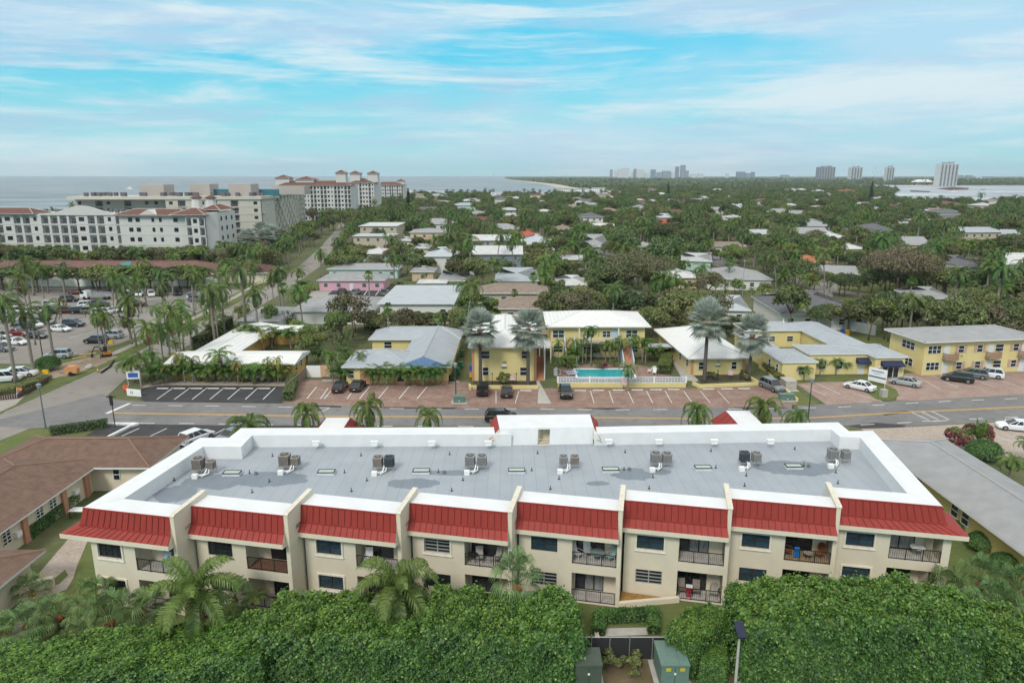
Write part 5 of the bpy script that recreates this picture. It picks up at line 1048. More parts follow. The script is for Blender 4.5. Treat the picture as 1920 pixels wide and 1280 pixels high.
fanpalm('sabal', 'sabal_palm', 43, 5., .18, 30, .7, .75, 14, 1.4, 'fan', 85, -50, 3, .25, .4); [fanpalm(k_, 'sabal_palm', 44, h_, .17, 22, 1.15, .95, 17, 1.45, 'fan', 84, -28, 2, .45, .7, wid=.7) for k_, h_ in (('sabn', 3.4), ('sabm', 2.3), ('sabl', 1.4))]; fanpalm('wash', 'fan_palm', 45, 6.4, .14, 24, .55, .6, 12, 1.4, 'coco', 85, -60, 6, .3, .3)
fanpalm('travel', 'travellers_palm', 46, 1.2, .2, 26, 2.6, 1.3, 9, .28, 'mid', 82, 25, 0, .2, 0)
def areca(key, name, seed, leaf, n=7, h=1.2, Lf=2.3):
    rs = np.random.RandomState(seed); lm = LeafMesh(); tb_ = MB()
    for s_ in range(n):
        bx, by = rs.normal(0, .45, 2); hh = h*rs.uniform(.6, 1.5); tb_.tube([(bx*.5, by*.5, 0), (bx, by, hh)], [.06, .045], 6)
        for i in range(7): frond(rs, lm, i*2.4+s_, R(rs.uniform(45, 80)), Lf*rs.uniform(.8, 1.1), 1.5, 18, .5, .07, .4, 0, (bx, by, hh))
    PROTO[key] = dict(name=name, cat='palm', r=1.7, h=h+Lf*.8, parts=[('crown', lm.mesh('crown', [LG[leaf]])), ('trunk', tb_.mesh('trunk', mat('cane_stem', (.22, .24, .09), .7), True))])
areca('areca', 'clumping_palm', 51, 'coco'); areca('arecad', 'clumping_palm', 52, 'mid', 8, 1.6, 2.2)
# banana-like plant
lm = LeafMesh(); rs = np.random.RandomState(61)
for i, (az, el) in enumerate(((0.2, 70), (2.9, 62), (1.6, 80), (4.2, 75))):
    d = np.array((cos(R(el))*cos(az), cos(R(el))*sin(az), sin(R(el)))); s_ = np.array((-sin(az), cos(az), 0)); p = np.array((0, 0, .8)); Q_ = []
    for j in range(8):
        w0 = .26*sin(pi*(j/8)**.8)+.03; w1 = .26*sin(pi*((j+1)/8)**.8)+.01; q = p+d*.3; Q_.append([p-s_*w0, p+s_*w0, q+s_*w1, q-s_*w1]); p = q; d = d-np.array((0, 0, .06)); d /= np.linalg.norm(d)
    lm.add(Q_)
tb_ = MB(); tb_.tube([(0, 0, 0), (0, 0, 1.1)], [.12, .07], 7); PROTO['banana'] = dict(name='banana_plant', cat='plant', r=1, h=3, parts=[('leaves', lm.mesh('leaves', [LG['coco']])), ('stem', tb_.mesh('stem', MATS['cane_stem']))])
PLANTED = []
def place(key, X, Y, sc=1., rz=None, label=None, group=None, z=0., sz=1.):
    "a plant of its own: Empty at the foot, its parts as children sharing the kind's meshes"
    p = PROTO[key]; t = thing(p['name'], label or '', p['cat'], (X, Y, z), rz if rz is not None else random.uniform(0, 6.28), group); t.scale = (sc, sc, sc*sz)
    for n, me in p['parts']: link(n, me, t)
    PLANTED.append((t, key, X, Y, sc)); return t
def clipped(name, cat, label, pts, w, h, mats, n, size=.2, X=0, Y=0, round_=.25):
    "clipped hedge along pts: an inner box shell of leaves"
    rs = np.random.RandomState(abs(hash(label)) % 9999 if False else sum(map(ord, label))); lm = LeafMesh(); tot = sum(hypot(b[0]-a[0], b[1]-a[1]) for a, b in zip(pts[:-1], pts[1:])); Cs = []; Ns = []
    core = MB()
    for a, b in zip(pts[:-1], pts[1:]):
        dx, dy = b[0]-a[0], b[1]-a[1]; l = hypot(dx, dy); ux, uy = dx/l, dy/l; nx, ny = -uy, ux; m_ = int(n*l/tot)
        for _ in range(m_):
            f = rs.uniform(-w*.3/l, 1+w*.3/l); u = rs.uniform(-1.3, 1.3)
            if abs(u) < .75: q, z, N_ = u/.75*w/2, h, (0, 0, 1)
            else: q = w/2*(1 if u > 0 else -1); z = h*rs.random()**.8; N_ = (nx*(1 if u > 0 else -1), ny*(1 if u > 0 else -1), .2)
            if rs.random() < .12: f = (0. if rs.random() < .5 else 1.); q = rs.uniform(-w/2, w/2); z = h*rs.random(); N_ = (ux*(2*f-1), uy*(2*f-1), .2)
            Cs.append((a[0]+dx*f+nx*q+rs.normal(0, .05), a[1]+dy*f+ny*q+rs.normal(0, .05), z+rs.normal(0, .05))); Ns.append(N_)
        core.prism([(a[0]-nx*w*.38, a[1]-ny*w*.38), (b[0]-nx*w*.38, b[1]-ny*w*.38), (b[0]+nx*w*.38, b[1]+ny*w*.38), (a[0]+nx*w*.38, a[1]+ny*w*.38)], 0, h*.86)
    lm.add(leaves(rs, np.array(Cs), np.array(Ns, float), size, .5)); me = lm.mesh(name, mats)
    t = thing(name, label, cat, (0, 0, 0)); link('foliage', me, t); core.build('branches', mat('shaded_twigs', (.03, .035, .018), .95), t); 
    cx, cy = pts[0]; t.location = (cx, cy, 0)
    for c_ in t.children: c_.data.transform(mathutils.Matrix.Translation((-cx, -cy, 0)))
    return t
# ---------- vehicles
CARC = {'white': (.72, .73, .74), 'black': (.012, .012, .014), 'silver': (.36, .38, .39), 'grey': (.14, .15, .16), 'navy': (.015, .025, .05), 'red': (.22, .015, .015), 'maroon': (.09, .015, .015), 'taupe': (.20, .16, .12), 'pearl': (.55, .52, .44), 'bluewhite': (.55, .62, .68), 'orange': (.6, .18, .03)}
TYRE = mat('tyre_rubber', (.02, .02, .02), .9); RIMM = mat('alloy_rim', (.35, .36, .37), .35, metal=.7); CGL = mat('car_glass', (.012, .016, .02), .06, .7); HL = mat('headlight_lens', (.6, .62, .63), .15); TL = mat('taillight_lens', (.30, .01, .01), .25); PLT = mat('licence_plate', (.55, .55, .55), .5)
_car = {}
def carparts(kind, col):
    if (kind, col) in _car: return _car[(kind, col)]
    pm = mat('car_paint_'+col, CARC[col], .28, .5, coat=.6, var=.02)
    L_, W_, zb, zr = {'sedan': (4.6, 1.8, .90, 1.40), 'suv': (4.55, 1.84, 1.02, 1.66), 'pickup': (5.1, 1.88, 1.05, 1.72), 'van': (4.8, 1.9, 1.08, 1.85), 'jeep': (4.1, 1.78, 1.12, 1.8)}[kind]
    h = L_/2; w = W_/2; parts = []
    hood = {'sedan': .80, 'suv': .98, 'pickup': 1.05, 'van': 1.0, 'jeep': 1.08}[kind]
    rear = {'sedan': .92, 'suv': 1.05, 'pickup': 1.05, 'van': 1.1, 'jeep': 1.12}[kind]
    st = [(-h, .34, rear-.12, w*.88), (-h+.12, .24, rear-.02, w*.96), (-h+.9, .2, zb, w), (-.2, .2, zb, w), (h*.38, .2, zb-.02, w), (h-.7, .2, hood-.02, w*.98), (h-.15, .24, hood-.14, w*.92), (h, .34, hood-.28, w*.80)]
    b = MB(); rings = []
    for x, z0, z1, ww in st:
        r = [(x, -ww*.92, z0), (x, -ww, z0+(z1-z0)*.35), (x, -ww, z1-.12), (x, -ww*.9, z1), (x, ww*.9, z1), (x, ww, z1-.12), (x, ww, z0+(z1-z0)*.35), (x, ww*.92, z0)]; n = len(b.v); b.v += r; rings.append(n)
    for a, c in zip(rings[:-1], rings[1:]):
        for k in range(8): j = (k+1) % 8; b.f.append((a+k, c+k, c+j, a+j)[::-1]); b.m.append(0)
    b.f.append(tuple(rings[0]+k for k in range(8))[::-1]); b.m.append(0); b.f.append(tuple(rings[-1]+k for k in range(8))); b.m.append(0)
    # cabin
    c0, c1, c2, c3 = {'sedan': (-h+.75, -h+1.45, .25, 1.15), 'suv': (-h+.12, -h+.55, .35, 1.25), 'pickup': (-.75, -.55, .75, 1.35), 'van': (-h+.1, -h+.35, .9, 1.7), 'jeep': (-h+.12, -h+.22, .45, .8)}[kind]
    wb, wt = w*.9, w*.72 if kind not in ('jeep', 'van') else w*.84; z0 = zb-.02
    B_ = [(c0, -wb, z0), (c3, -wb, z0), (c3, wb, z0), (c0, wb, z0)]; T_ = [(c1, -wt, zr-.05), (c2, -wt, zr-.05), (c2, wt, zr-.05), (c1, wt, zr-.05)]
    gl = MB()
    for i in range(4): j = (i+1) % 4; gl.face([B_[i], B_[j], T_[j], T_[i]])
    b.prism([(c1-.05, -wt-.02), (c2+.04, -wt-.02), (c2+.04, wt+.02), (c1-.05, wt+.02)], zr-.06, zr)
    for sy in (-1, 1):
        b.tube([(c3, sy*wb, z0), (c2, sy*(wt+.01), zr-.04)], .035, 4); b.tube([(c0, sy*wb, z0), (c1, sy*(wt+.01), zr-.04)], .06, 4)
        for f in (.38, .70) if kind != 'pickup' else (.45,): xb, xt = c0+(c3-c0)*f, c1+(c2-c1)*f; b.tube([(xb, sy*(wb+.005), z0), (xt, sy*(wt+.015), zr-.04)], .035, 4)
        b.box(c3-.15, c3-.0, sy*(w+.06)-.07, sy*(w+.06)+.07, zb-.02, zb+.12)
    if kind == 'pickup':
        b.box(-h+.1, -.85, -w*.92, -w*.80, zb-.03, zb+.08); b.box(-h+.1, -.85, w*.80, w*.92, zb-.03, zb+.08); b.box(-h+.03, -h+.12, -w*.9, w*.9, zb-.03, zb+.08)
    parts.append(('body', b.mesh('body', pm), [])); parts.append(('cabin_glass', gl.mesh('cabin_glass', CGL), []))
    if kind == 'pickup': q = MB(); q.face([(-h+.13, -w*.79, zb+.012), (-.86, -w*.79, zb+.012), (-.86, w*.79, zb+.012), (-h+.13, w*.79, zb+.012)]); parts.append(('cargo_bed', q.mesh('cargo_bed', IRON), []))
    wr = .33 if kind == 'sedan' else .37; wm = MB(); wm.tube([(0, -.11, 0), (0, .11, 0)], wr, 14); WM = wm.mesh('wheel', TYRE); rm_ = MB(); rm_.tube([(0, -.125, 0), (0, .125, 0)], wr*.62, 10); RM = rm_.mesh('rim', RIMM)
    for x in (-h+.85, h-.85):
        for sy in (-1, 1): parts.append(('wheel', WM, [('rim', RM)], (x, sy*(w-.09), wr)))
    if kind == 'jeep': q = MB(); q.tube([(-h-.22, 0, 1.0), (-h-.02, 0, 1.0)], .37, 14); parts.append(('spare_wheel', q.mesh('spare_wheel', TYRE), []))
    for sy in (-1, 1):
        q = MB(); q.box(h-.2, h-.03, sy*w*.66-.16, sy*w*.66+.16, hood-.34, hood-.2); parts.append(('headlight', q.mesh('headlight', HL), []))
        q = MB(); q.box(-h-.01, -h+.15, sy*w*.74-.14, sy*w*.74+.14, rear-.32, rear-.14); parts.append(('taillight', q.mesh('taillight', TL), []))
    q = MB(); q.box(-h-.015, -h+.02, -.16, .16, rear-.45, rear-.34); parts.append(('licence_plate', q.mesh('licence_plate', PLT), []))
    _car[(kind, col)] = parts; return parts
def car(kind, col, px_, py_, hd, label, sc=.95, grp='cars parked around the motels', far=False):
    X, Y, _ = P(px_, py_); nm = {'sedan': 'parked_car', 'suv': 'parked_suv', 'pickup': 'pickup_truck', 'van': 'parked_van', 'jeep': 'off_road_vehicle'}[kind]
    t = thing(nm, label, {'suv': 'car', 'sedan': 'car', 'pickup': 'pickup truck', 'van': 'van', 'jeep': 'car'}[kind], (X, Y, .05), R(hd), grp); t.scale = (sc,)*3
    for p_ in carparts(kind, col):
        o = link(p_[0], p_[1], t, p_[3] if len(p_) > 3 else (0, 0, 0))
        for n_, m_ in p_[2]: link(n_, m_, o)
    FOOT.append((X-2, X+2, Y-2, Y+2)); return t
for a in (('sedan', 'black', 638, 731, 90, 'black sedan parked on the ocean side before the grey roofed motel'), ('sedan', 'black', 671, 729, 88, 'black hatch car parked beside a black sedan, toward the red step'), ('jeep', 'black', 905, 738, 90, 'black boxy off-roader with spare wheel before the yellow wall'), ('sedan', 'black', 950, 740, 90, 'small black car between the off-roader and the concrete path'),
          ('pickup', 'black', 1060, 741, -90, 'black pickup facing the road beside the pool fence'), ('suv', 'grey', 1447, 730, -72, 'grey SUV facing the road beside the low yellow wall'), ('sedan', 'white', 1611, 730, 132, 'white sedan parked on pink pavers beside the grass island'), ('sedan', 'silver', 1697, 722, 138, 'silver sedan parked on pink pavers just past the office sign'),
          ('suv', 'black', 1795, 715, 148, 'black SUV closest to the road among three before the apartment block'), ('suv', 'grey', 1822, 708, 148, 'dark grey SUV between the black SUV and the white SUV'), ('suv', 'white', 1851, 707, 148, 'white SUV with roof rails before the apartment block')): car(*a)
t_ = car('suv', 'black', 940, 789, 2, 'black SUV driving along the road behind the stair tower', grp='cars on the road'); t_['group'] = 'cars on the road'
car('suv', 'white', 369, 828, 62, 'white SUV behind the brown roof corner on dark asphalt'); car('sedan', 'grey', 440, 822, 62, 'dark grey car half hidden behind the white parapet step'); car('sedan', 'white', 1905, 806, 160, 'white sedan on beige pavers behind the magenta shrubs')
for a in (('suv', 'black', 642, 551, 88, 'black SUV parked before the pink motel on the ocean side'), ('suv', 'grey', 668, 552, 88, 'dark grey SUV beside the black one at the pink motel'), ('pickup', 'grey', 720, 553, 100, 'dark grey pickup at the inlet end of the pink motel lot')): car(*a, .95, 'cars at the pink motel')
LOT = [('sedan', 'maroon', 147, 552, 5), ('suv', 'white', 240, 556, -75), ('suv', 'white', 262, 555, -70), ('suv', 'white', 284, 555, -60), ('suv', 'black', 303, 554, -70), ('suv', 'black', 335, 553, -70), ('pickup', 'silver', 360, 560, -80), ('suv', 'grey', 370, 565, 0), ('suv', 'maroon', 255, 574, 2), ('suv', 'white', 165, 576, 30), ('suv', 'navy', 188, 575, 20), ('suv', 'taupe', 172, 587, 15), ('suv', 'white', 192, 590, 10), ('sedan', 'white', 217, 585, 12),
       ('suv', 'black', 151, 587, 15), ('suv', 'maroon', 127, 587, 15), ('sedan', 'black', 102, 588, 12), ('suv', 'pearl', 76, 587, 10), ('sedan', 'white', 55, 587, 15), ('van', 'white', 30, 588, 12), ('suv', 'bluewhite', 2, 588, 10), ('suv', 'navy', 139, 612, -4), ('sedan', 'white', 113, 621, -8), ('suv', 'white', 62, 614, -12), ('suv', 'grey', 85, 608, -5), ('sedan', 'red', 36, 628, -5), ('sedan', 'black', 68, 634, -8), ('suv', 'grey', 50, 619, -5), ('sedan', 'white', 30, 646, -8), ('suv', 'grey', 4, 658, -10),
       ('suv', 'black', 181, 643, 178), ('suv', 'silver', 210, 634, 175), ('suv', 'silver', 110, 671, 188), ('van', 'white', 10, 715, 20), ('suv', 'white', 42, 706, 15), ('suv', 'bluewhite', 100, 575, 15), ('sedan', 'red', 28, 573, 10), ('suv', 'white', 12, 604, -8), ('sedan', 'silver', 0, 634, -5), ('suv', 'black', 130, 566, 10)]
rowname = lambda y: ('closest to the shops', 'in the long middle row', 'in the third row', 'near the junction hedge')[0 if y < 570 else 1 if y < 600 else 2 if y < 650 else 3]
cnt = {}
for k_, c_, x, y, hd in sorted(LOT, key=lambda a: a[2]):
    kk = (k_, c_, rowname(y)); cnt[kk] = cnt.get(kk, 0)+1; n_ = sum(1 for a in LOT if (a[0], a[1], rowname(a[3])) == kk)
    cn = {'bluewhite': 'pale blue', 'pearl': 'cream'}.get(c_, c_)
    lab = '%s %s in the big lot %s' % (cn, {'suv': 'SUV'}.get(k_, k_), rowname(y)) + ('' if n_ == 1 else ', %s from the ocean' % ordn[cnt[kk]-1])
    car(k_, c_, x, y, hd, lab, .95, 'cars in the large lot by the shops')
t_ = car('van', 'red', 461, 528, 5, 'red van parked by the orange barrier before the shops', 1., 'cars in the large lot by the shops')
# stake truck
X, Y, _ = P(184, 561); t = thing('flatbed_truck', 'white stake bed truck standing across the far row of the lot', 'truck', (X, Y, .05), R(178))
b = MB(); b.ext([(-1.0, .5), (-1.0, 2.3), (.1, 2.3), (.85, 1.5), (.95, .5)], 'y', -.95, .95); b.v = [(x+3.2, y, z) for x, y, z in b.v]; b.build('cab', MATS['car_paint_white'], t)
b = MB(); b.box(-3.6, 2.0, -1.05, 1.05, .8, 1.0); b.build('flatbed', SILV, t)
b = MB(); [b.box(-3.6, 2.0, sy-.03, sy+.03, z, z+.14) for sy in (-1.0, 1.0) for z in (1.1, 1.35, 1.6)]; [b.box(x, x+.08, sy-.05, sy+.05, 1.0, 1.75) for sy in (-1., 1.) for x in (-3.5, -2.1, -.7, .7, 1.8)]; b.build('stake_side', SILV, t)
b = MB(); b.box(3.0, 3.9, -.97, .97, 1.5, 2.1); b.build('cab_window', CGL, t)
for x in (-2.4, 3.0):
    for sy in (-.85, .85): b = MB(); b.tube([(x, sy-.12, .42), (x, sy+.12, .42)], .42, 12); b.build('wheel', TYRE, t)
# ---------- small things about the street and lots
GRN = mat('green_utility_paint', (.12, .19, .16), .6, var=.1, scale=3); DGR = mat('dark_green_paint', (.065, .085, .065), .65, var=.12, scale=2)
def box3(name, label, cat, X, Y, z, w, d, h, m, rz=0): b = MB(); b.box(-w/2, w/2, -d/2, d/2, 0, h); return tag(b.build(name, m, loc=(X, Y, z), rz=rz), label, cat)
# utility boxes at the bottom of the picture
def utility(name, label, x0, x1, ytop, ybot, Yf, dep, z, m, seams=1, yellow=True):
    X0, _, _ = PY(x0, ybot, Yf); X1, _, _ = PY(x1, ybot, Yf); W_ = X1-X0
    t = thing(name, label, 'utility box', ((X0+X1)/2, Yf, 0)); b = MB(); b.box(-W_/2, W_/2, 0, dep, .1, z-.12); b.build('cabinet', m, t)
    b = MB(); b.box(-W_/2-.04, W_/2+.04, -.04, dep+.04, z-.12, z); 
    for i in range(1, seams+1): x = -W_/2+W_*i/(seams+1); b.box(x-.02, x+.02, -.03, dep+.03, z, z+.02)
    b.build('lid', m, t); b = MB(); b.box(-W_/2-.3, W_/2+.3, -.4, dep+.3, 0, .1); b.build('base_slab', CONC, t)
    b = MB(); b.box(-.012, .012, -.012, -.001, .3, z-.15); b.build('door_seam', IRON, t)
    if yellow:
        for sx in (-.25, .25): b = MB(); b.box(W_*sx-.16, W_*sx+.16, -.052, -.042, z-.42, z-.18); b.build('warning_label', mat('yellow_label', (.45, .40, .05), .6), t)
    b = MB(); b.box(-.06, .06, -.02, -.003, z-.7, z-.56); b.build('number_label', WPAINT, t); return t
utility('transformer_box', 'large pale green transformer cabinet in front of the mesh fence', 1240, 1292, 1217, 1262, 36.9, 2.3, 1.75, GRN, 2); utility('electrical_cabinet', 'tall dark green cabinet at the edge of the hedge gap', 1080, 1129, 1217, 1250, 36.2, 1.6, 2.3, DGR, 0, False)
utility('small_utility_box', 'small green utility box beside the light pole', 1388, 1416, 1249, 1275, 37.6, .8, .85, GRN, 0)
X, Y, _ = P(1378, 1290); t = thing('light_pole', 'pale pole with a small dark solar lamp head at the hedge', 'light pole', (X, Y, 0)); zt = PY(1385, 1185, Y)[2]
b = MB(); b.tube([(0, 0, 0), (0, 0, zt-.2)], [.10, .075], 10); b.build('pole', mat('weathered_pole', (.42, .41, .38), .7, var=.15, scale=3), t); b = MB(); b.cyl(0, 0, zt-.25, zt, .12, 8); b.build('bracket', IRON, t)
b = MB(); b.face([(-.28, -.45, zt+.0), (.28, -.45, zt), (.28, .35, zt+.55), (-.28, .35, zt+.55)]); b.face([(-.28, -.45, zt-.1), (-.28, .35, zt+.45), (.28, .35, zt+.45), (.28, -.45, zt-.1)]); b.box(-.28, .28, -.46, -.44, zt-.1, zt); b.box(-.28, -.27, -.4, .3, zt+.0, zt+.2); b.build('solar_panel', mat('solar_glass', (.02, .025, .05), .2), t)
# chain-link fence with dark screen
t = thing('chain_link_fence', 'chain link fence with black screen behind the green cabinets', 'fence', (4.2, 39.6, 0)); b = MB(); b.box(0, 6.9, -.02, .02, .1, 1.65); b.build('screen', mat('black_mesh_screen', (.03, .03, .032), .9, var=.3, scale=30), t); b = MB(); b.tube([(0, 0, 1.72), (6.9, 0, 1.72)], .035, 6); b.build('top_rail', SILV, t)
for x in (0, 1.0, 2.2, 3.5, 5.0, 6.9): b = MB(); b.cyl(x, -.06, 0, 1.95 if x in (1., 3.5) else 1.75, .035, 6); b.build('post', SILV, t)
def lamp(name, X, Y, h, label, m, style='globe', arm=0):
    t = thing(name, label, 'street lamp', (X, Y, 0)); b = MB(); b.tube([(0, 0, 0), (0, 0, .6), (0, 0, h)], [.13, .09, .06], 8); b.build('pole', m, t)
    if style == 'globe':
        b = MB(); b.tube([(0, 0, h), (0, 0, h+.15), (0, 0, h+.6), (0, 0, h+.75)], [.12, .2, .3, .08], 10); b.build('lantern', mat('frosted_lantern', (.22, .28, .29), .4), t)
    else:
        b = MB(); b.tube([(0, 0, h-.05), (1.1, 0, h)], .05, 6); b.box(.6, 1.3, -.18, .18, h, h+.1); b.build('lamp_head', IRON, t)
    return t
X, Y, _ = P(855, 750); lamp('street_lamp', X, Y, 4.8, 'dark green lamp post beside the green box by the dumpsters', mat('dark_green_post', (.02, .08, .05), .5)); X, Y, _ = P(1513, 785); lamp('street_lamp', X, Y-.3, 5., 'dark green lamp post on the near kerb beside silver-green palms', MATS['dark_green_post'])
X, Y, _ = P(86, 803); lamp('street_lamp', X, Y, 5.2, 'grey lamp post at the junction beside the brown roof', mat('grey_green_post', (.12, .14, .14), .5)); X, Y, _ = P(216, 800); t = thing('sign_pole', 'dark post with narrow sign at the junction beside the clipped hedge', 'sign post', (X, Y, 0)); b = MB(); b.cyl(0, 0, 0, 4.2, .06, 8); b.build('pole', IRON, t); b = MB(); b.box(-.22, .22, -.1, -.065, 2.9, 4.2); b.build('panel', DARK, t); b = MB(); b.box(-.6, .6, -.02, .02, 3.9, 4.1); b.build('street_name_blade', DGR, t)
X, Y, _ = P(80, 668); lamp('lot_lamp', X, Y, 4.6, 'black double lamp post in the lot behind the round clipped bush', IRON, 'arm'); X, Y, _ = P(205, 632); lamp('lot_lamp', X, Y, 5.5, 'black lamp post in the lot behind the black SUV', IRON, 'arm')
X, Y, _ = P(1448, 548); lamp('street_lamp', X, Y, 5, 'grey lamp post by the pale driveway among the far houses', MATS['grey_green_post']); X, Y, _ = P(1391, 562); lamp('utility_pole', X, Y, 9.5, 'thin grey pole before the white grey-roofed house', SILV)
X, Y, _ = P(1320, 480); lamp('street_lamp', X, Y, 5, 'dark lamp post on the far street before the mint house', MATS['grey_green_post'])
utility('utility_box', 'green transformer box at the foot of the lamp post by the dumpsters', 850, 872, 742, 755, P(860, 756)[1], 1., 1., GRN, 0, False); utility('utility_box', 'green transformer box on the grass strip by the office lot', 1463, 1490, 738, 752, P(1475, 752)[1], 1., 1., GRN, 0, False)
utility('utility_cabinet', 'pair of beige utility cabinets beside the yellow low wall', 1473, 1493, 712, 731, P(1480, 733)[1], 2.4, 1.5, mat('beige_cabinet', (.42, .39, .34), .7), 0, False)
def signboard(x, y, w, h, z0, label, bm, cols, rz=0, name='sign', txt=None):
    X, Y, _ = P(x, y); t = thing(name, label, 'sign', (X, Y, 0), R(rz)); b = MB(); b.box(-w/2, w/2, -.04, .04, z0, z0+h); b.build('board', bm, t)
    if z0 > .15: b = MB(); [b.cyl(sx, .05, 0, z0+h*.5, .04, 6) for sx in ((-w*.45, w*.45) if w > .9 else (0,))]; b.build('post', DARK if w < .9 else WPAINT, t)
    for (x0, x1, z_, z2, m) in cols: b = MB(); b.box(x0*w/2, x1*w/2, -.05, -.041, z0+h*z_, z0+h*z2); b.build('band', m, t)
    return t
PINKS = mat('pale_pink_board', (.62, .42, .46), .7); BLU = mat('blue_lettering', (.05, .12, .42), .6); NAV = mat('navy_band', (.03, .10, .17), .6)
s_ = signboard(1643, 724, 2.7, 2.1, .7, 'white sign board with dark blue lettering and band on the grass island', WPAINT, [(-.95, .95, .30, .40, NAV)], -54); b = MB(); [b.box(-.95+i*.145, -.95+i*.145+.10, -.055, -.0415, 2.2+(i % 3)*.02, 2.42) for i in range(13)]; [b.box(-.6+i*.12, -.6+i*.12+.07, -.055, -.0415, 1.9, 2.0) for i in range(9)]; b.build('lettering', BLU, s_)
s_ = signboard(252, 722, 1.9, 1.2, 1., 'white sign on two posts with blue panel at the motel corner', WPAINT, [(-.75, .75, .2, .8, BLU)], 8); s_ = signboard(252, 743, 2.4, 1.05, 0.05, 'white low monument sign at the motel corner', WPAINT, [(-.2, -.13, .3, .7, NAV), (-.45, -.35, .3, .7, NAV)], -14)
for i, (x, y, l_) in enumerate(((399, 716, 'before the first door of the orange yellow motel'), (486, 717, 'before the last door of the orange yellow motel'), (718, 718, 'before the grey roofed motel'), (961, 722, 'before the two storey yellow block'), (1169, 731, 'before the pierced block fence'), (1369, 712, 'before the white roofed cottage'), (1517, 710, 'before the office corner'))): signboard(x, y, .75, .75, .8, 'small pale pink sign on a post '+l_, PINKS, [(-.6, .6, .25, .35, WPAINT)])
# dumpster bins
for i, (x, y, m, l_) in enumerate(((866, 668, mat('green_bin', (.03, .16, .09), .6), 'green wheeled bin at the back of the passage'), (858, 702, MATS['green_bin'], 'green wheeled bin at the front of the passage beside the lamp'), (864, 690, MATS['green_bin'], 'green wheeled bin in the middle of the passage'), (884, 708, mat('yellow_bin', (.65, .32, .02), .5), 'yellow recycling bin against the salmon pilaster'), (884, 697, mat('blue_bin', (.03, .10, .4), .5), 'blue recycling bin behind the yellow one'), (1500, 627, MATS['blue_bin'], 'blue bin behind the office wing'), (1508, 629, MATS['yellow_bin'], 'yellow bin behind the office wing'))):
    X, Y, _ = P(x+ (80 if y < 640 else 0), y); t = thing('wheeled_bin', l_, 'bin', (X, Y, .05)); b = MB(); b.ext([(-.28, .08), (-.36, 1.), (.36, 1.), (.28, .08)], 'y', -.32, .32); b.build('body', m, t); b = MB(); b.box(-.38, .38, -.36, .36, 1., 1.08); b.build('lid', m if i != 3 else MATS['blue_bin'], t)
    for sx in (-.3, .3): b = MB(); b.tube([(sx-.03, .25, .1), (sx+.03, .25, .1)], .1, 8); b.build('wheel', TYRE, t)
# pool furniture, tank
X, Y, _ = P(1042, 704); t = thing('pool_pump_tank', 'white pool filter tank beside the pool fence', 'tank', (X, Y, .05)); b = MB(); b.tube([(0, 0, 0), (0, 0, 1.1), (0, 0, 1.3), (0, 0, 1.35)], [.35, .35, .2, .05], 12); b.build('tank', WPAINT, t); b = MB(); b.tube([(.4, 0, .2), (.75, 0, .2), (.75, 0, .9), (.3, 0, 1.2)], .05, 6); b.build('pipe', WPAINT, t)
for x, y, l_ in ((1068, 700, 'white pool lounger nearest the filter tank'), (1073, 704, 'white pool lounger nearest the block fence')):
    X, Y, _ = P(x, y); t = thing('pool_lounger', l_, 'lounger', (X, Y, .05), R(10)); b = MB(); b.ext([(-.9, .42), (-.3, .3), (.5, .3), (.9, .62), (.93, .58), (.5, .26), (-.3, .26), (-.93, .38)], 'y', -.3, .3); b.build('bed', mat('blue_white_webbing', (.35, .42, .55), .7), t); b = MB(); [b.tube([(sx, sy, 0), (sx, sy, .33)], .025, 6) for sx in (-.6, .6) for sy in (-.28, .28)]; b.build('leg_frame', WHT, t)
X, Y, _ = P(1228, 700); t = thing('pool_table', 'round white table at the inlet end of the pool', 'table', (X, Y, .05)); b = MB(); b.cyl(0, 0, .7, .74, .5, 14); b.build('tabletop', WHT, t); b = MB(); b.cyl(0, 0, 0, .7, .06, 8); b.build('leg', WHT, t)
for i, (dx, dy, l_) in enumerate(((-.9, .1, 'ocean side'), (.9, 0, 'inlet side'), (0, .9, 'far side'), (-.3, -.9, 'near side'))): patio_chair(X+dx, Y+dy, .05, atan2(-dx, dy)+pi, WHT, WHT, 'white plastic chair on the %s of the round pool table' % l_)
def lpost(x, y, lab, h=1.5): X, Y, _ = P(x, y); t = thing('garden_lamp', lab, 'lamp', (X, Y, .05)); b = MB(); b.cyl(0, 0, 0, h, .04, 6); b.build('pole', IRON, t); b = MB(); b.tube([(0, 0, h), (0, 0, h+.08), (0, 0, h+.25)], [.08, .13, .04], 8); b.build('lantern', IRON, t)
lpost(923, 720, 'short black garden lamp near the ocean end of the yellow block bed'); lpost(968, 720, 'short black garden lamp beside the inlet side silver palm of the yellow block'); lpost(1345, 714, 'short black garden lamp beside the round shrub of the cottage'); lpost(1388, 713, 'short black garden lamp beside the cottage corner silver palm')
# wheel stops
ws_ = MB(); ws_.ext([(-.08, 0), (-.06, .1), (.06, .1), (.08, 0)], 'x', -.85, .85); WS = ws_.mesh('wheel_stop', mat('white_wheel_stop', (.66, .66, .63), .8))
stops = [(305+i*31.8, 729, 'dark lot') for i in range(7)]+[(986, 733, 'paver lot')]+[(x, 733-(x-1088)*.012, 'paver lot') for x in (1088, 1122, 1160, 1195, 1230, 1263, 1328, 1363, 1395)]
for i, (x, y, l_) in enumerate(stops): X, Y, _ = P(x, y); tag(link('wheel_stop', WS, None, (X, Y, .05), 0), 'white concrete wheel stop at the head of a stall in the motel '+l_, 'wheel stop', 'wheel stops of the motel '+l_)
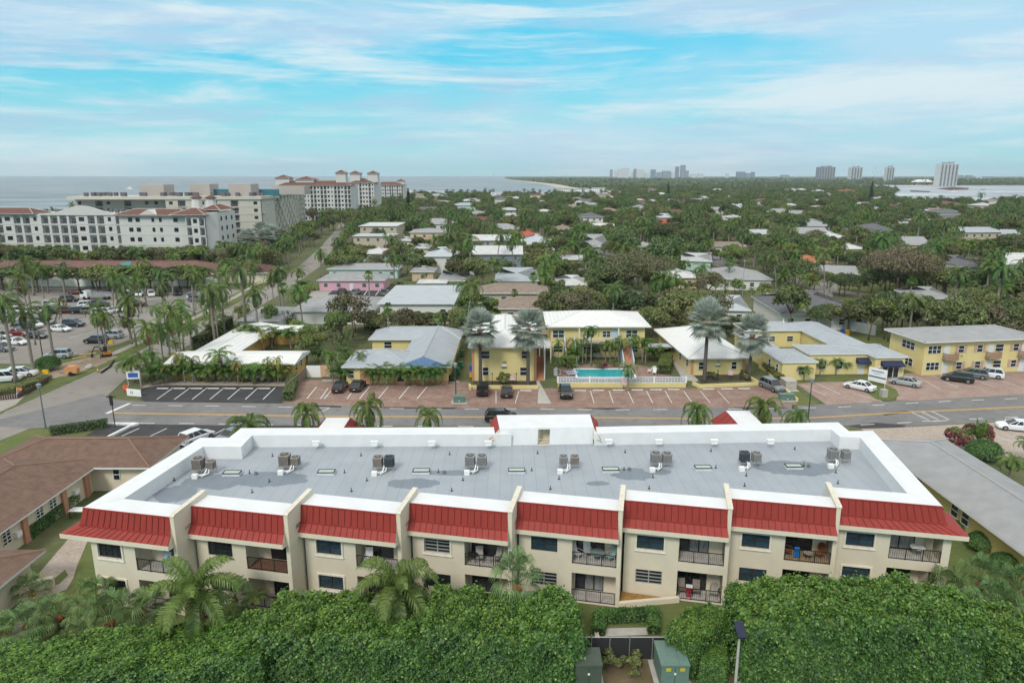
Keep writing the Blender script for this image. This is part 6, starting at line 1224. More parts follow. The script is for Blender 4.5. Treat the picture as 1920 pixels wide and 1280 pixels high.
# roadworks on the corner
X, Y, _ = P(200, 668); t = thing('mini_excavator', 'black and orange mini excavator with lowered arm on bare dirt', 'excavator', (X, Y, .03), R(205)); t.scale = (.75,)*3; OR = mat('machine_orange', (.55, .20, .03), .5)
for sy in (-.65, .65): b = MB(); b.ext([(-1., .1), (-1.15, .3), (-.95, .5), (.95, .5), (1.15, .3), (1., .1)], 'y', sy-.18, sy+.18); b.build('track', TYRE, t)
b = MB(); b.box(-1., .6, -.75, .75, .55, 1.2); b.build('house', OR, t); b = MB(); b.box(-.3, .5, -.1, .65, 1.2, 2.3); b.box(-.35, .55, -.15, .7, 2.3, 2.38); b.build('cab', IRON, t)
b = MB(); b.tube([(.6, -.3, 1.0), (1.4, -.3, 2.4), (2.2, -.3, 2.5)], [.18, .16, .12], 6); b.build('boom', IRON, t); b = MB(); b.tube([(2.2, -.3, 2.5), (3.0, -.3, .9)], [.13, .1], 6); b.build('stick', IRON, t); b = MB(); b.ext([(2.9, .9), (2.6, .5), (2.7, .1), (3.2, .05), (3.25, .5)], 'y', -.6, 0); b.build('bucket', IRON, t)
X, Y, _ = P(136, 703); t = thing('towed_compressor', 'orange towed compressor with one visible wheel beside the road', 'compressor', (X, Y, .03), R(8)); b = MB(); b.ext([(-.9, .4), (-.9, 1.2), (-.5, 1.5), (.6, 1.5), (.95, 1.1), (.95, .4)], 'y', -.55, .55); b.build('body', mat('pale_orange_paint', (.58, .27, .12), .6), t); [MB_.build('wheel', TYRE, t) for MB_ in [(lambda q: (q.tube([(0, sy-.08, .33), (0, sy+.08, .33)], .33, 12), q)[1])(MB()) for sy in (-.6, .6)]]; b = MB(); b.tube([(-.9, 0, .45), (-1.9, 0, .35)], .05, 6); b.build('tow_bar', IRON, t)
def cone(x, y, lab): X, Y, _ = P(x, y); t = thing('traffic_cone', lab, 'traffic cone', (X, Y, .03)); b = MB(); b.tube([(0, 0, .03), (0, 0, .75)], [.17, .04], 10); b.build('cone', OR, t); b = MB(); b.box(-.2, .2, -.2, .2, 0, .04); b.build('base', TYRE, t); b = MB(); b.tube([(0, 0, .38), (0, 0, .52)], [.115, .09], 10); b.build('reflective_band', WPAINT, t)
for x, y, w_, d_, r_, l_ in ((165, 665, 2.6, .5, .5, 'long pale plank stack on the dug corner'), (150, 672, 2.2, .4, .8, 'short plank stack beside the round bush'), (186, 657, 2.8, .35, .4, 'pale planks beside the excavator track')): tag(box3('plank_stack', '', '', *P(x, y)[:2], .03, w_, d_, .22, mat('raw_lumber', (.42, .31, .17), .8, var=.2, scale=6), r_), l_, 'lumber')
b = MB(); b.tube([P(190, 700)[:2]+(.15,), P(207, 688)[:2]+(.15,), P(214, 676)[:2]+(.15,)], .16, 8); tag(b.build('silt_sock', TYRE), 'black silt sock lying along the kerb of the dug corner', 'silt sock')
cone(184, 698, 'orange traffic cone at the road edge beside the dug corner'); cone(185, 602, 'dark orange cone standing alone in the parking lot')
X, Y, _ = P(38, 742); t = thing('road_barricade', 'orange and white folding barricade before the hedge at the junction', 'barricade', (X, Y, 0), R(5)); b = MB(); b.box(-.35, .35, -.03, .03, .75, 1.25); b.build('panel', mat('work_orange', (.65, .17, .05), .6), t); b = MB(); [b.tube([(sx, sy, 0), (sx, 0, 1.25)], .03, 4) for sx in (-.3, .3) for sy in (-.3, .3)]; b.box(-.35, .35, -.04, .04, .35, .5); b.build('leg_frame', WPAINT, t)
X, Y, _ = P(237, 737); t = thing('work_sign', 'round orange work sign on a red stand by the motel corner sign', 'sign', (X, Y, 0)); b = MB(); b.tube([(0, -.02, .9), (0, .02, .9)], .45, 14); b.build('panel', MATS['work_orange'], t); b = MB(); b.tube([(-.3, 0, 0), (0, 0, 1.5)], .04, 6); b.tube([(.3, 0, 0), (0, 0, 1.5)], .04, 6); b.build('stand', MATS['red_plastic'], t)
for x, y, l_ in ((86, 700, 'beside the round clipped bush'), (208, 645, 'beside the excavator')): box3('yellow_marker_block', 'bright yellow block '+l_, 'marker', *P(x, y)[:2], .03, .9, .3, .6, mat('warning_yellow', (.75, .45, .02), .6))
for x, y, r_, l_ in ((168, 690, .7, 'large pale boulder at the road edge by the dug corner'), (150, 680, .35, 'small boulder behind the compressor')):
    X, Y, _ = P(x, y); rs = np.random.RandomState(x); b = MB(); b.tube([(0, 0, -.05), (0, 0, r_*.3), (0, 0, r_*.75), (0, 0, r_)], [r_*.9, r_*1.1, r_*.7, r_*.2], 9); b.v = [(x_+rs.normal(0, r_*.09), y_+rs.normal(0, r_*.09), z_) for x_, y_, z_ in b.v]; tag(b.build('boulder', CONC, loc=(X, Y, 0)), l_, 'boulder')
tag(box3('mailbox_pillar', '', '', *P(1656, 744)[:2], .05, .8, .8, 1.1, CONC), 'grey stone pillar with dark cap on the grass island', 'pillar'); tag(box3('white_gate', '', '', *P(1388, 693)[:2], .05, 1.5, .08, 1.9, WPAINT), 'white gate panel behind the cottage corner', 'gate')
t = thing('fence_panel', 'white gate panel beside the salmon wall between two motels', 'gate', (-31.3, 105.6, 0)); b = MB(); b.box(-1.2, 1., 0, .08, 0, 1.9); b.build('panel', WPAINT, t); b = MB(); b.box(1., 2.5, 0, .12, 0, 1.9); b.build('salmon_panel', mat('peach_wall', (.55, .36, .24), .8), t)
b = MB(); b.box(-.05, .05, 0, 9, 0, 1.7); t = tag(b.build('wooden_fence', mat('grey_wood_fence', (.22, .17, .13), .9, var=.2, scale=5, stretch=(1, 6, .3)), loc=(-32.6, 96.5, 0)), 'weathered wooden fence between the dark lot and the paver lot', 'fence')
X, Y, _ = P(535, 712); t = thing('garden_bench', 'white bench before the orange yellow motel', 'bench', (X, Y, .05)); b = MB(); b.box(-.7, .7, -.2, .2, .42, .48); b.build('seat', WPAINT, t); [(lambda q: (q.box(sx-.05, sx+.05, -.18, .18, 0, .42), q.build('leg', WPAINT, t)))(MB()) for sx in (-.6, .6)]
X, Y, _ = P(415, 708); t = thing('patio_table', 'small red table set outside the orange yellow motel', 'table', (X, Y, .05)); b = MB(); b.cyl(0, 0, .68, .72, .45, 12); b.build('tabletop', mat('faded_red', (.4, .12, .1), .6), t); b = MB(); b.cyl(0, 0, 0, .68, .05, 6); b.build('leg', IRON, t)
X, Y, _ = P(205, 890); t = thing('garden_chair', 'brown garden chair in the corner of the paved court by the shingled building', 'chair', (X, Y, .04)); b = MB(); b.box(-.5, .5, -.3, .3, .35, .42); b.build('seat', RAT, t); b = MB(); b.box(-.5, .5, .26, .34, .42, .95); b.build('backrest', RAT, t); b = MB(); [b.box(sx-.03, sx+.03, sy-.03, sy+.03, 0, .35) for sx in (-.45, .45) for sy in (-.25, .25)]; b.build('leg_frame', IRON, t)
X, Y, _ = P(150, 972); t = thing('patio_table', 'white rectangular table beside the cream corner on the paver path', 'table', (X-.3, Y+.4, .04)); b = MB(); b.box(-.7, .7, -.45, .45, .68, .73); b.build('tabletop', WHT, t); b = MB(); [b.box(sx-.03, sx+.03, sy-.03, sy+.03, 0, .68) for sx in (-.6, .6) for sy in (-.38, .38)]; b.build('leg_frame', IRON, t)
# ---------- plants placed from the photo
def pl(key, bx, by, sc, label, cy=None, **k):
    "foot at photo point (bx,by); cy: row of the crown's heart, sets the height"
    X, Y, _ = P(bx, by); p = PROTO[key]
    if cy is not None:
        z = PY(bx, cy, Y)[2]; h0 = {'royal': 10.5, 'royal2': 8.5, 'coco': 7.5, 'coco2': 6., 'coco3': 8.8, 'small': 2.9, 'smally': 3.1, 'tallthin': 5.8, 'queen': 4.4, 'date': 2.9, 'near': 3.9, 'near2': 3.9, 'bis': 8.2, 'bis2': 6.8, 'sabal': 5., 'sabn': 3.4, 'wash': 6.4}[key]; k['sz'] = z/(h0*sc)
    return place(key, X, Y, sc, label=label, **k)
for a in (('royal', 30, 717, 1.05, 'royal palm with the tallest grey trunk beside the white van', 563), ('royal', 64, 703, 1., 'royal palm between two others at the junction hedge', 585), ('royal', 101, 674, 1.02, 'royal palm whose trunk stands behind the round clipped bush', 578), ('smally', 117, 602, 1.2, 'yellowed palm standing among the parked cars of the lot', 567), ('royal2', 22, 612, 1.1, 'dark royal palm among the parked cars nearest the ocean', 560),
          ('royal2', 235, 575, 1.05, 'royal palm before the white stake truck', 522), ('royal2', 275, 574, .95, 'royal palm beside the white cars by the shops', 527), ('royal2', 309, 564, 1., 'royal palm third along the verge from the stake truck', 515), ('royal2', 325, 554, .95, 'royal palm fourth along the verge from the stake truck', 517), ('royal', 379, 572, .8, 'royal palm beside the silver pickup', 520),
          ('coco', 248, 645, 1.0, 'bushy coconut palm with dry fronds beside the black SUV', 598), ('coco2', 298, 612, .85, 'coconut palm leaning behind the sidewalk', 578), ('tallthin', 345, 599, .9, 'thin palm on the verge before the sidewalk', 563), ('royal2', 395, 577, .9, 'royal palm with drooping crown by the far verge', 540), ('tallthin', 305, 672, 1.15, 'slender palm at the road edge before the motel hedge', 620), ('coco2', 359, 657, .9, 'green palm between road and motel hedge', 615), ('coco2', 332, 668, .8, 'low dark palm between road and white roof', 640), ('coco2', 407, 637, .95, 'palm with golden lower fronds by the white motel roof', 598), ('tallthin', 418, 622, 1., 'slim palm just beyond the golden one by the motel', 590),
          ('coco2', 240, 714, 1.0, 'palm with hanging dark fronds nearest the junction', 675), ('coco2', 266, 732, .95, 'palm with bright fronds behind the corner sign', 672), ('coco2', 252, 716, .9, 'palm in the middle of the corner clump', 680), ('smally', 337, 714, 1.1, 'yellow palm by the white roof corner of the motel', 668), ('smally', 312, 720, 1., 'yellow palm beside the paver path of the motel', 690), ('small', 362, 718, 1.1, 'green palm before the first window of the motel', 675), ('smally', 447, 721, 1., 'golden palm before the middle of the orange yellow motel', 683), ('smally', 536, 716, .95, 'golden palm at the inlet corner of the orange yellow motel', 690),
          ('small', 405, 712, 1.1, 'green palm before the door of the orange yellow motel', 680), ('small', 424, 712, 1., 'green palm just before the golden palm of the motel', 686), ('small', 484, 716, 1., 'green palm before the last door of the motel', 692), ('small', 625, 720, 1.2, 'feathery palm at the corner of the grey roofed motel', 667),
          ('coco2', 472, 652, 1., 'coconut palm in the motel court, nearest the road wing', 616), ('coco2', 510, 655, 1.15, 'coconut palm in the middle of the motel court', 620), ('coco2', 546, 656, 1.15, 'coconut palm at the inlet side of the motel court', 622), ('wash', 730, 655, 1., 'tall thin fan palm before the grey roofed motel wing', 577),
          ('bis', 901, 721, 1., 'silver fan palm at the ocean corner of the two storey yellow block', 616), ('bis', 990, 723, 1.0, 'silver fan palm at the inlet corner of the two storey yellow block', 616), ('bis', 1320, 716, 1.05, 'tallest silver fan palm, before the white roofed cottage', 600), ('bis2', 1404, 713, 1.05, 'silver fan palm beside the white gate', 626),
          ('tallthin', 1108, 686, 1.15, 'tall twin-looking palm before the gallery stairs', 615), ('tallthin', 1098, 682, 1.05, 'tall palm beside the ocean side stair', 620), ('small', 1135, 680, 1.15, 'green palm before the gallery, first of four', 645), ('small', 1160, 680, 1.2, 'green palm before the gallery, second of four', 640), ('small', 1189, 678, 1.2, 'green palm before the gallery, third of four', 635), ('small', 1210, 682, 1.2, 'green palm before the gallery, fourth of four', 642),
          ('small', 1046, 706, 1., 'small palm over the pool filter tank', 675), ('date', 1177, 733, 1.3, 'grey green palm in front of the pierced block fence', 690), ('small', 1507, 713, 1.1, 'small palm at the office corner', 690), ('date', 1537, 703, .95, 'small palm before the first office window', 678), ('date', 1567, 702, 1.05, 'small palm before the second office window', 676), ('date', 1586, 701, .8, 'small palm beside the office awning', 682), ('small', 1497, 706, .9, 'small palm tucked behind the office corner palm', 688)): pl(*a[:5], cy=a[5])
# palms behind the condominium on its street side
for key, x, y, Y, sc, l_ in (('queen', 465, 797, 69, 1.05, 'large feathery palm above the ocean end of the back parapet'), ('queen', 575, 775, 71, .85, 'feathery palm second from the ocean end behind the parapet'), ('queen', 690, 765, 71.5, .95, 'feathery palm beside the ocean side entrance canopy'), ('queen', 803, 782, 71, .7, 'small feathery palm behind the middle of the parapet'),
                          ('queen', 1307, 772, 73, .85, 'feathery palm beside the inlet side entrance canopy'), ('queen', 1432, 762, 74, .95, 'feathery palm behind the parapet past the entrance canopy'), ('queen', 1494, 780, 74, .75, 'low feathery palm behind the inlet end of the parapet')):
    X, Y, z = PY(x, y, Y); place(key, X, Y, sc, label=l_, sz=z/(4.4*sc))
# foreground palms over the hedge
for key, x, y, Y, sc, l_, h0, sz_ in (('near', 362, 1112, 40.6, 1.0, 'big coconut palm before the first two bays of the condominium', 3.9, 0), ('near2', 745, 1100, 41., .95, 'big coconut palm before the third bay of the condominium', 3.9, 0), ('sabn', 970, 1094, 41.3, 1.05, 'fan palm with orange brown boots before the fourth bay', 3.4, 0), ('tallthin', 474, 1118, 43.2, .85, 'slender light palm between the two big coconut palms', 5.8, 0)):
    X, Y, z = PY(x, y, Y); place(key, X, Y, sc, label=l_, sz=z/(h0*sc), rz=.4)
fl = [(12, 1195, 41.2, 1.05, 'nearest the picture edge beside the cottage'), (52, 1168, 42., 1.1, 'with orange boots nearest the cottage'), (112, 1150, 43., 1., 'second from the ocean side'), (205, 1160, 41.5, 1.1, 'with pale drooping leaves above the hedge'), (180, 1125, 44, 1., 'before the condominium corner window'), (268, 1140, 43.5, .95, 'beneath the big coconut palm'), (150, 1205, 39.5, .8, 'lowest in the fan palm clump'), (60, 1110, 45.5, .8, 'beside the cream wall end'), (440, 1120, 43.8, .8, 'behind the big coconut palm on its inlet side'), (575, 1140, 42.8, .7, 'small and grey within the hedge')]
def fp(x, y, Y, sc, lab): X, Y, z = PY(x, y, Y); k, h = min((('sabn', 3.4), ('sabm', 2.3), ('sabl', 1.4)), key=lambda a: abs(a[1]*sc-z)); place(k, X, Y, sc, label=lab, sz=min(1.35, max(.7, z/(h*sc))), group='fan palms at the ends of the hedge')
for x, y, Y, sc, l_ in fl: fp(x, y, Y, sc, 'green fan palm '+l_)
fr_ = [(1775, 1112, 44.5, 1.05, 'with pale fronds touching the big hedge'), (1838, 1090, 46, 1.05, 'behind the others beside the garden wall'), (1868, 1132, 43.5, 1., 'in the middle of the inlet side clump'), (1910, 1105, 45, 1., 'in the inlet side clump, nearest the mustard wall'), (1812, 1150, 42.5, .9, 'with dry golden leaves, lowest of the inlet side clump'), (1700, 1212, 39.0, .35, 'tiny and silvery inside the big hedge')]
for x, y, Y, sc, l_ in fr_: fp(x, y, Y, sc, 'fan palm '+l_)
# the big hedge trees along the bottom
def hedge_tree(key, seed, rx, ry, h, n, size=.20):
    "one clipped tree of the hedge: leaves on a bumpy rounded block, thinning inwards"
    rs2 = np.random.RandomState(seed); f = rs2.random(n); U = rs2.uniform(-1, 1, (n, 2)); C = np.zeros((n, 3)); D = np.zeros((n, 3))
    top = f < .36; fr = (f >= .36)&(f < .74); bk = (f >= .74)&(f < .86); sd = f >= .86; sg = np.where(rs2.random(n) < .5, -1, 1)
    C[:, 0] = U[:, 0]*rx; C[:, 1] = U[:, 1]*ry; C[:, 2] = h*(.5+.5*U[:, 1]); C[top, 2] = h; D[top] = (0, 0, 1)
    for m, sy in ((fr, -1), (bk, 1)): C[m, 1] = sy*ry; D[m] = (0, sy, .25)
    C[sd, 0] = (sg*rx)[sd]; C[sd, 1] = rs2.uniform(-ry, ry, n)[sd]; D[sd] = np.stack([sg[sd], 0*sg[sd], 0*sg[sd]+.2], 1)
    q = np.abs(C/np.array((rx, ry, h))); q[:, 2] = np.abs(C[:, 2]/h*2-1)*(C[:, 2] > h*.5); nm = (q**5).sum(1)**.2; C = np.where(nm[:, None] > 1, np.stack([C[:, 0]/nm, C[:, 1]/nm, np.where(C[:, 2] > h*.5, h*.5+(C[:, 2]-h*.5)/nm, C[:, 2])], 1), C)
    ph = rs2.uniform(0, 6.3, 12); B = sum(np.sin(C[:, 0]*k1+ph[i])*np.sin(C[:, 1]*k2+ph[i+4])*np.sin(C[:, 2]*k3+ph[i+8]) for i, (k1, k2, k3) in enumerate(((1.6, 1.9, 1.5), (3.1, 2.7, 3.3), (5.6, 5.1, 5.2), (9.5, 9, 8.5))))
    C += D*(B*.20+.13*np.sin(C[:, 0]*14+ph[0])*np.sin(C[:, 1]*13+ph[1])*np.sin(C[:, 2]*15+ph[2])-.6*rs2.random(n)**2.)[:, None]; C[:, 2] += np.where(top, .16*np.sin(C[:, 0]*2.3+ph[3])*np.sin(C[:, 1]*2.1+ph[5])*2, 0); C += rs2.normal(0, .05, (n, 3)); sh = (rs2.random(n) < .05)&(top | fr); C[sh] += D[sh]*rs2.uniform(.05, .4, sh.sum())[:, None]; C[:, 2] = np.abs(C[:, 2])
    tip = rs2.random(n) < .05+.42*np.clip((C[:, 2]-h*.8)/(h*.2), 0, 1)+.10*(B > .8); lm = LeafMesh(); Q_ = leaves(rs2, C, D, size, .65, .5); lm.add(Q_[~tip], 0); lm.add(Q_[tip], 1)
    tb_ = MB(); [tb_.tube([(x_*.3, 0, 0), (x_*.7, .2, h*.4), (x_, .3, h*.75)], [.12, .08, .04], 6) for x_ in (-rx*.5, 0, rx*.5)]
    PROTO[key] = dict(name='hedge_tree', cat='tree', r=rx, h=h, parts=[('crown', lm.mesh('crown', [LG['hedge'], LG['tip']])), ('trunk', tb_.mesh('trunk', TREEB))])
hedge_tree('h1', 71, 2.1, 2.4, 4.1, 36000); hedge_tree('h2', 72, 2.2, 2.45, 4.15, 38000); hedge_tree('h3', 73, 2.0, 2.3, 4.05, 34000)
hx = [(-30.5, 37.6, .52), (-27.2, 38.4, .55), (-24, 38.8, .60), (-20.8, 39.2, .54), (-17.4, 39.6, .66), (-14, 40.6, .90), (-10.6, 40.7, .86), (-7.2, 40.5, .78), (-3.7, 40.6, 1.0), (-.4, 40.3, .9), (2.2, 39.9, 1.0)]
for i, (X, Y, s_) in enumerate(hx): place(('h1', 'h2', 'h3')[i % 3], X, Y-1.1, 1., rz=(0, .1, -.1)[i % 3], label='glossy green hedge tree along the bottom, %s from the ocean side before the gap' % (ordn+['ninth', 'tenth', 'eleventh'])[i], group='tall clipped hedge trees', sz=s_*1.06)
hr = [(16.3, 40.6, 1.06), (19.2, 40.8, 1.10), (22.2, 40.8, 1.1), (25.0, 40.8, 1.1), (28.0, 40.3, 1.02), (31., 39.6, .86), (33.6, 38.9, .74), (36.3, 38.2, .64)]
for i, (X, Y, s_) in enumerate(hr): place(('h2', 'h1', 'h3')[i % 3], X, Y-1.0, 1., rz=(-.1, 0, .1)[i % 3], label='glossy green hedge tree past the light pole, %s counted from the gap' % ordn[i], group='tall clipped hedge trees', sz=s_*1.05)
for X, Y, s_, sz_, l_ in ((11.6, 39.2, .62, .78, 'light green bush overhanging the transformer cabinet'), (13.2, 40.6, .5, .9, 'light green bush behind the light pole'), (12.8, 38.2, .45, .6, 'low bush between the transformer cabinet and the light pole')): place('h3', X, Y, s_, label=l_, sz=sz_*1.5)
for x, y, s_, l_ in ((1143, 1245, .62, 'small leafy shrub on the ocean side before the screen fence'), (1165, 1252, .5, 'small leafy shrub in the middle before the screen fence'), (1192, 1248, .62, 'small leafy shrub nearest the transformer cabinet'), (1190, 1266, .4, 'tiny weed in the bare soil beside the transformer cabinet')): X, Y, _ = P(x, y); place('sh', X, Y, s_, label=l_)
HM = [LG['clip'], LG['mid']]
clipped('clipped_hedge', 'hedge', 'square clipped hedge round a small slab on the back lawn', [P(1122, 1192)[:2], P(1122, 1165)[:2], P(1225, 1160)[:2], P(1225, 1188)[:2]], .8, .8, [LG['hedge']], 5200, .15)
sheet('patio_slab', g((1135, 1193), (1137, 1178), (1215, 1176), (1215, 1190)), .03, CONC); sheet('dirt_patch', g((1085, 1300), (1130, 1240), (1250, 1235), (1300, 1260), (1420, 1250), (1430, 1320), (1085, 1320)), .012, groundmat('leaf_litter', (.16, .115, .075), (.12, .09, .05), (.08, .10, .035), 1.2, 5., .5))
clipped('clipped_hedge', 'hedge', 'long clipped hedge beside the cream wing and paver path', [P(52, 1010)[:2], P(138, 942)[:2]], 1.0, 1.15, [LG['hedge']], 9000, .16); clipped('clipped_hedge', 'hedge', 'clipped hedge on the grass triangle by the junction', [P(100, 815)[:2], P(198, 801)[:2]], 1.0, 1.0, [LG['dark'], LG['mid']], 3600, .2)
clipped('clipped_hedge', 'hedge', 'bright green clipped hedge between the pool and the cottage', [P(1244, 702)[:2], P(1250, 680)[:2]], 1.9, 1.7, [LG['light']], 3500, .2); clipped('clipped_hedge', 'hedge', 'clipped hedge before the grey roofed motel wall', [P(795, 714)[:2], P(850, 714)[:2]], .9, .8, [LG['dark']], 2200, .2); clipped('clipped_hedge', 'hedge', 'low clipped hedge before the front hip of the grey roofed motel', [P(650, 713)[:2], P(705, 713)[:2]], .9, .7, [LG['dark']], 1800, .2)
clipped('clipped_hedge', 'hedge', 'dark hedge along the road side of the white roofed motel', [P(368, 655)[:2], P(432, 612)[:2]], 1.4, 2.2, [LG['dark']], 4200, .28); clipped('clipped_hedge', 'hedge', 'ground cover hedge behind the palisade at the junction', [P(-10, 742)[:2], P(30, 733)[:2], P(85, 712)[:2]], 1.8, .7, [LG['mid'], LG['dark']], 4200, .24)
clipped('clipped_hedge', 'hedge', 'clipped hedge along the yellow strip wall by the office', [P(1436, 692)[:2], P(1462, 715)[:2]], 1.3, 1.0, [LG['mid']], 2200, .22); clipped('clipped_hedge', 'hedge', 'green hedge beneath the sun deck stair', [P(1062, 690)[:2], P(1075, 688)[:2]], 1.8, 1.9, [LG['light']], 1600, .2); clipped('clipped_hedge', 'hedge', 'hedge climbing along the wooden fence by the dark lot', [P(541, 752)[:2], P(552, 718)[:2]], 1.4, 1.5, [LG['mid'], LG['dark']], 3000, .22)
X, Y, _ = P(90, 694); place('ball', X, Y, 1.15, label='large round clipped bush at the junction beside the silver SUV')
wf = MB(); 
t = thing('log_palisade', 'low palisade of dark upright logs along the junction hedge', 'palisade', (0, 0, 0)); rs = np.random.RandomState(2); b = MB(); pp = [P(-20, 752)[:2], P(34, 747)[:2], P(92, 716)[:2]]
for a_, b_ in zip(pp[:-1], pp[1:]):
    n_ = int(hypot(b_[0]-a_[0], b_[1]-a_[1])/.28)
    for i in range(n_): f = i/n_; b.cyl(a_[0]+(b_[0]-a_[0])*f, a_[1]+(b_[1]-a_[1])*f, 0, .6+rs.random()*.35, .12, 6)
b.build('log_row', mat('dark_log', (.10, .07, .055), .95, var=.4, scale=4), t)
for x, y, k_, s_, l_ in ((1240, 620, 'x', 1, ''),): pass
for k_, x, y, s_, l_ in (('sh', 1395, 712, .9, 'round shrub beside the cottage garden lamp'), ('shd', 1335, 712, 1., 'agave-like shrub before the cottage'), ('sh', 945, 719, 1.05, 'green shrub in the middle of the yellow block bed'), ('shd', 938, 720, .8, 'dark shrub beside the pale pink sign of the yellow block'), ('shd', 285, 722, 1., 'red tinged shrub on the ocean side of the motel path'), ('sh', 1615, 697, .7, 'round shrub before the office side wall'), ('shd', 1455, 700, 1.2, 'dark bush at the end of the cottage wall'), ('sh', 1667, 701, .7, 'plant in a blue pot beside the office entrance'), ('shp', 1248, 668, 1.5, 'magenta flowering shrub beside the link roof'), ('shp', 1130, 692, .8, 'purple flowering shrub by the pool'),
                         ('sh', 1731, 697, .8, 'first shrub before the apartment block'), ('sh', 1765, 696, .9, 'second shrub before the apartment block'), ('sh', 1800, 692, .9, 'third shrub before the apartment block'), ('shd', 1855, 688, 1.1, 'fourth shrub before the apartment block, largest'), ('shd', 1900, 690, 1.4, 'dark shrub at the inlet end of the apartment block'), ('shd', 1085, 660, 1.7, 'dark round shrub behind the ocean side stair'), ('shd', 1112, 672, 1.5, 'dark round shrub between the stairs'), ('shd', 1190, 655, 1.8, 'dark round shrub behind the inlet side stair'), ('sh', 1150, 688, .8, 'low shrub by the pool, middle'), ('sh', 1120, 690, .8, 'low shrub by the pool, ocean side'),
                         ('shp', 1790, 842, 1.5, 'magenta shrub by the beige pavers, nearest the grey roof'), ('shp', 1835, 832, 1.5, 'deep red shrub behind the banana plant'), ('ball', 1845, 862, 1.1, 'green shrub beneath the banana plant'), ('ball', 1818, 1000, .7, 'glossy shrub along the mustard wall, first'), ('ball', 1845, 1032, .8, 'glossy shrub along the mustard wall, second'), ('ball', 1885, 1075, .8, 'glossy shrub along the mustard wall, third')): X, Y, _ = P(x, y); place(k_, X, Y, s_, label=l_)
X, Y, _ = P(1832, 840); place('banana', X, Y, 1.15, rz=.3, label='banana plant with two broad leaves behind the grey roof'); X, Y, _ = P(1890, 905); place('queen', X, Y, .75, label='feathery palm beside the beige paver lot, past the banana plant', sz=.75); X, Y, _ = P(1925, 870); place('queen', X, Y, .7, label='feathery palm at the picture edge past the banana plant', sz=.8)
for x, y, l_ in ((372, 714, 'clump palm hiding the first window of the orange yellow motel'), (432, 716, 'clump palm between two doors of the orange yellow motel'), (462, 716, 'clump palm hiding the middle window of the orange yellow motel'), (522, 716, 'clump palm by the white bench'), (330, 700, 'clump palm at the road corner of the white roof'), (285, 712, 'low clump palm behind the corner sign'), (1225, 676, 'clump palm beside the link roof of the cottage'), (1075, 680, 'clump palm behind the pool filter tank')): X, Y, _ = P(x, y); place('areca', X, Y, 1.1, label=l_)
for x, y, l_ in ((720, 712, 'clump palm before the middle window of the grey roofed motel'), (772, 712, 'large clump palm beside the red step of the motel'), (755, 706, 'clump palm behind the red step of the motel'), (640, 716, 'clump palm behind the black sedan'), (507, 716, 'tall clump palm near the inlet end of the orange yellow motel'), (395, 716, 'dark clump palm beside the small red table')): X, Y, _ = P(x, y); place('areca', X, Y, 1.2, label=l_)
for x, y, s_, l_ in ((597, 665, 1.25, 'large travellers palm between the two motels'), (560, 655, .8, 'travellers palm beside the motel court'), (448, 610, .8, 'travellers palm behind the motel back wing')): X, Y, _ = P(x, y); place('travel', X, Y, s_, label=l_)
# specific trees further back
for k_, x, y, s_, l_, z_ in (('t7', 1180, 562, 1.5, 'very wide olive brown tree before the yellow walled house', 1.0), ('t7', 1680, 560, 1.35, 'very wide tree beyond the lawn with the white fence', 1.2), ('t4', 1150, 500, .9, 'dark round tree before the white flat roofed house', 1.3), ('t2', 1245, 520, 1.5, 'dark round tree beside the mint house', 1.2), ('t2', 1172, 505, 1.5, 'dark round tree behind the wide brown one', 1.2),
                          ('t3', 1665, 640, 1.1, 'green tree in the yard between office and apartment block', 1.2), ('bare', 1743, 625, 1.5, 'bare grey tree behind the apartment block', 1.), ('bare', 1765, 620, 1.3, 'second bare tree behind the apartment block, toward the inlet', 1.), ('t3', 1480, 625, 1.25, 'bright green tree beside the silver palm and grey roofs', 1.2),
                          ('pine', 767, 418, 1.8, 'tall dark conical pine rising over the roofs', 1.), ('pine', 1631, 385, 2., 'conical pine on the lagoon shore', 1.), ('pine', 1252, 376, 1.9, 'conical pine beside the red roofed villa', 1.), ('t2', 860, 540, 1.1, 'dark tree beside the shaded pool roof', 1.), ('t2', 895, 540, 1.2, 'dark tree behind the tan roofed block', 1.), ('t6', 640, 652, 1.1, 'bushy light green tree between the motels', 1.1)):
    X, Y, _ = P(x, y); place(k_, X, Y, s_, label=l_, sz=z_)
for i in range(7): X, Y, _ = P(1530+i*25, 622-i*.5); place('t1' if i % 2 else 't2', X, Y, .62, label='clipped tree along the white garden wall, %s from the ocean side' % ordn[i], group='clipped trees along the white garden wall', sz=1.25)
sil = [(492, 470, 'nearest the beige condominium'), (468, 490, 'before the wide white condominium end'), (512, 478, 'on the street side'), (502, 490, 'in the middle of the silver clump')]
for x, y, l_ in sil: X, Y, _ = P(x, y); place('bis', X, Y, 1.3, label='large silver palm by the condominiums '+l_, sz=.85)
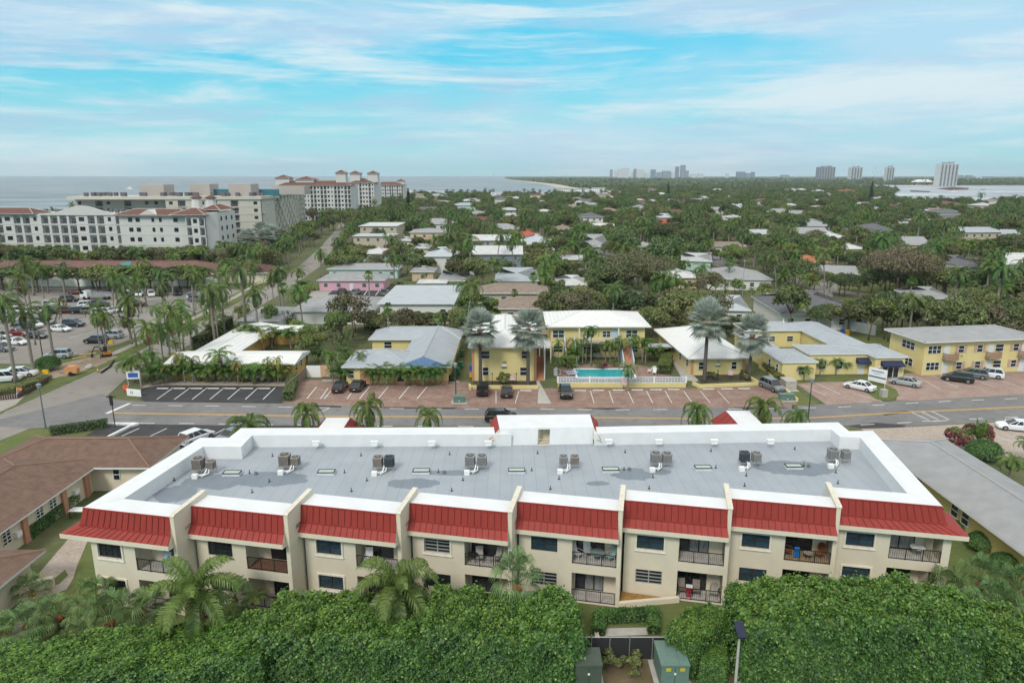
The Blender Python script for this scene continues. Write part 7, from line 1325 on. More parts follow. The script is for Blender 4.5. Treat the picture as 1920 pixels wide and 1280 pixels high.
# undergrowth and trees between the motels and the houses behind
rs = np.random.RandomState(14)
def belt(x0, x1, Y0, Y1, n, keys, s0, s1, ytop, where, grp):
    L_ = []
    for i in range(n):
        X = x0+(x1-x0)*(i+rs.random())/n; Y = rs.uniform(Y0, Y1)
        if any(a < X < b and c < Y < d for a, b, c, d in FOOT): Y += 3.2
        k = keys[rs.randint(len(keys))]; s = rs.uniform(s0, s1); px, _ = Q(X, Y, 3); zt = PY(px, ytop, Y)[2]; z = PROTO[k]['h']*s
        L_.append((k, X, Y, s, min(1.3, zt/z)))
    for i, (k, X, Y, s, z) in enumerate(L_): place(k, X, Y, s, sz=z, label='%s %s, %s from the ocean side' % ({'areca': 'cane palm', 'arecad': 'dark cane palm', 'travel': 'travellers palm'}.get(k, 'leafy tree' if PROTO[k]['cat'] == 'tree' else {'r': 'royal palm', 's': 'small palm', 't': 'slim palm'}.get(k[0], 'coconut palm')), where, (ordn+['ninth', 'tenth', 'eleventh', 'twelfth', 'thirteenth', 'fourteenth', 'fifteenth', 'sixteenth', 'seventeenth', 'eighteenth', 'nineteenth', 'twentieth']+['twenty '+q for q in ordn]+['twenty ninth', 'thirtieth', 'thirty first'])[i]), group=grp)
belt(-33, -2, 129, 141, 16, ['t1', 't2', 't3', 't6', 't2'], .62, .85, 586, 'in the thicket behind the grey roofed motel', 'thicket behind the motels')
belt(4, 44, 134, 150, 18, ['t3', 'arecad', 't1', 't5', 'travel', 't6'], .8, 1.05, 553, 'in the thicket behind the pool block', 'thicket behind the motels')
belt(33, 43, 128, 142, 5, ['t1', 't2', 't3'], .7, .9, 590, 'behind the office wing', 'thicket behind the office')
belt(-35.5, -27, 106, 128, 11, ['travel', 'areca', 'arecad', 't6'], .6, .85, 600, 'between the two single storey motels', 'planting between the motels')
belt(-58, -40, 132, 143, 8, ['areca', 't3', 't6', 'travel'], .6, .8, 575, 'behind the white roofed motel wings', 'planting behind the motel')
belt(68, 100, 121, 140, 10, ['t2', 't1', 't5', 't3'], .9, 1.2, 560, 'behind the two storey apartment block', 'trees behind the apartment block')
belt(-155, -84, 187, 196, 24, ['t3', 't6', 't1', 'coco2', 't2', 'royal2'], 1.3, 1.7, 499, 'before the maroon roofed shops', 'trees before the shops')
belt(-160, -82, 118, 186, 16, ['royal2', 'coco', 'coco2', 'coco3', 'royal'], .85, 1.1, 480, 'standing in the big parking lot', 'palms of the big lot')
belt(-76, -70, 116, 190, 12, ['royal2', 'coco', 'coco2', 'tallthin'], .8, 1.05, 500, 'on the verge beside the lot', 'palms of the verge')
belt(-59.5, -54.5, 100, 190, 18, ['coco', 'coco2', 'small', 'royal2', 'areca'], .8, 1.05, 500, 'between the street and the white roofed motel', 'palms beside the street')
belt(-54.5, -34.5, 101.6, 103.4, 11, ['areca', 'coco2', 'smally', 'areca', 'small'], .8, 1., 652, 'in the bed right before the orange yellow motel', 'palms before the orange yellow motel')
belt(-52, -36, 113, 130, 7, ['coco2', 'smally', 'coco2', 'areca'], .8, 1., 610, 'inside the court of the orange yellow motel', 'palms in the motel court')
belt(-25, -9, 100.6, 101.6, 6, ['areca', 'small', 'areca'], .9, 1.15, 655, 'in the bed before the grey roofed motel', 'palms before the grey roofed motel')
belt(7, 24, 112.6, 114.5, 7, ['small', 'areca', 'small', 'tallthin'], .9, 1.1, 632, 'between the pool and the gallery', 'palms behind the pool')
belt(-235, -92, 222, 262, 30, ['t1', 't2', 'coco', 't3', 't4', 'sabal', 'royal2'], 1.3, 1.8, 462, 'between the shops and the ocean condominiums', 'grove before the condominiums')
belt(-86, -76, 200, 236, 6, ['t3', 'coco', 't6'], 1., 1.3, 490, 'on the ocean verge of the palm street', 'verge trees of the palm street')
belt(-60, -50, 198, 262, 10, ['coco3', 't3', 'royal2', 't2'], 1., 1.3, 478, 'on the inland side of the palm street', 'inland trees of the palm street')
# ---------- the town behind
H_ = lambda *a, **k: house(*a, **k)
TOWN = [ # label, mark, xl, xr, y, depth, ze, roof kind, roof h, roof, wall, rz, storeys
 ('long pink motel with grey hip roof and parking in front', 'pink motel', 593, 722, 526, 11, 2.8, 'hip', 1.5, 'grey', 'pink', 0, 1), ('rear wing of the pink motel compound with grey roof', 'pink motel rear wing', 612, 748, 505, 9, 2.8, 'hip', 1.2, 'lightgrey', 'mint', 0, 1),
 ('cream house with grey roof beside a paved sun terrace', 'terrace house', 768, 815, 510, 9, 2.8, 'hip', 1.2, 'grey', 'peach', 0, 1), ('grey hip roofed lavender house with three roof vents', 'lavender house', 818, 884, 527, 17, 2.8, 'hip', 2., 'grey', 'lav', 0, 1), ('white square pavilion roof above the large pale flat roof', 'white pavilion', 781, 838, 531, 5.5, 2.9, 'hip', .5, 'white', 'white', 0, 1),
 ('large white building with pale grey flat roof', 'large pale flat roof', 706, 852, 570, 26, 4.2, 'flat', 0, 'pale', 'white', 0, 1), ('long tan roofed two storey block, farther of two', 'farther tan roofed block', 891, 1030, 550, 9, 5.2, 'hip', 1.5, 'tan', 'beige', 0, 2), ('tan roofed two storey block, nearer of two', 'nearer tan roofed block', 934, 1052, 579, 9, 5.2, 'hip', 1.5, 'tan', 'beige', 0, 2),
 ('wide house with blue grey hip roof behind the tan blocks', 'wide blue grey roof', 926, 1012, 527, 22, 2.9, 'hip', 2.2, 'bluegrey', 'white', 0, 1), ('two storey white house with pale blue grey hip roof', 'two storey pale blue roofed house', 794, 857, 481, 14, 5.4, 'hip', 2.3, 'pale', 'white', 0, 2), ('small cream house with white hip roof', 'small white hip roof', 776, 805, 466, 10, 3.2, 'hip', 1.2, 'white', 'cream', 0, 1),
 ('two storey house with white roof and row of dark windows', 'farther white roofed villa', 870, 959, 451, 12, 5.2, 'gable', 1.8, 'white', 'grey', 0, 2), ('long two storey house with white roof and blue veranda', 'white roofed veranda house', 884, 981, 477, 13, 5.2, 'gable', 2.2, 'white', 'blue', 0, 2), ('grey pyramid roofed house with small white cupola', 'cupola house', 970, 1043, 458, 18, 3.2, 'hip', 3.4, 'pale', 'white', 0, 1),
 ('house with bright red tile hip roof among palms', 'red tiled house', 962, 1017, 444, 16, 3.4, 'hip', 2.8, 'redtile', 'peach', 0, 1), ('grey green house with white flat stepped roof', 'white flat roofed house', 1043, 1104, 487, 14, 3.4, 'flat', 0, 'white', 'grey', 0, 1), ('peach two storey apartments with terracotta roof strip', 'peach apartments', 766, 842, 436, 16, 6.4, 'hip', 1.2, 'lightgrey', 'peach', 0, 2),
 ('cream three storey apartments with white flat roof by the palm street', 'farther cream apartments', 672, 745, 424, 26, 8.6, 'flat', 0, 'white', 'beige', 0, 3), ('cream two storey apartments with flat roof and dark balconies', 'nearer cream apartments', 659, 738, 443, 14, 6.2, 'flat', 0, 'pale', 'beige', 0, 2), ('low house with white hip roof and pale teal walls', 'teal walled house', 677, 733, 476, 12, 2.9, 'hip', 1.8, 'white', 'mint', 0, 1),
 ('two storey white house with charcoal hip roof', 'charcoal roofed white house', 1083, 1134, 407, 16, 6.4, 'hip', 2.2, 'dark', 'white', 0, 2), ('low house with long white roof below the charcoal roofed house', 'long white roof', 1095, 1163, 424, 12, 3.2, 'hip', 1.2, 'white', 'cream', 0, 1), ('grey house with tall roof behind a pale round palm', 'tall grey roofed house', 1088, 1145, 463, 20, 4., 'hip', 4., 'lightgrey', 'grey', 0, 1), ('white walled house with dark garage beside small palms', 'double garage house', 1185, 1236, 463, 12, 3., 'hip', 1.4, 'lightgrey', 'grey', 0, 1), ('white garage with light grey roof on the far street', 'white garage', 1234, 1267, 469, 10, 3., 'hip', 1.3, 'lightgrey', 'white', 0, 1),
 ('mint green house with white tiled roof by the far street', 'mint house', 1277, 1335, 490, 18, 3., 'hip', 1.8, 'white', 'mint', -14, 1), ('orange walled house with white roof and garage door', 'orange walled house', 1242, 1314, 521, 12, 3., 'hip', 1.6, 'white', 'peach', 0, 1), ('wide white house with light grey hip roof and round drive', 'wide white house', 1326, 1450, 524, 18, 3., 'hip', 2.4, 'lightgrey', 'white', -5, 1), ('dark brown roofed house half hidden in bamboo', 'dark brown roofed house', 1152, 1232, 566, 10, 3., 'hip', 1.8, 'dark', 'beige', 0, 1),
 ('house with pale grey cross hip roofs behind the silver palms', 'pale cross hipped house', 1335, 1408, 582, 14, 3., 'hip', 2., 'pale', 'white', -8, 1), ('large house with charcoal tiled hip roof behind the clipped trees', 'large charcoal roofed house', 1466, 1634, 590, 22, 3.2, 'hip', 3., 'dark', 'white', -3, 1), ('low grey roofed house with white porch posts on the lawn', 'porch house', 1548, 1612, 514, 16, 2.9, 'gable', 1.4, 'lightgrey', 'grey', -14, 1), ('cream house with orange tiled roof', 'orange tiled house', 1480, 1560, 492, 13, 3., 'hip', 1.6, 'orange', 'cream', -6, 1),
 ('house with white hip roof beside a silver bush', 'white hip roof by the silver bush', 1538, 1592, 446, 16, 3.2, 'hip', 2.2, 'white', 'white', 0, 1), ('low house with cream white hip roof above the orange tiled house', 'cream white hip roof', 1577, 1627, 467, 12, 3., 'hip', 1.5, 'white', 'cream', 0, 1), ('tan gabled house with long light grey roof', 'tan gabled house', 1675, 1745, 459, 22, 3.6, 'gable', 2.4, 'lightgrey', 'peach', -12, 1), ('dark roofed house with peach gable among trees', 'dark roof with peach gable', 1605, 1688, 434, 20, 4., 'hip', 3.2, 'dark', 'peach', -8, 1),
 ('grey roofed house with several hips among the palms', 'many hipped grey house', 1498, 1566, 424, 24, 4., 'hip', 3.2, 'lightgrey', 'grey', -6, 1), ('charcoal blue hip roof toward the lagoon side', 'charcoal blue roof', 1768, 1850, 500, 18, 3.2, 'hip', 2.6, 'dark', 'grey', -6, 1), ('white gabled roof at the lagoon side picture edge', 'white gable at the edge', 1880, 1975, 497, 18, 3.4, 'gable', 2.4, 'white', 'white', -10, 1), ('long white ridge roof behind the white gable', 'long white ridge', 1868, 1980, 483, 10, 3.4, 'gable', 1., 'white', 'white', -8, 1),
 ('low white house far among dark trees toward the lagoon', 'low white lagoon house', 1624, 1662, 392, 14, 4., 'hip', 2., 'lightgrey', 'white', 0, 1), ('white roofed house before the terracotta roof', 'white house before the lagoon', 1724, 1764, 398, 14, 4., 'hip', 1.8, 'white', 'cream', 0, 1), ('row of white columns and flat white roof among trees', 'white colonnade house', 1682, 1718, 412, 12, 5., 'flat', 0, 'white', 'white', 0, 2), ('low white flat roof behind the colonnade trees', 'flat white lagoon roof', 1730, 1775, 413, 12, 3., 'flat', 0, 'white', 'white', 0, 1), ('large terracotta roof on the lagoon shore', 'terracotta lagoon roof', 1758, 1812, 383, 24, 4.5, 'hip', 2.8, 'terra', 'cream', 0, 1),
 ('white two storey villa on the far side, ocean side of a pair', 'white villa pair', 1480, 1500, 356, 26, 9, 'hip', 2, 'white', 'white', 0, 2), ('white two storey villa on the far side, lagoon side of a pair', 'white villa pair', 1497, 1515, 356, 26, 8.5, 'hip', 2, 'white', 'white', 0, 2), ('white villa with pale pink roof near the lagoon', 'pale pink roofed villa', 1528, 1547, 358, 22, 8, 'hip', 2, 'white', 'white', 0, 2), ('white villa with red roof near the lagoon shore', 'red roofed lagoon villa', 1581, 1607, 358, 26, 8, 'hip', 3, 'redtile', 'white', 0, 2),
 ('red roofed white villa beside a dark conical pine', 'red roofed villa', 1207, 1234, 355, 30, 9, 'hip', 3, 'terra', 'white', 0, 2), ('long low white roof on the far side beyond the red roofed villa', 'far long white roof', 1337, 1359, 356, 18, 5, 'hip', 2, 'white', 'white', 0, 1), ('pink walled long villa on the far side', 'far pink villa', 1361, 1381, 356, 18, 5, 'hip', 2, 'terra', 'peach', 0, 1),
 ('white and brick apartment block, nearest the ocean of three', 'three white apartment blocks', 1047, 1070, 353, 18, 12, 'flat', 0, 'pale', 'white', 0, 3), ('white and brick apartment block, middle of three', 'three white apartment blocks', 1079, 1104, 353, 18, 12, 'flat', 0, 'pale', 'white', 0, 3), ('white and brick apartment block, toward the lagoon of three', 'three white apartment blocks', 1110, 1136, 352, 18, 12, 'flat', 0, 'pale', 'white', 0, 3),
 ('white roofed long house with pale front, centre far row', 'long far house', 932, 976, 394, 16, 5.4, 'hip', 1.6, 'white', 'grey', 0, 2), ('white roofed house with broad front beneath the long far house', 'broad far house', 930, 985, 405, 14, 3.4, 'hip', 1.6, 'white', 'white', 0, 1), ('pale roofed bungalow toward the ocean, far row', 'pale far bungalow', 812, 850, 380, 18, 3.6, 'hip', 1.8, 'lightgrey', 'cream', 0, 1), ('blue and white two storey house far among trees', 'blue far house', 860, 887, 377, 16, 6., 'hip', 1.8, 'pale', 'white', 0, 2), ('small white peaked roof far among trees', 'small peaked roof', 957, 978, 372, 16, 4.5, 'hip', 2.4, 'white', 'white', 0, 1), ('grey roofed long house in the far middle', 'grey far middle house', 872, 918, 401, 16, 3.4, 'hip', 1.8, 'grey', 'grey', 0, 1), ('white roofed house hidden beside dark trees in the far middle', 'hidden white far house', 1005, 1026, 380, 16, 4, 'hip', 2, 'white', 'white', 0, 1), ('tan roofed two part house below the charcoal roofed house', 'tan two part house', 1033, 1078, 430, 14, 3.6, 'hip', 2, 'tan', 'beige', 0, 1),
 ('low orange roof far among palms', 'low orange roof', 1235, 1261, 421, 14, 3.2, 'hip', 2.4, 'redtile', 'cream', 0, 1), ('small white house left of the low orange roof palms', 'small white far house', 1201, 1219, 404, 12, 4, 'hip', 1.6, 'white', 'white', 0, 1), ('pale two storey house above the low orange roof', 'pale house above the orange roof', 1236, 1262, 408, 14, 6.5, 'hip', 2, 'pale', 'cream', 0, 2), ('long white roofed house in the far lagoon side row', 'long lagoon row house', 1362, 1398, 408, 14, 3.6, 'hip', 1.6, 'white', 'white', 0, 1), ('cream low roof beneath the long lagoon row house', 'cream low far roof', 1345, 1368, 413, 12, 3.2, 'hip', 1.4, 'white', 'cream', 0, 1), ('bright pale blue roofed house in the far row', 'pale blue far roof', 1379, 1393, 390, 16, 4.4, 'hip', 3, 'pale', 'white', 0, 1), ('white house with turquoise trim, far middle', 'turquoise trimmed house', 1314, 1332, 374, 18, 6, 'hip', 3, 'pale', 'white', 0, 1), ('low brown walled long house by the far street', 'brown walled long house', 1330, 1400, 462, 12, 3., 'gable', 1.2, 'tan', 'beige', -6, 1),
 ('white roofed bungalow before the cream apartments, near the palm street', 'street bungalow', 745, 775, 452, 10, 3., 'hip', 1.5, 'white', 'cream', 0, 1), ('white low house behind the wide brown tree', 'white house behind the olive tree', 1045, 1105, 535, 12, 3., 'hip', 1.8, 'white', 'white', 0, 1), ('white roofed low house before the dark round tree', 'white roof by round tree', 1130, 1168, 487, 12, 3., 'hip', 1.5, 'white', 'cream', 0, 1), ('small white flat roof beside dark round tree, inlet side', 'small flat roof', 1205, 1228, 489, 10, 3., 'flat', 0, 'white', 'white', 0, 1), ('grey roofed long house behind the apartment block at the edge', 'grey edge house', 1720, 1790, 560, 12, 3., 'hip', 1.8, 'grey', 'grey', -5, 1)]
ROOFM['soft'] = mat('weathered_white_roof', (.50, .505, .50), .8, var=.12, scale=.6); ROOFM['softb'] = mat('dull_white_roof', (.40, .41, .41), .8, var=.15, scale=.6)
for r_ in TOWN:
    l_, mk, xl, xr, y, dp, ze, rk, h, rf, wl_, rz, st = r_; rf = {'white': 'soft' if (xl+y) % 3 else 'softb'}.get(rf, rf)
    house('house' if 'apartment' not in l_ and 'motel' not in l_ and 'block' not in l_ else 'apartment_building' if 'apartment' in l_ else 'motel' if 'motel' in l_ else 'building', l_, mk, xl, xr, y, dp, ze, rk, h, rf, wl_, rz, st, ov=.6 if y > 420 else .9, cat='house' if 'house' in l_ or 'villa' in l_ or 'roof' in l_ else 'building', axis='x' if xr-xl > 0 else None)
# back of the orange yellow motel: grey roofed compound
t = thing('courtyard_house', 'grey roofed compound behind the white motel wing, with a white wall', 'house', (-38, 146, 0)); block(t, -9, 8, 0, 14, 2.8, 'hip', 2.1, WALL['white'], ROOFM['lightgrey'], .6, 'x', 6); block(t, -17, -9.2, -9, 4, 2.6, 'hip', 1., WALL['white'], ROOFM['grey'], .5, 'y'); fwin(t, 5, 0, .6, 1.2, 1.5); MARKS.append(('grey courtyard compound', -38, 152, 9, 8))
b = MB(); b.box(8.8, 20, 1.5, 1.7, 0, 2.1); b.build('garden_wall', WALL['white'], t)
# shops along the far side of the ocean side lot
t = thing('shop_building', 'long single storey cream shops with maroon brown roof and one teal dormer', 'shop', (-117, 203, 0)); block(t, -44, 29, 0, 15, 3., 'hip', 2.8, CREAM, ROOFM['maroon'], 1., 'x'); block(t, 29.2, 44, 2, 13, 3., 'hip', 2.2, CREAM, ROOFM['maroon'], .8, 'x')
for i in range(14): fwin(t, -40+i*5.1, 0, 1.2, 1.4, .9, 'slide')
TEAL = mat('teal_dormer', (.05, .34, .36), .7); b = MB(); b.ext([(-2.2, 3.9), (0, 5.9), (2.2, 3.9)], 'y', 1.2, 6.5); b.v = [(x+1.5, y, z) for x, y, z in b.v]; b.build('dormer', TEAL, t); b = MB(); b.tube([(1.5, 1.12, 4.6), (1.5, 1.19, 4.6)], .5, 14); b.build('round_window', DARK, t)
MARKS.append(('maroon roofed shops', -117, 208, 43, 8))
b = MB(); b.box(-40, 20, 0, .15, 0, 2.2); tag(b.build('white_wall', WPAINT, loc=(-105, 198.4, 0)), 'long white screen wall before the maroon roofed shops', 'wall')
# ---------- ocean side condominiums
PGL = mat('pale_reflective_glass', (.10, .11, .12), .2, .5, var=.4, scale=.3)
def grid_facade(t, x0, x1, y, z0, nf, fh, n, kinds, wall, side='f', frame=DARK, depth=1.3, name_='facade_wall'):
    "nf floors x n cells; kinds string per cell: w window, W double window, b balcony, . blank. local frame of the facade"
    wb = MB(); rail = []; ops = []; wins = []
    cw = (x1-x0)/n
    for f in range(nf):
        for i in range(n):
            k_ = kinds[i % len(kinds)]; a, c = x0+i*cw, z0+f*fh
            if k_ == 'b': ops.append((a+.15*cw, a+.9*cw, c+.15, c+fh*.86, depth)); rail.append((a+.15*cw, a+.9*cw, c+.15))
            elif k_ in 'wW': ww = cw*(.34 if k_ == 'w' else .56); wins.append((a+(cw-ww)/2, c+fh*.32, ww, fh*.42))
    wallgrid(wb, x0, x1, z0, z0+nf*fh, y, ops, 1.3)
    for f in range(1, nf): wb.box(x0, x1, y-.12, y-.005, z0+f*fh-.12, z0+f*fh+.1)
    o = wb.build(name_, wall, t)
    for a, b_, c in rail:
        r = MB(); r.box(a, b_, y+.02, y+.06, c+.95, c+1.02); m_ = int((b_-a)/.35); [r.box(a+(b_-a)*j/m_, a+(b_-a)*j/m_+.04, y+.02, y+.05, c, c+.95) for j in range(m_)]; r.build('balcony_railing', SILV if frame is WHF else IRON, t)
        g_ = MB(); w_ = b_-a; g_.face([(a+.1*w_, y+depth+.0-.01, c+.02), (b_-.25*w_, y+depth-.01, c+.02), (b_-.25*w_, y+depth-.01, c+2.3), (a+.1*w_, y+depth-.01, c+2.3)]); g_.build('balcony_door', PGL, t)
        g_ = MB(); g_.face([(a, y+depth, c), (b_, y+depth, c), (b_, y+depth, c+fh*.71), (a, y+depth, c+fh*.71)]); g_.build('balcony_back', wall, t)
    for a, c, w_, h_ in wins: window(round(w_, 1), round(h_, 1), 'grid' if w_ > 1.4 else 'sash', t, (a, y-.08, c), 0, frame)
    return o
WW = WALL['white']; TE = ROOFM['terra']
A = PY(-60, 400, 285); B = PY(205, 398, 285)
t = thing('beachfront_condominium', 'wide white four storey condominium with terracotta roofs and curved gable', 'apartment building', (-175, 285, 0), R(-3)); t.scale = (1, 1, .96); FH = 4.05
b = MB(); b.box(-68, 18, 1.35, 22, 0, 16.6); b.box(18.2, 50, -3.2, 20, 0, 16.3); b.build('wall', mat('white_condo_wall', (.56, .55, .53), .8, var=.04, scale=.2), t); WC = MATS['white_condo_wall']
grid_facade(t, -68, 18, 0, .3, 4, FH, 22, 'bWbbwbbb', WC, frame=DARK); grid_facade(t, 18.2, 46, -3.4, .3, 4, FH, 9, '.WW.ww.W.', WC)
grid_facade(t, 46.2, 54, -5, .3, 4, FH-.1, 3, 'bWb', WC); b = MB(); b.box(46.2, 54, -3.6, 18, 0, 15.9); b.prism([(54, -4), (57, 0), (57, 16), (54, 18)], 0, 17.5); b.build('wall', WC, t)
for yy in (3, 7.5, 12.5):
    for zz in (2, 6, 10, 14): fwin(t, 57 if yy > 0 else 54, yy, zz, 1.2, 1.7, 'sash', 'r', DARK)
for (x0, x1, y0, y1, z, h, kd) in ((-66, -19, -1, 9, 16.7, 2.2, 'hip'), (17, 47, -4.4, 7, 16.4, 2.3, 'hip'), (41, 54.5, -5.6, 6, 16.6, 2.6, 'hip'), (-90, -60, 3, 16, 18, 3, 'hip'), (50, 57, 2, 14, 18.4, 2, 'hip')): roof(kd, x0, x1, y0, y1, z, h, .6).build('roof', [TE, WC, WC], t)
for xc, w_, h_ in ((-51, 11, 2.0), (31, 8, 2.2)): b = MB(); b.ext([(-w_/2, 16.6), (0, 16.6+h_), (w_/2, 16.6)], 'y', -4.5 if xc > 0 else -1.4, 3); b.v = [(x+xc, y, z) for x, y, z in b.v]; b.build('gable', WC, t)
b = MB(); n = 24; pr = [(-17+36*i/n, 16.8+3.4*max(0, sin(pi*i/n))**3.) for i in range(n+1)]; b.ext([(-17, 16.2)]+pr+[(19, 16.2)], 'y', -.4, .2); b.build('curved_gable', WC, t)
for xc, yc in ((-46, 12), (-60, 12), (43, 12), (50, 10)): b = MB(); b.tube([(xc, yc, 16), (xc, yc, 19.), (xc, yc, 23)], [3.6, 2.4, 1.9], 8); b.build('roof_tower', WC, t); b = MB(); b.tube([(xc, yc, 23), (xc, yc, 23.3), (xc, yc, 24.2)], [2.6, 2.6, .3], 8); b.build('tower_cap', TE, t)
b = MB(); rs = np.random.RandomState(4)
for i in range(26): x = rs.uniform(-30, 44); y = rs.uniform(9, 16); b = MB(); b.box(x, x+1.3, y, y+1.3, 16.5, 18); b.build('rooftop_unit', mat('dark_grey_machine', (.12, .12, .13), .7), t)
MARKS.append(('white ocean condominium', -165, 292, 65, 12)); FOOT.append((-270, -105, 276, 310))
t = thing('beige_condominium', 'beige six storey condominium with bronze windows and long side of small balconies', 'apartment building', (-111, 312, 0), R(0)); BG = mat('beige_condo_wall', (.48, .46, .40), .85, var=.04, scale=.2)
grid_facade(t, -42, 0, 0, 2, 6, 3.15, 9, 'wb.wb.b.w', BG); grid_facade(t, -85, -42.1, 4.8, 5, 5, 3.15, 10, 'w.bw.b.w', BG); b = MB(); b.box(-42, -.1, 1.35, 18, 0, 21); b.box(-85, -42.1, 6.2, 24, 0, 20.8); b.box(-85, .6, -.6, 24, 20.9, 22.2); b.build('wall', BG, t)
d_ = thing; 
sx = MB(); L_ = 155.
e_ = bpy.data.objects.new('side_wing', None); COL.objects.link(e_); e_.parent = t; e_.location = (.2, .3, 0); e_.rotation_euler = (0, 0, pi/2+R(9.5))
# side wing: facade runs away from the camera; built turned
def side_facade():
    wb = MB(); ops = []; n = 26; cw = L_/n; fh = 3.15
    for f in range(6):
        for i in range(n):
            if (i+f) % 2 == 0 or i > 20: ops.append((i*cw+.2*cw, i*cw+.75*cw, 2+f*fh+.3, 2+f*fh+fh*.85, 1.))
    wallgrid(wb, 0, L_, 0, 21, 0, ops, 1.); return wb, ops
wb, ops = side_facade(); o = wb.build('side_wall', BG, t, loc=(.2, .3, 0), rz=pi/2+R(9.5)); COL.objects.unlink(e_); bpy.data.objects.remove(e_)
dk = MB(); [dk.face([(a, 1.0, c), (b_, 1.0, c), (b_, 1.0, d2), (a, 1.0, d2)]) for a, b_, c, d2, _ in ops]; dk.build('recessed_glazing', GLASS, t, loc=(.2, .3, 0), rz=pi/2+R(9.5))
bl_ = MB(); [bl_.box(a-.4, b_+.3, -.9, 0, c-.15, c+.95) for i_, (a, b_, c, d2, _) in enumerate(ops) if i_ % 3 != 1]; bl_.build('balcony_row', BG, t, loc=(.2, .3, 0), rz=pi/2+R(9.5))
b = MB(); b.box(5, L_, 1.01, 20, 0, 21); b.box(5, L_+.6, -1.2, 20.5, 21.1, 22.1); b.build('wing_body', BG, t, loc=(.2, .3, 0), rz=pi/2+R(9.5))
for x0, x1, y0, z in ((-57, -46, 8, 27.2), (-36, -27, 12, 27.4), (-16, -6, 6, 27.5), (-8, 8, 40, 26)): b = MB(); b.box(x0, x1, y0, y0+10, 22, z); b.build('roof_house', mat('greige_stucco', (.40, .36, .33), .85), t)
b = MB(); b.box(-27, -18, 16, 17, 22, 25.); b.box(-6, 3, 16, 17, 22, 25.); b.build('teal_screen', mat('teal_screen', (.04, .15, .19), .7), t); b = MB(); rs = np.random.RandomState(8)
for i in range(50): x = rs.uniform(-80, -2); y = rs.uniform(2, 12); b = MB(); b.box(x, x+1.5, y, y+1.4, 22, 23.8); b.build('rooftop_unit', MATS['dark_grey_machine'], t)
MARKS.append(('beige condominium', -115, 330, 45, 20)); FOOT.append((-225, -105, 305, 340)); FOOT.append((-150, -108, 305, 475))
def farcondo(label, x0, x1, yt, Y, dep, nf, kinds, n, mk, towers):
    a = PY(x0, yt, Y); b_ = PY(x1, yt, Y); W_ = b_[0]-a[0]; z = a[2]; t = thing('beachfront_condominium', label, 'apartment building', ((a[0]+b_[0])/2, Y, 0)); fh = z/nf
    grid_facade(t, -W_/2, W_/2, 0, 0, nf, fh, n, kinds, WC); b = MB(); b.box(-W_/2, W_/2, 1.35, dep, 0, z); b.build('wall', WC, t); roof('hip', -W_/2, W_/2, 0, dep*.6, z, 3.2, .8).build('roof', [TE, WC, WC], t)
    for xc, w_, hh in towers: b = MB(); b.box(xc-w_/2, xc+w_/2, 4, 4+w_, z+.5, z+hh); b.build('roof_tower', WC, t); q = roof('hip', xc-w_/2, xc+w_/2, 4, 4+w_, z+hh, 2.4, .8); q.build('tower_cap', [TE, WC, WC], t)
    MARKS.append((mk, (a[0]+b_[0])/2, Y+dep/2, W_/2, dep/2)); FOOT.append((a[0], b_[0], Y-2, Y+dep))
farcondo('white nine storey condominium with red tile roofs, nearest the street', 522, 657, 348, 505, 24, 8, 'WwbbWbb', 21, 'nearer red roofed white condominium', ((-8, 13, 4), (18, 7, 8.5), (-24, 10, 5)))
farcondo('white eight storey condominium with small square roof towers, second down the coast', 655, 701, 343, 560, 30, 8, 'WbwbW', 8, 'middle red roofed condominium', ((-6, 8, 7), (8, 8, 7)))
farcondo('low white condominium with red tile roof, farthest down the coast', 702, 756, 347, 760, 24, 6, 'WbbWb', 12, 'farther red roofed condominium', ((12, 8, 4),))
# beach villas on the point
for i, (x0, x1, y_) in enumerate(((757, 775, 357), (787, 835, 358), (840, 880, 359), (905, 950, 361), (990, 1030, 362))):
    house('beach_villa', 'low white beach villa on the point, %s from the ocean condominiums' % ordn[i], 'villas on the point', x0, x1, y_, 14, 5., 'flat', 0, 'white', 'white', 0, 1, ov=.5, fullpar=(i < 9))
# ---------- towers over the lagoon and the far city
HZW = mat('far_tower_white', (.55, .56, .57), .8, var=.05); HZG = mat('far_tower_grey', (.24, .26, .29), .8, var=.1); HZB = mat('far_tower_blue', (.16, .20, .26), .7, var=.1)
def tower(label, x0, x1, yt, Y, m, dep=.5, stripes=0, grp=None):
    a = PY(x0, yt, Y); b_ = PY(x1, yt, Y); W_ = b_[0]-a[0]; z = a[2]; t = thing('tower_block', label, 'tower', ((a[0]+b_[0])/2, Y, 0), 0, grp); b = MB(); b.box(-W_/2, W_/2, 0, W_*dep, 0, z); b.build('wall', m, t)
    if stripes:
        nfl = max(3, int(z/3.4)); b = MB()
        for i in range(stripes):
            x = -W_/2+W_*(i+.28)/stripes; b.box(x, x+W_*.46/stripes, -.6, -.02, 2, z-2)
        b.build('balcony_stack', GLASS if stripes < 7 else HZB, t); b = MB(); [b.box(-W_/2-.3, W_/2+.3, -1.3, -.65, z*i/nfl, z*i/nfl+.9) for i in range(1, nfl)]; b.build('floor_band', HZW, t)
        b = MB(); b.box(-W_*.3, -W_*.1, W_*.1, W_*.3, z, z+4); b.box(W_*.05, W_*.3, W_*.1, W_*.3, z, z+5); b.build('roof_house', HZG, t)
tower('broad grey white high rise across the lagoon beside the dark islet', 1765, 1799, 307, 2130, HZW, .5, 5); tower('broad grey high rise across the water, nearest the far city', 1537, 1567, 313, 3200, HZG, .5, 6); tower('grey white high rise across the water, second toward the lagoon', 1597, 1618, 313.5, 3300, HZW, .6, 4); tower('slim white high rise across the lagoon', 1664, 1678, 313.5, 2700, HZW, .7, 3)
cityg = 'towers of the far city skyline'
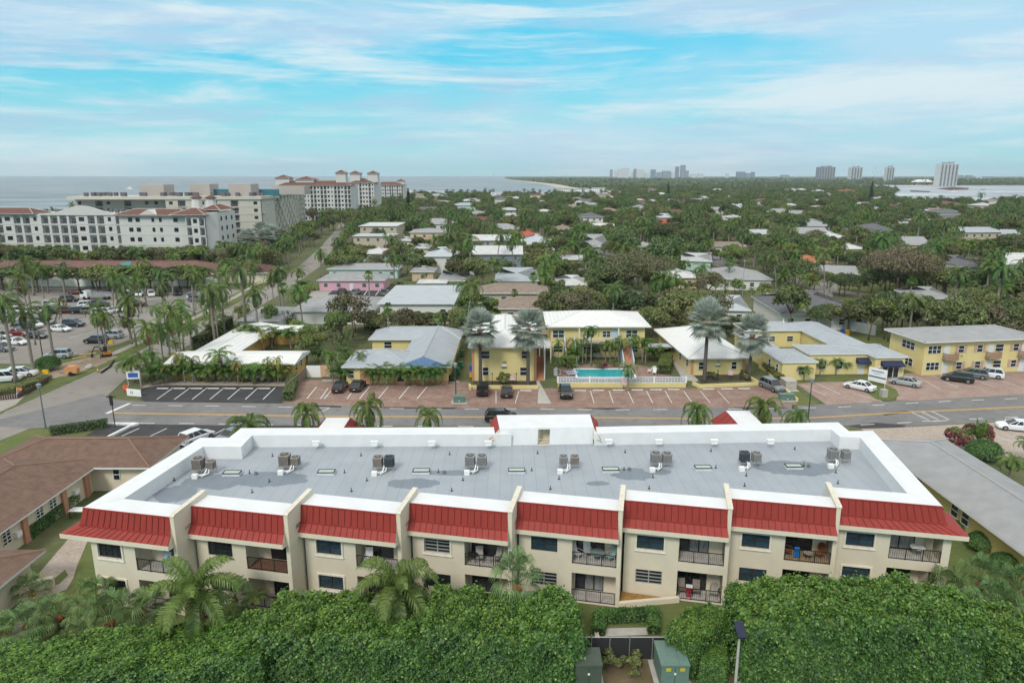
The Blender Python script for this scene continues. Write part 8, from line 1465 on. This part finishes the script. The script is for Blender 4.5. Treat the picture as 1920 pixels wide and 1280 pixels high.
CITY = [(1144, 1149, 318, 'g'), (1152, 1158, 321, 'w'), (1159, 1166, 317, 'w'), (1166, 1172, 315.5, 'w'), (1172, 1180, 315, 'w'), (1184, 1189, 322, 'w'), (1188, 1193, 316.5, 'g'), (1194, 1202, 318, 'w'), (1202, 1209, 318, 'w'), (1210, 1219, 324, 'w'), (1221, 1230, 318, 'b'), (1232, 1242, 323, 'g'), (1243, 1258, 320.5, 'g'), (1259, 1266, 323, 'w'), (1267, 1274, 312.5, 'b'), (1277, 1286, 309.5, 'g'), (1286, 1292, 320, 'g'), (1295, 1306, 326, 'w'), (1309, 1320, 325.5, 'w'), (1361, 1367, 325, 'w'), (1383, 1398, 322, 'b'), (1399, 1408, 324.5, 'g'), (1409, 1416, 322.5, 'b'), (1466, 1480, 328, 'g'), (1797, 1808, 328.5, 'g'), (1814, 1824, 328.5, 'g'), (1831, 1842, 330.5, 'w'), (1843, 1864, 331, 'g'), (1061, 1063, 324, 'w'), (925, 927, 324.5, 'w')]
nmz = {'w': 'whitish', 'g': 'grey', 'b': 'dark bluish'}; cc = {}
for x0, x1, yt, m in CITY: cc[m] = cc.get(m, 0)+1; o_ = (ordn+['ninth', 'tenth', 'eleventh', 'twelfth', 'thirteenth', 'fourteenth', 'fifteenth'])[cc[m]-1]; tower('%s tower of the far skyline, %s of that tone from its ocean end' % (nmz[m], o_), x0, x1, yt, (9500 if x1-x0 < 4 else 6000) if x0 < 1500 else 4800, {'w': HZW, 'g': HZG, 'b': HZB}[m], .6, 0, cityg)
# low hall on the far shore, islet, boats
X, Y, _ = P(1870, 350); t = thing('boathouse', 'white pavilion with stepped roof on the far lagoon shore', 'building', (X, 2500, 0)); block(t, -32, 32, 0, 30, 10, 'hip', 9, WC, ROOFM['white'], 2, 'x', foot=False); b = MB(); b.box(-30, 30, -.3, -.02, 3, 7); b.build('window_band', HZG, t)
sheet('islet', g((1756, 354), (1786, 351), (1817, 353), (1815, 356), (1780, 357)), .6, mat('dark_red_mangrove', (.10, .035, .03), .95, var=.3, scale=.05)); 
def boat(x, y, L_, label, mast=0, rz=0, col=WPAINT):
    X, Y, _ = P(x, y); t = thing('moored_boat' if L_ < 60 else 'barge', label, 'boat', (X, Y, .35), R(rz)); b = MB(); w = L_*.14; h = L_*.09
    for s_ in (0,): n = len(b.v); b.v += [(-L_/2, -w*.8, 0), (L_*.3, -w*.8, 0), (L_/2-.02*L_, 0, 0), (L_*.3, w*.8, 0), (-L_/2, w*.8, 0), (-L_/2, -w, h), (L_*.3, -w, h), (L_/2, 0, h*1.3), (L_*.3, w, h), (-L_/2, w, h)]; b.f += [(n+4, n+3, n+2, n+1, n), (n+5, n+6, n+7, n+8, n+9)]+[(n+i, n+(i+1) % 5, n+5+(i+1) % 5, n+5+i) for i in range(5)]; b.m += [0]*7
    b.build('hull', col, t); b = MB(); b.box(-L_*.25, L_*.15, -w*.6, w*.6, h, h+L_*.08); b.box(-L_*.15, L_*.05, -w*.5, w*.5, h+L_*.08, h+L_*.15); b.build('cabin', WPAINT, t); b = MB(); b.box(-L_*.24, L_*.152, -w*.61, w*.61, h+L_*.03, h+L_*.06); b.build('cabin_window', GLASS, t)
    if mast: b = MB(); b.cyl(0, 0, h, h+mast, .2, 6); b.build('mast', SILV, t)
boat(243, 355, 22, 'white fishing boat with tall rig out on the ocean', 9, 160); boat(1789, 361, 14, 'white sailing boat with mast on the lagoon', 16, 10); boat(1681, 358, 16, 'dark motor boat near the sand flat', 0, 170, HZG); boat(1876, 361, 12, 'small white boat moored on the lagoon beyond the palms', 0, 0); boat(1843, 356, 12, 'low dark boat near the islet on the lagoon', 0, 0, MATS['dark_red_mangrove'])
rs = np.random.RandomState(9)
for i in range(14): boat(1392+i*9.5+rs.uniform(-2, 2), 340+rs.uniform(-1.2, 1.5), rs.uniform(32, 50), 'large white yacht in the far marina, number from the city end counting %s' % (ordn+['ninth', 'tenth', 'eleventh', 'twelfth', 'thirteenth', 'fourteenth'])[i] if False else 'large white yacht in the far marina, %s from its ocean end' % (ordn+['ninth', 'tenth', 'eleventh', 'twelfth', 'thirteenth', 'fourteenth'])[i], 8, rs.uniform(-20, 20))
for i, (x, h_) in enumerate(((1655, 40), (1645, 55), (1640, 45))): 
    X, Y, z = PY(x, 331, 4200); b = MB(); b.tube([(0, 0, 0), (0, 0, h_*.8)], 1.2, 5); b.tube([(0, 0, h_*.75), (-20, 0, h_*1.5)], 1., 5); t = thing('harbour_crane', 'pale harbour crane in the haze behind the slim high rise, %s' % ordn[i], 'crane', (X, Y, 0)); b.build('jib', HZW, t)
# ---------- the trees and palms of the town
rs = np.random.RandomState(77)
ROADS = [(-69, -60, 84, 200), (-75, -62, 200, 250), (-88, -68, 250, 320), (-102, -80, 320, 400), (-150, -72, 100, 202), (-84, -56, 95, 192), (-200, 200, 60, 103)]
# sight lines that the photo shows open: (x0, x1, y0, y1, distance) - nothing nearer may cross
CLEAR = []
for r_ in TOWN:
    l_, mk, xl, xr, y, dp, ze, rk, h, rf, wl_, rz, st = r_; Yh = P((xl+xr)/2, y, ze)[1]; w = (xr-xl)
    zr = ze+h; t_ = Q(P(xl, y, ze)[0], Yh+dp*.5, zr)[1]; CLEAR.append((xl+w*.26, xr-w*.26, t_-1, y+(1 if y > 400 else .5)+ (6 if st > 1 and y > 400 else 0), Yh))
CLEAR += [(0, 400, 345, 470, 282), (400, 590, 345, 445, 310), (520, 700, 330, 385, 500), (700, 757, 340, 360, 700), (20, 420, 500, 545, 200), (500, 620, 553, 600, 143), (440, 580, 600, 700, 128), (590, 735, 520, 560, 195), (545, 640, 470, 520, 250), (1340, 1480, 530, 560, 170), (1480, 1700, 515, 552, 180), (1290, 1400, 462, 500, 230), (1560, 1640, 600, 628, 150), (1560, 1700, 612, 650, 150), (1340, 1460, 545, 590, 150), (1270, 1340, 525, 560, 168), (640, 1030, 326, 353, 1500), (1440, 1920, 300, 345, 1500), (1650, 1920, 345, 362, 1200), (700, 860, 525, 585, 150)]
def inrect(X, Y, r, R_): return any(a-r < X < b+r and c-r < Y < d+r for a, b, c, d in R_)
def in_lagoon(X, Y):
    c = False; n = len(LAGP)
    for i in range(n):
        (x0, y0), (x1, y1) = LAGP[i], LAGP[i-1]
        if (y0 > Y) != (y1 > Y) and X < (x1-x0)*(Y-y0)/(y1-y0)+x0: c = not c
    return c
def on_land(X, Y):
    if in_lagoon(X, Y) and not (X > 1400 and Y < 880 and False): return False
    for a, b in zip(coast[:-1], coast[1:]):
        if a[1] <= Y < b[1]: xc = a[0]+(b[0]-a[0])*(Y-a[1])/(b[1]-a[1]); return X > xc+(14 if Y < 1300 else 40)
    return X > -100
def blocked(X, Y, r, h):
    cx, top = Q(X, Y, h*.92); _, mid = Q(X, Y, h*.35); d = Y*CP+CH*SP; rr = FOC*r*.75/d
    for x0, x1, y0, y1, Yd in CLEAR:
        if Y < Yd-1 and cx+rr > x0 and cx-rr < x1 and top < y1-1 and mid > y0: return True
    return False
cand = []
auto = {}
RH = [('soft', 'white'), ('lightgrey', 'grey'), ('grey', 'dull grey'), ('softb', 'off white'), ('tan', 'tan'), ('bluegrey', 'blue grey'), ('terra', 'terracotta'), ('dark', 'charcoal')]
nH = 0
for Y0_, dy in [(190+i*26, 26) for i in range(34)]:
    hw = .74*Y0_
    for X0_ in np.arange(-hw, hw, 34):
        X, Y = X0_+rs.uniform(-9, 9), Y0_+rs.uniform(-7, 7)
        if nH > 70 or rs.random() < .76 or not on_land(X-12, Y) or not on_land(X+12, Y+12) or X < -.19*Y-55 or inrect(X, Y+6, 14, FOOT) or inrect(X, Y+6, 9, ROADS): continue
        q0, q1 = Q(X-9, Y, 3.2), Q(X+9, Y, 3.2)
        if any(Y < Yd and q1[0] > x0 and q0[0] < x1 and y0-6 < q0[1]-3 < y1+6 for x0, x1, y0, y1, Yd in CLEAR): continue
        rf, nm = RH[rs.randint(8)]; w_, d_, st = rs.uniform(13, 21), rs.uniform(10, 15), 1+(rs.random() < .25); ze = 3.1*st
        t = thing('house', '', 'house', (X, Y, 0), R(rs.uniform(-15, 15)), 'houses among the trees'); wl_ = WALL[['white', 'cream', 'peach', 'grey', 'beige', 'mint'][rs.randint(6)]]
        block(t, -w_/2, w_/2, 0, d_, ze, 'hip' if rs.random() < .75 else 'gable', rs.uniform(1.6, 2.6), wl_, ROOFM[rf], .6, 'x')
        if Y < 420: autowins(t, -w_/2, w_/2, 0, ze, st)
        nH += 1; best = min(MARKS, key=lambda m: abs(X-m[1])+abs(Y-m[2])*.8)
        auto.setdefault(('%s roofed house' % nm, 'beyond' if Y > best[2] else 'before', best[0]), []).append((X, t))
        zr = ze+2; y1 = q0[1]; CLEAR.append((q0[0]+(q1[0]-q0[0])*rs.uniform(.1, .45), q1[0]-(q1[0]-q0[0])*rs.uniform(.1, .45), Q(X, Y+d_/2, zr)[1]-1, y1, Y))
KB = ['t1', 't2', 't3', 't5', 't4', 't6', 't1', 't2']; KP = ['coco', 'coco2', 'coco3', 'royal2', 'queen', 'sabal', 'wash', 'royal']
def gen(Y0, Y1, step, tries=1):
    Y = Y0
    while Y < Y1:
        hw = .80*Y+25; n = int(2*hw/step)
        for i in range(n):
            X = -hw+2*hw*(i+rs.random())/n; y = Y+rs.uniform(-.5, .5)*step
            if not on_land(X, y): continue
            pm = .42 if y < 900 else .2
            if X < -40 and y < 420: pm = .5
            if rs.random() < pm: k = KP[rs.randint(len(KP))]; s = rs.uniform(.95, 1.3); 
            else: k = KB[rs.randint(len(KB))]; s = rs.uniform(.7, 1.3)*(1.0 if y < 300 else 1.1)
            p = PROTO[k]; isp = p['cat'] == 'palm'
            if inrect(X, y, .6 if isp else p['r']*s*.75, FOOT) or inrect(X, y, 1, ROADS): continue
            if -60 < X < 64 and y < 128 and not (y > 124 and X > 30): continue
            cut = 1.
            if blocked(X, y, p['r']*s*(.5 if isp else 1), p['h']*s):
                # a lower plant may still fit under the open sight line
                if isp: k = ['small', 'areca', 'sabal', 'smally'][rs.randint(4)]; s *= .8
                else: k = ['sh', 'shd', 't6', 't3'][rs.randint(4)]; s = s*(1.9 if k[0] == 's' else .6)
                p = PROTO[k]
                if blocked(X, y, p['r']*s*.8, p['h']*s): continue
            cand.append((hypot(X, y), k, X, y, s))
        Y += step*.9
gen(104, 260, 5.9); gen(260, 520, 6.8); gen(520, 1000, 8.8); gen(1000, 1700, 15); gen(1700, 3200, 24)
# rows of palms along the street that runs down the coast
for i in range(26):
    Y = 128+i*11.; X = np.interp(Y, [110, 182, 243, 308, 390, 420], [-68, -70, -75, -85, -100, -106])
    for sx in (-5.2, 13.5):
        k = ['royal2', 'coco3', 'coco', 'coco2'][rs.randint(4)]; s = rs.uniform(.85, 1.1)
        if sx < 0 and Y < 200: continue
        if sx > 0 and Y < 210: continue
        cand.append((hypot(X, Y)*.6, k, X+sx+rs.uniform(-.8, .8), Y+rs.uniform(-2, 2), s))
for i in range(28):
    Y = 196+i*8.; X = np.interp(Y, [182, 243, 308, 390, 430], [-70, -75, -85, -100, -108])
    for sx in (-11, -17, -23, -29):
        k = ['t1', 't3', 't6', 't2', 'coco', 'sabal'][rs.randint(6)]; x_ = X+sx+rs.uniform(-2, 2)
        if not inrect(x_, Y, 1.5, FOOT): cand.append((hypot(X, Y)*.7, k, x_, Y+rs.uniform(-3, 3), rs.uniform(.75, 1.05)))
for x in range(640, 1135, 11):     # palms standing on the point against the water
    X, Y, _ = P(x+rs.uniform(-3, 3), 366-rs.uniform(0, 4)); cand.append((Y*.55, 'coco3', X, min(Y, 985), rs.uniform(1., 1.5)))
for x, y, k, s in ((881, 462, 'royal', 1.15), (902, 463, 'royal', 1.0), (930, 470, 'royal', .95), (931, 508, 'coco3', 1.25), (1325, 497, 'coco', 1.), (1155, 505, 'coco3', 1.2), (1225, 440, 'royal', 1.3), (1292, 470, 'royal', 1.1), (1350, 470, 'sabal', 1.2), (1060, 500, 'coco2', 1.), (1365, 540, 'sabal', 1.4), (1487, 470, 'coco', 1.2), (1532, 520, 'sabal', 1.4), (1600, 520, 'coco2', .9), (1905, 560, 'royal2', 1.1), (1880, 520, 'coco3', 1.1), (693, 560, 'sabal', 1.1), (760, 562, 'small', 1.2), (601, 520, 'coco3', .8), (1668, 385, 'coco3', 1.3), (1674, 384, 'coco3', 1.2), (1835, 395, 'royal', 1.4), (1893, 400, 'coco3', 1.6), (650, 590, 'small', 1.3), (965, 600, 'wash', .9), (1590, 620, 'sabal', 1.), (1555, 600, 'smally', 1.2), (1840, 570, 'coco', 1.2), (1505, 560, 'coco2', .8), (1465, 560, 'coco2', .9)):
    X, Y, _ = P(x, y); cand.append((Y*.5, k, X, Y, s))
cand.sort(key=lambda c: c[0])
nT = sum(1 for t in PLANTED if t[0]['category'] == 'tree'); nP = sum(1 for t in PLANTED if t[0]['category'] == 'palm'); nS = 0
REST = []
DESC = {'t1': 'dark green round tree', 't2': 'deep green leafy tree', 't3': 'mid green round tree', 't4': 'wide spreading tree', 't5': 'brownish tree', 't6': 'small light green tree', 'coco': 'bright coconut palm', 'coco2': 'short coconut palm', 'coco3': 'tall slender coconut palm', 'royal2': 'dark royal palm', 'royal': 'tall royal palm', 'queen': 'feathery palm', 'sabal': 'round headed fan palm', 'wash': 'thin fan palm with dry skirt', 'small': 'small feather palm', 'smally': 'golden feather palm', 'areca': 'clumping cane palm', 'sh': 'green shrub', 'shd': 'dark shrub'}
for d, k, X, Y, s in cand:
    c = PROTO[k]['cat']; rz = float(rs.uniform(0, 6.28)); q = Q(X, Y, PROTO[k]['h']*s*.7); vis = -40 < q[0] < 1960
    if c == 'tree' and nT < 292 and vis: nT += 1
    elif c == 'palm' and nP < 292 and vis: nP += 1
    elif c == 'shrub' and nS < 120 and vis: nS += 1
    elif not (-150 < q[0] < 2070): continue
    else: REST.append((k, X, Y, s, rz)); continue
    t = place(k, X, Y, s, rz=rz, label='', sz=rs.uniform(.9, 1.15))
    best = min(MARKS, key=lambda m: max(0, abs(X-m[1])-m[3])+max(0, abs(Y-m[2])-m[4])*.8)
    rel = 'behind' if Y > best[2]+best[4] else 'before' if Y < best[2]-best[4] else 'beside'
    auto.setdefault((DESC[k], rel, best[0]), []).append((X, t))
on2 = ordn+['ninth', 'tenth', 'eleventh', 'twelfth', 'thirteenth', 'fourteenth', 'fifteenth', 'sixteenth', 'seventeenth', 'eighteenth', 'nineteenth', 'twentieth']
for (ds, rel, mk), L_ in auto.items():
    L_.sort(key=lambda a: a[0])
    for i, (X, t) in enumerate(L_):
        t['label'] = '%s %s the %s' % (ds, rel, mk)+('' if len(L_) == 1 else ', %s from the ocean side' % on2[min(i, 19)]); t['group'] = t.get('group') or 'trees and palms of the town'
        if len(t['label'].split()) > 16: t['label'] = t['label'].replace(' from the ocean side', ' from the ocean')
# the rest of the wood: one object per kind that nobody would count, instanced on points by geometry nodes
def wood(name, items, keys, kindname):
    me = bpy.data.meshes.new(name); V = [(x, y, 0) for _, x, y, _, _ in items]; me.from_pydata(V, [], [])
    for an, tp, vals in (('kid', 'INT', [keys.index(i[0]) for i in items]), ('scl', 'FLOAT', [i[3] for i in items]), ('rot', 'FLOAT', [i[4] for i in items])):
        a = me.attributes.new(an, tp, 'POINT'); a.data.foreach_set('value', vals)
    o = bpy.data.objects.new(name, me); COL.objects.link(o); o['kind'] = 'stuff'; o['label'] = kindname
    ng = bpy.data.node_groups.new(name, 'GeometryNodeTree'); ng.interface.new_socket('Geometry', in_out='INPUT', socket_type='NodeSocketGeometry'); ng.interface.new_socket('Geometry', in_out='OUTPUT', socket_type='NodeSocketGeometry')
    N = ng.nodes; L = ng.links.new; gi = N.new('NodeGroupInput'); go = N.new('NodeGroupOutput'); jn = N.new('GeometryNodeJoinGeometry')
    ai = N.new('GeometryNodeInputNamedAttribute'); ai.data_type = 'INT'; ai.inputs[0].default_value = 'kid'
    asx = N.new('GeometryNodeInputNamedAttribute'); asx.data_type = 'FLOAT'; asx.inputs[0].default_value = 'scl'; ar = N.new('GeometryNodeInputNamedAttribute'); ar.data_type = 'FLOAT'; ar.inputs[0].default_value = 'rot'
    cx = N.new('ShaderNodeCombineXYZ'); L(ar.outputs[0], cx.inputs[2])
    for i, k in enumerate(keys):
        src = [t for t in PLANTED if t[1] == k]
        if not src: continue
        for ch in src[0][0].children:
            cmp_ = N.new('FunctionNodeCompare'); cmp_.data_type = 'INT'; cmp_.operation = 'EQUAL'; L(ai.outputs[0], cmp_.inputs[2]); cmp_.inputs[3].default_value = i
            oi = N.new('GeometryNodeObjectInfo'); oi.inputs[0].default_value = ch; oi.transform_space = 'ORIGINAL'
            if 'As Instance' in oi.inputs: oi.inputs['As Instance'].default_value = True
            ip = N.new('GeometryNodeInstanceOnPoints'); L(gi.outputs[0], ip.inputs['Points']); L(cmp_.outputs[0], ip.inputs['Selection']); L(oi.outputs['Geometry'], ip.inputs['Instance']); L(cx.outputs[0], ip.inputs['Rotation']); L(asx.outputs[0], ip.inputs['Scale']); L(ip.outputs[0], jn.inputs[0])
    L(jn.outputs[0], go.inputs[0]); md = o.modifiers.new('scatter', 'NODES'); md.node_group = ng; return o
ks = ['t1', 't2', 't3', 't4', 't5', 't6', 'sh', 'shd']; kp = ['coco', 'coco2', 'coco3', 'royal2', 'royal', 'queen', 'sabal', 'wash', 'small', 'smally', 'areca']
wood('distant_woodland', [r for r in REST if r[0] in ks], ks, 'dense far woodland filling the town and the land beyond'); wood('distant_palm_canopy', [r for r in REST if r[0] in kp], kp, 'far palm canopy rising out of the woodland')
print('SCATTER', len(cand), nT, nP, nS, len(REST))
# woods of the far shores: low leafy ridges
lm = LeafMesh(); rs = np.random.RandomState(5)
def ridge(n, fn, hgt, size):
    P_ = np.array([fn() for _ in range(n)]); z = rs.random(n)**.6*hgt*rs.uniform(.5, 1.15, n); C = np.stack([P_[:, 0], P_[:, 1], z], 1); lm.add(leaves(rs, C, np.tile((0, -.6, .6), (n, 1)), size, .6, .4, .8))
def far_pt():
    while True:
        Y = 3000+rs.random()**1.3*5200; X = rs.uniform(-120, .82*Y)
        if on_land(X, Y) and not (1300 < X < 4200 and 2400 > Y): return X, Y
ridge(26000, far_pt, 14, 20)
def shore_pt():
    f = rs.random(); x = 1150+f*3000; return x+rs.uniform(-30, 30), 2420+max(0, x-3000)*.15+rs.random()*420+60
ridge(13000, shore_pt, 17, 9)
def coast_pt():
    Y = 1750+rs.random()*5800; c = [np.interp(Y, [p[1] for p in coast], [p[0] for p in coast])][0]; return c+45+rs.random()**1.5*420, Y
ridge(16000, coast_pt, 13, 11)
me = lm.mesh('far_shore_woodland', [LG['dark'], LG['mid']]); o = link('far_shore_woodland', me); o['kind'] = 'stuff'; o['label'] = 'far woods on the shores beyond the lagoon and inlet'
if HAZE > 0:
    b = MB(); b.box(-12000, 12000, -400, 12000, -1.5, 190); 
    m = bpy.data.materials.new('haze_air'); m.use_nodes = True; nt = m.node_tree; nt.nodes.remove(nt.nodes['Principled BSDF']); v = nd(nt, 'ShaderNodeVolumePrincipled'); v.inputs['Color'].default_value = (.80, .92, 1., 1); v.inputs['Density'].default_value = HAZE; v.inputs['Anisotropy'].default_value = .2
    nt.links.new(v.outputs[0], nt.nodes['Material Output'].inputs['Volume']); o = b.build('haze', m); o['kind'] = 'stuff'; S.cycles.volume_bounces = 0; S.cycles.volume_step_rate = 5; 
S.cycles.max_bounces = 6; S.cycles.diffuse_bounces = 3; S.cycles.glossy_bounces = 2; S.cycles.transmission_bounces = 3; S.cycles.transparent_max_bounces = 4
for o in list(S.objects):
    if o.get('label', None) == '': del o['label']
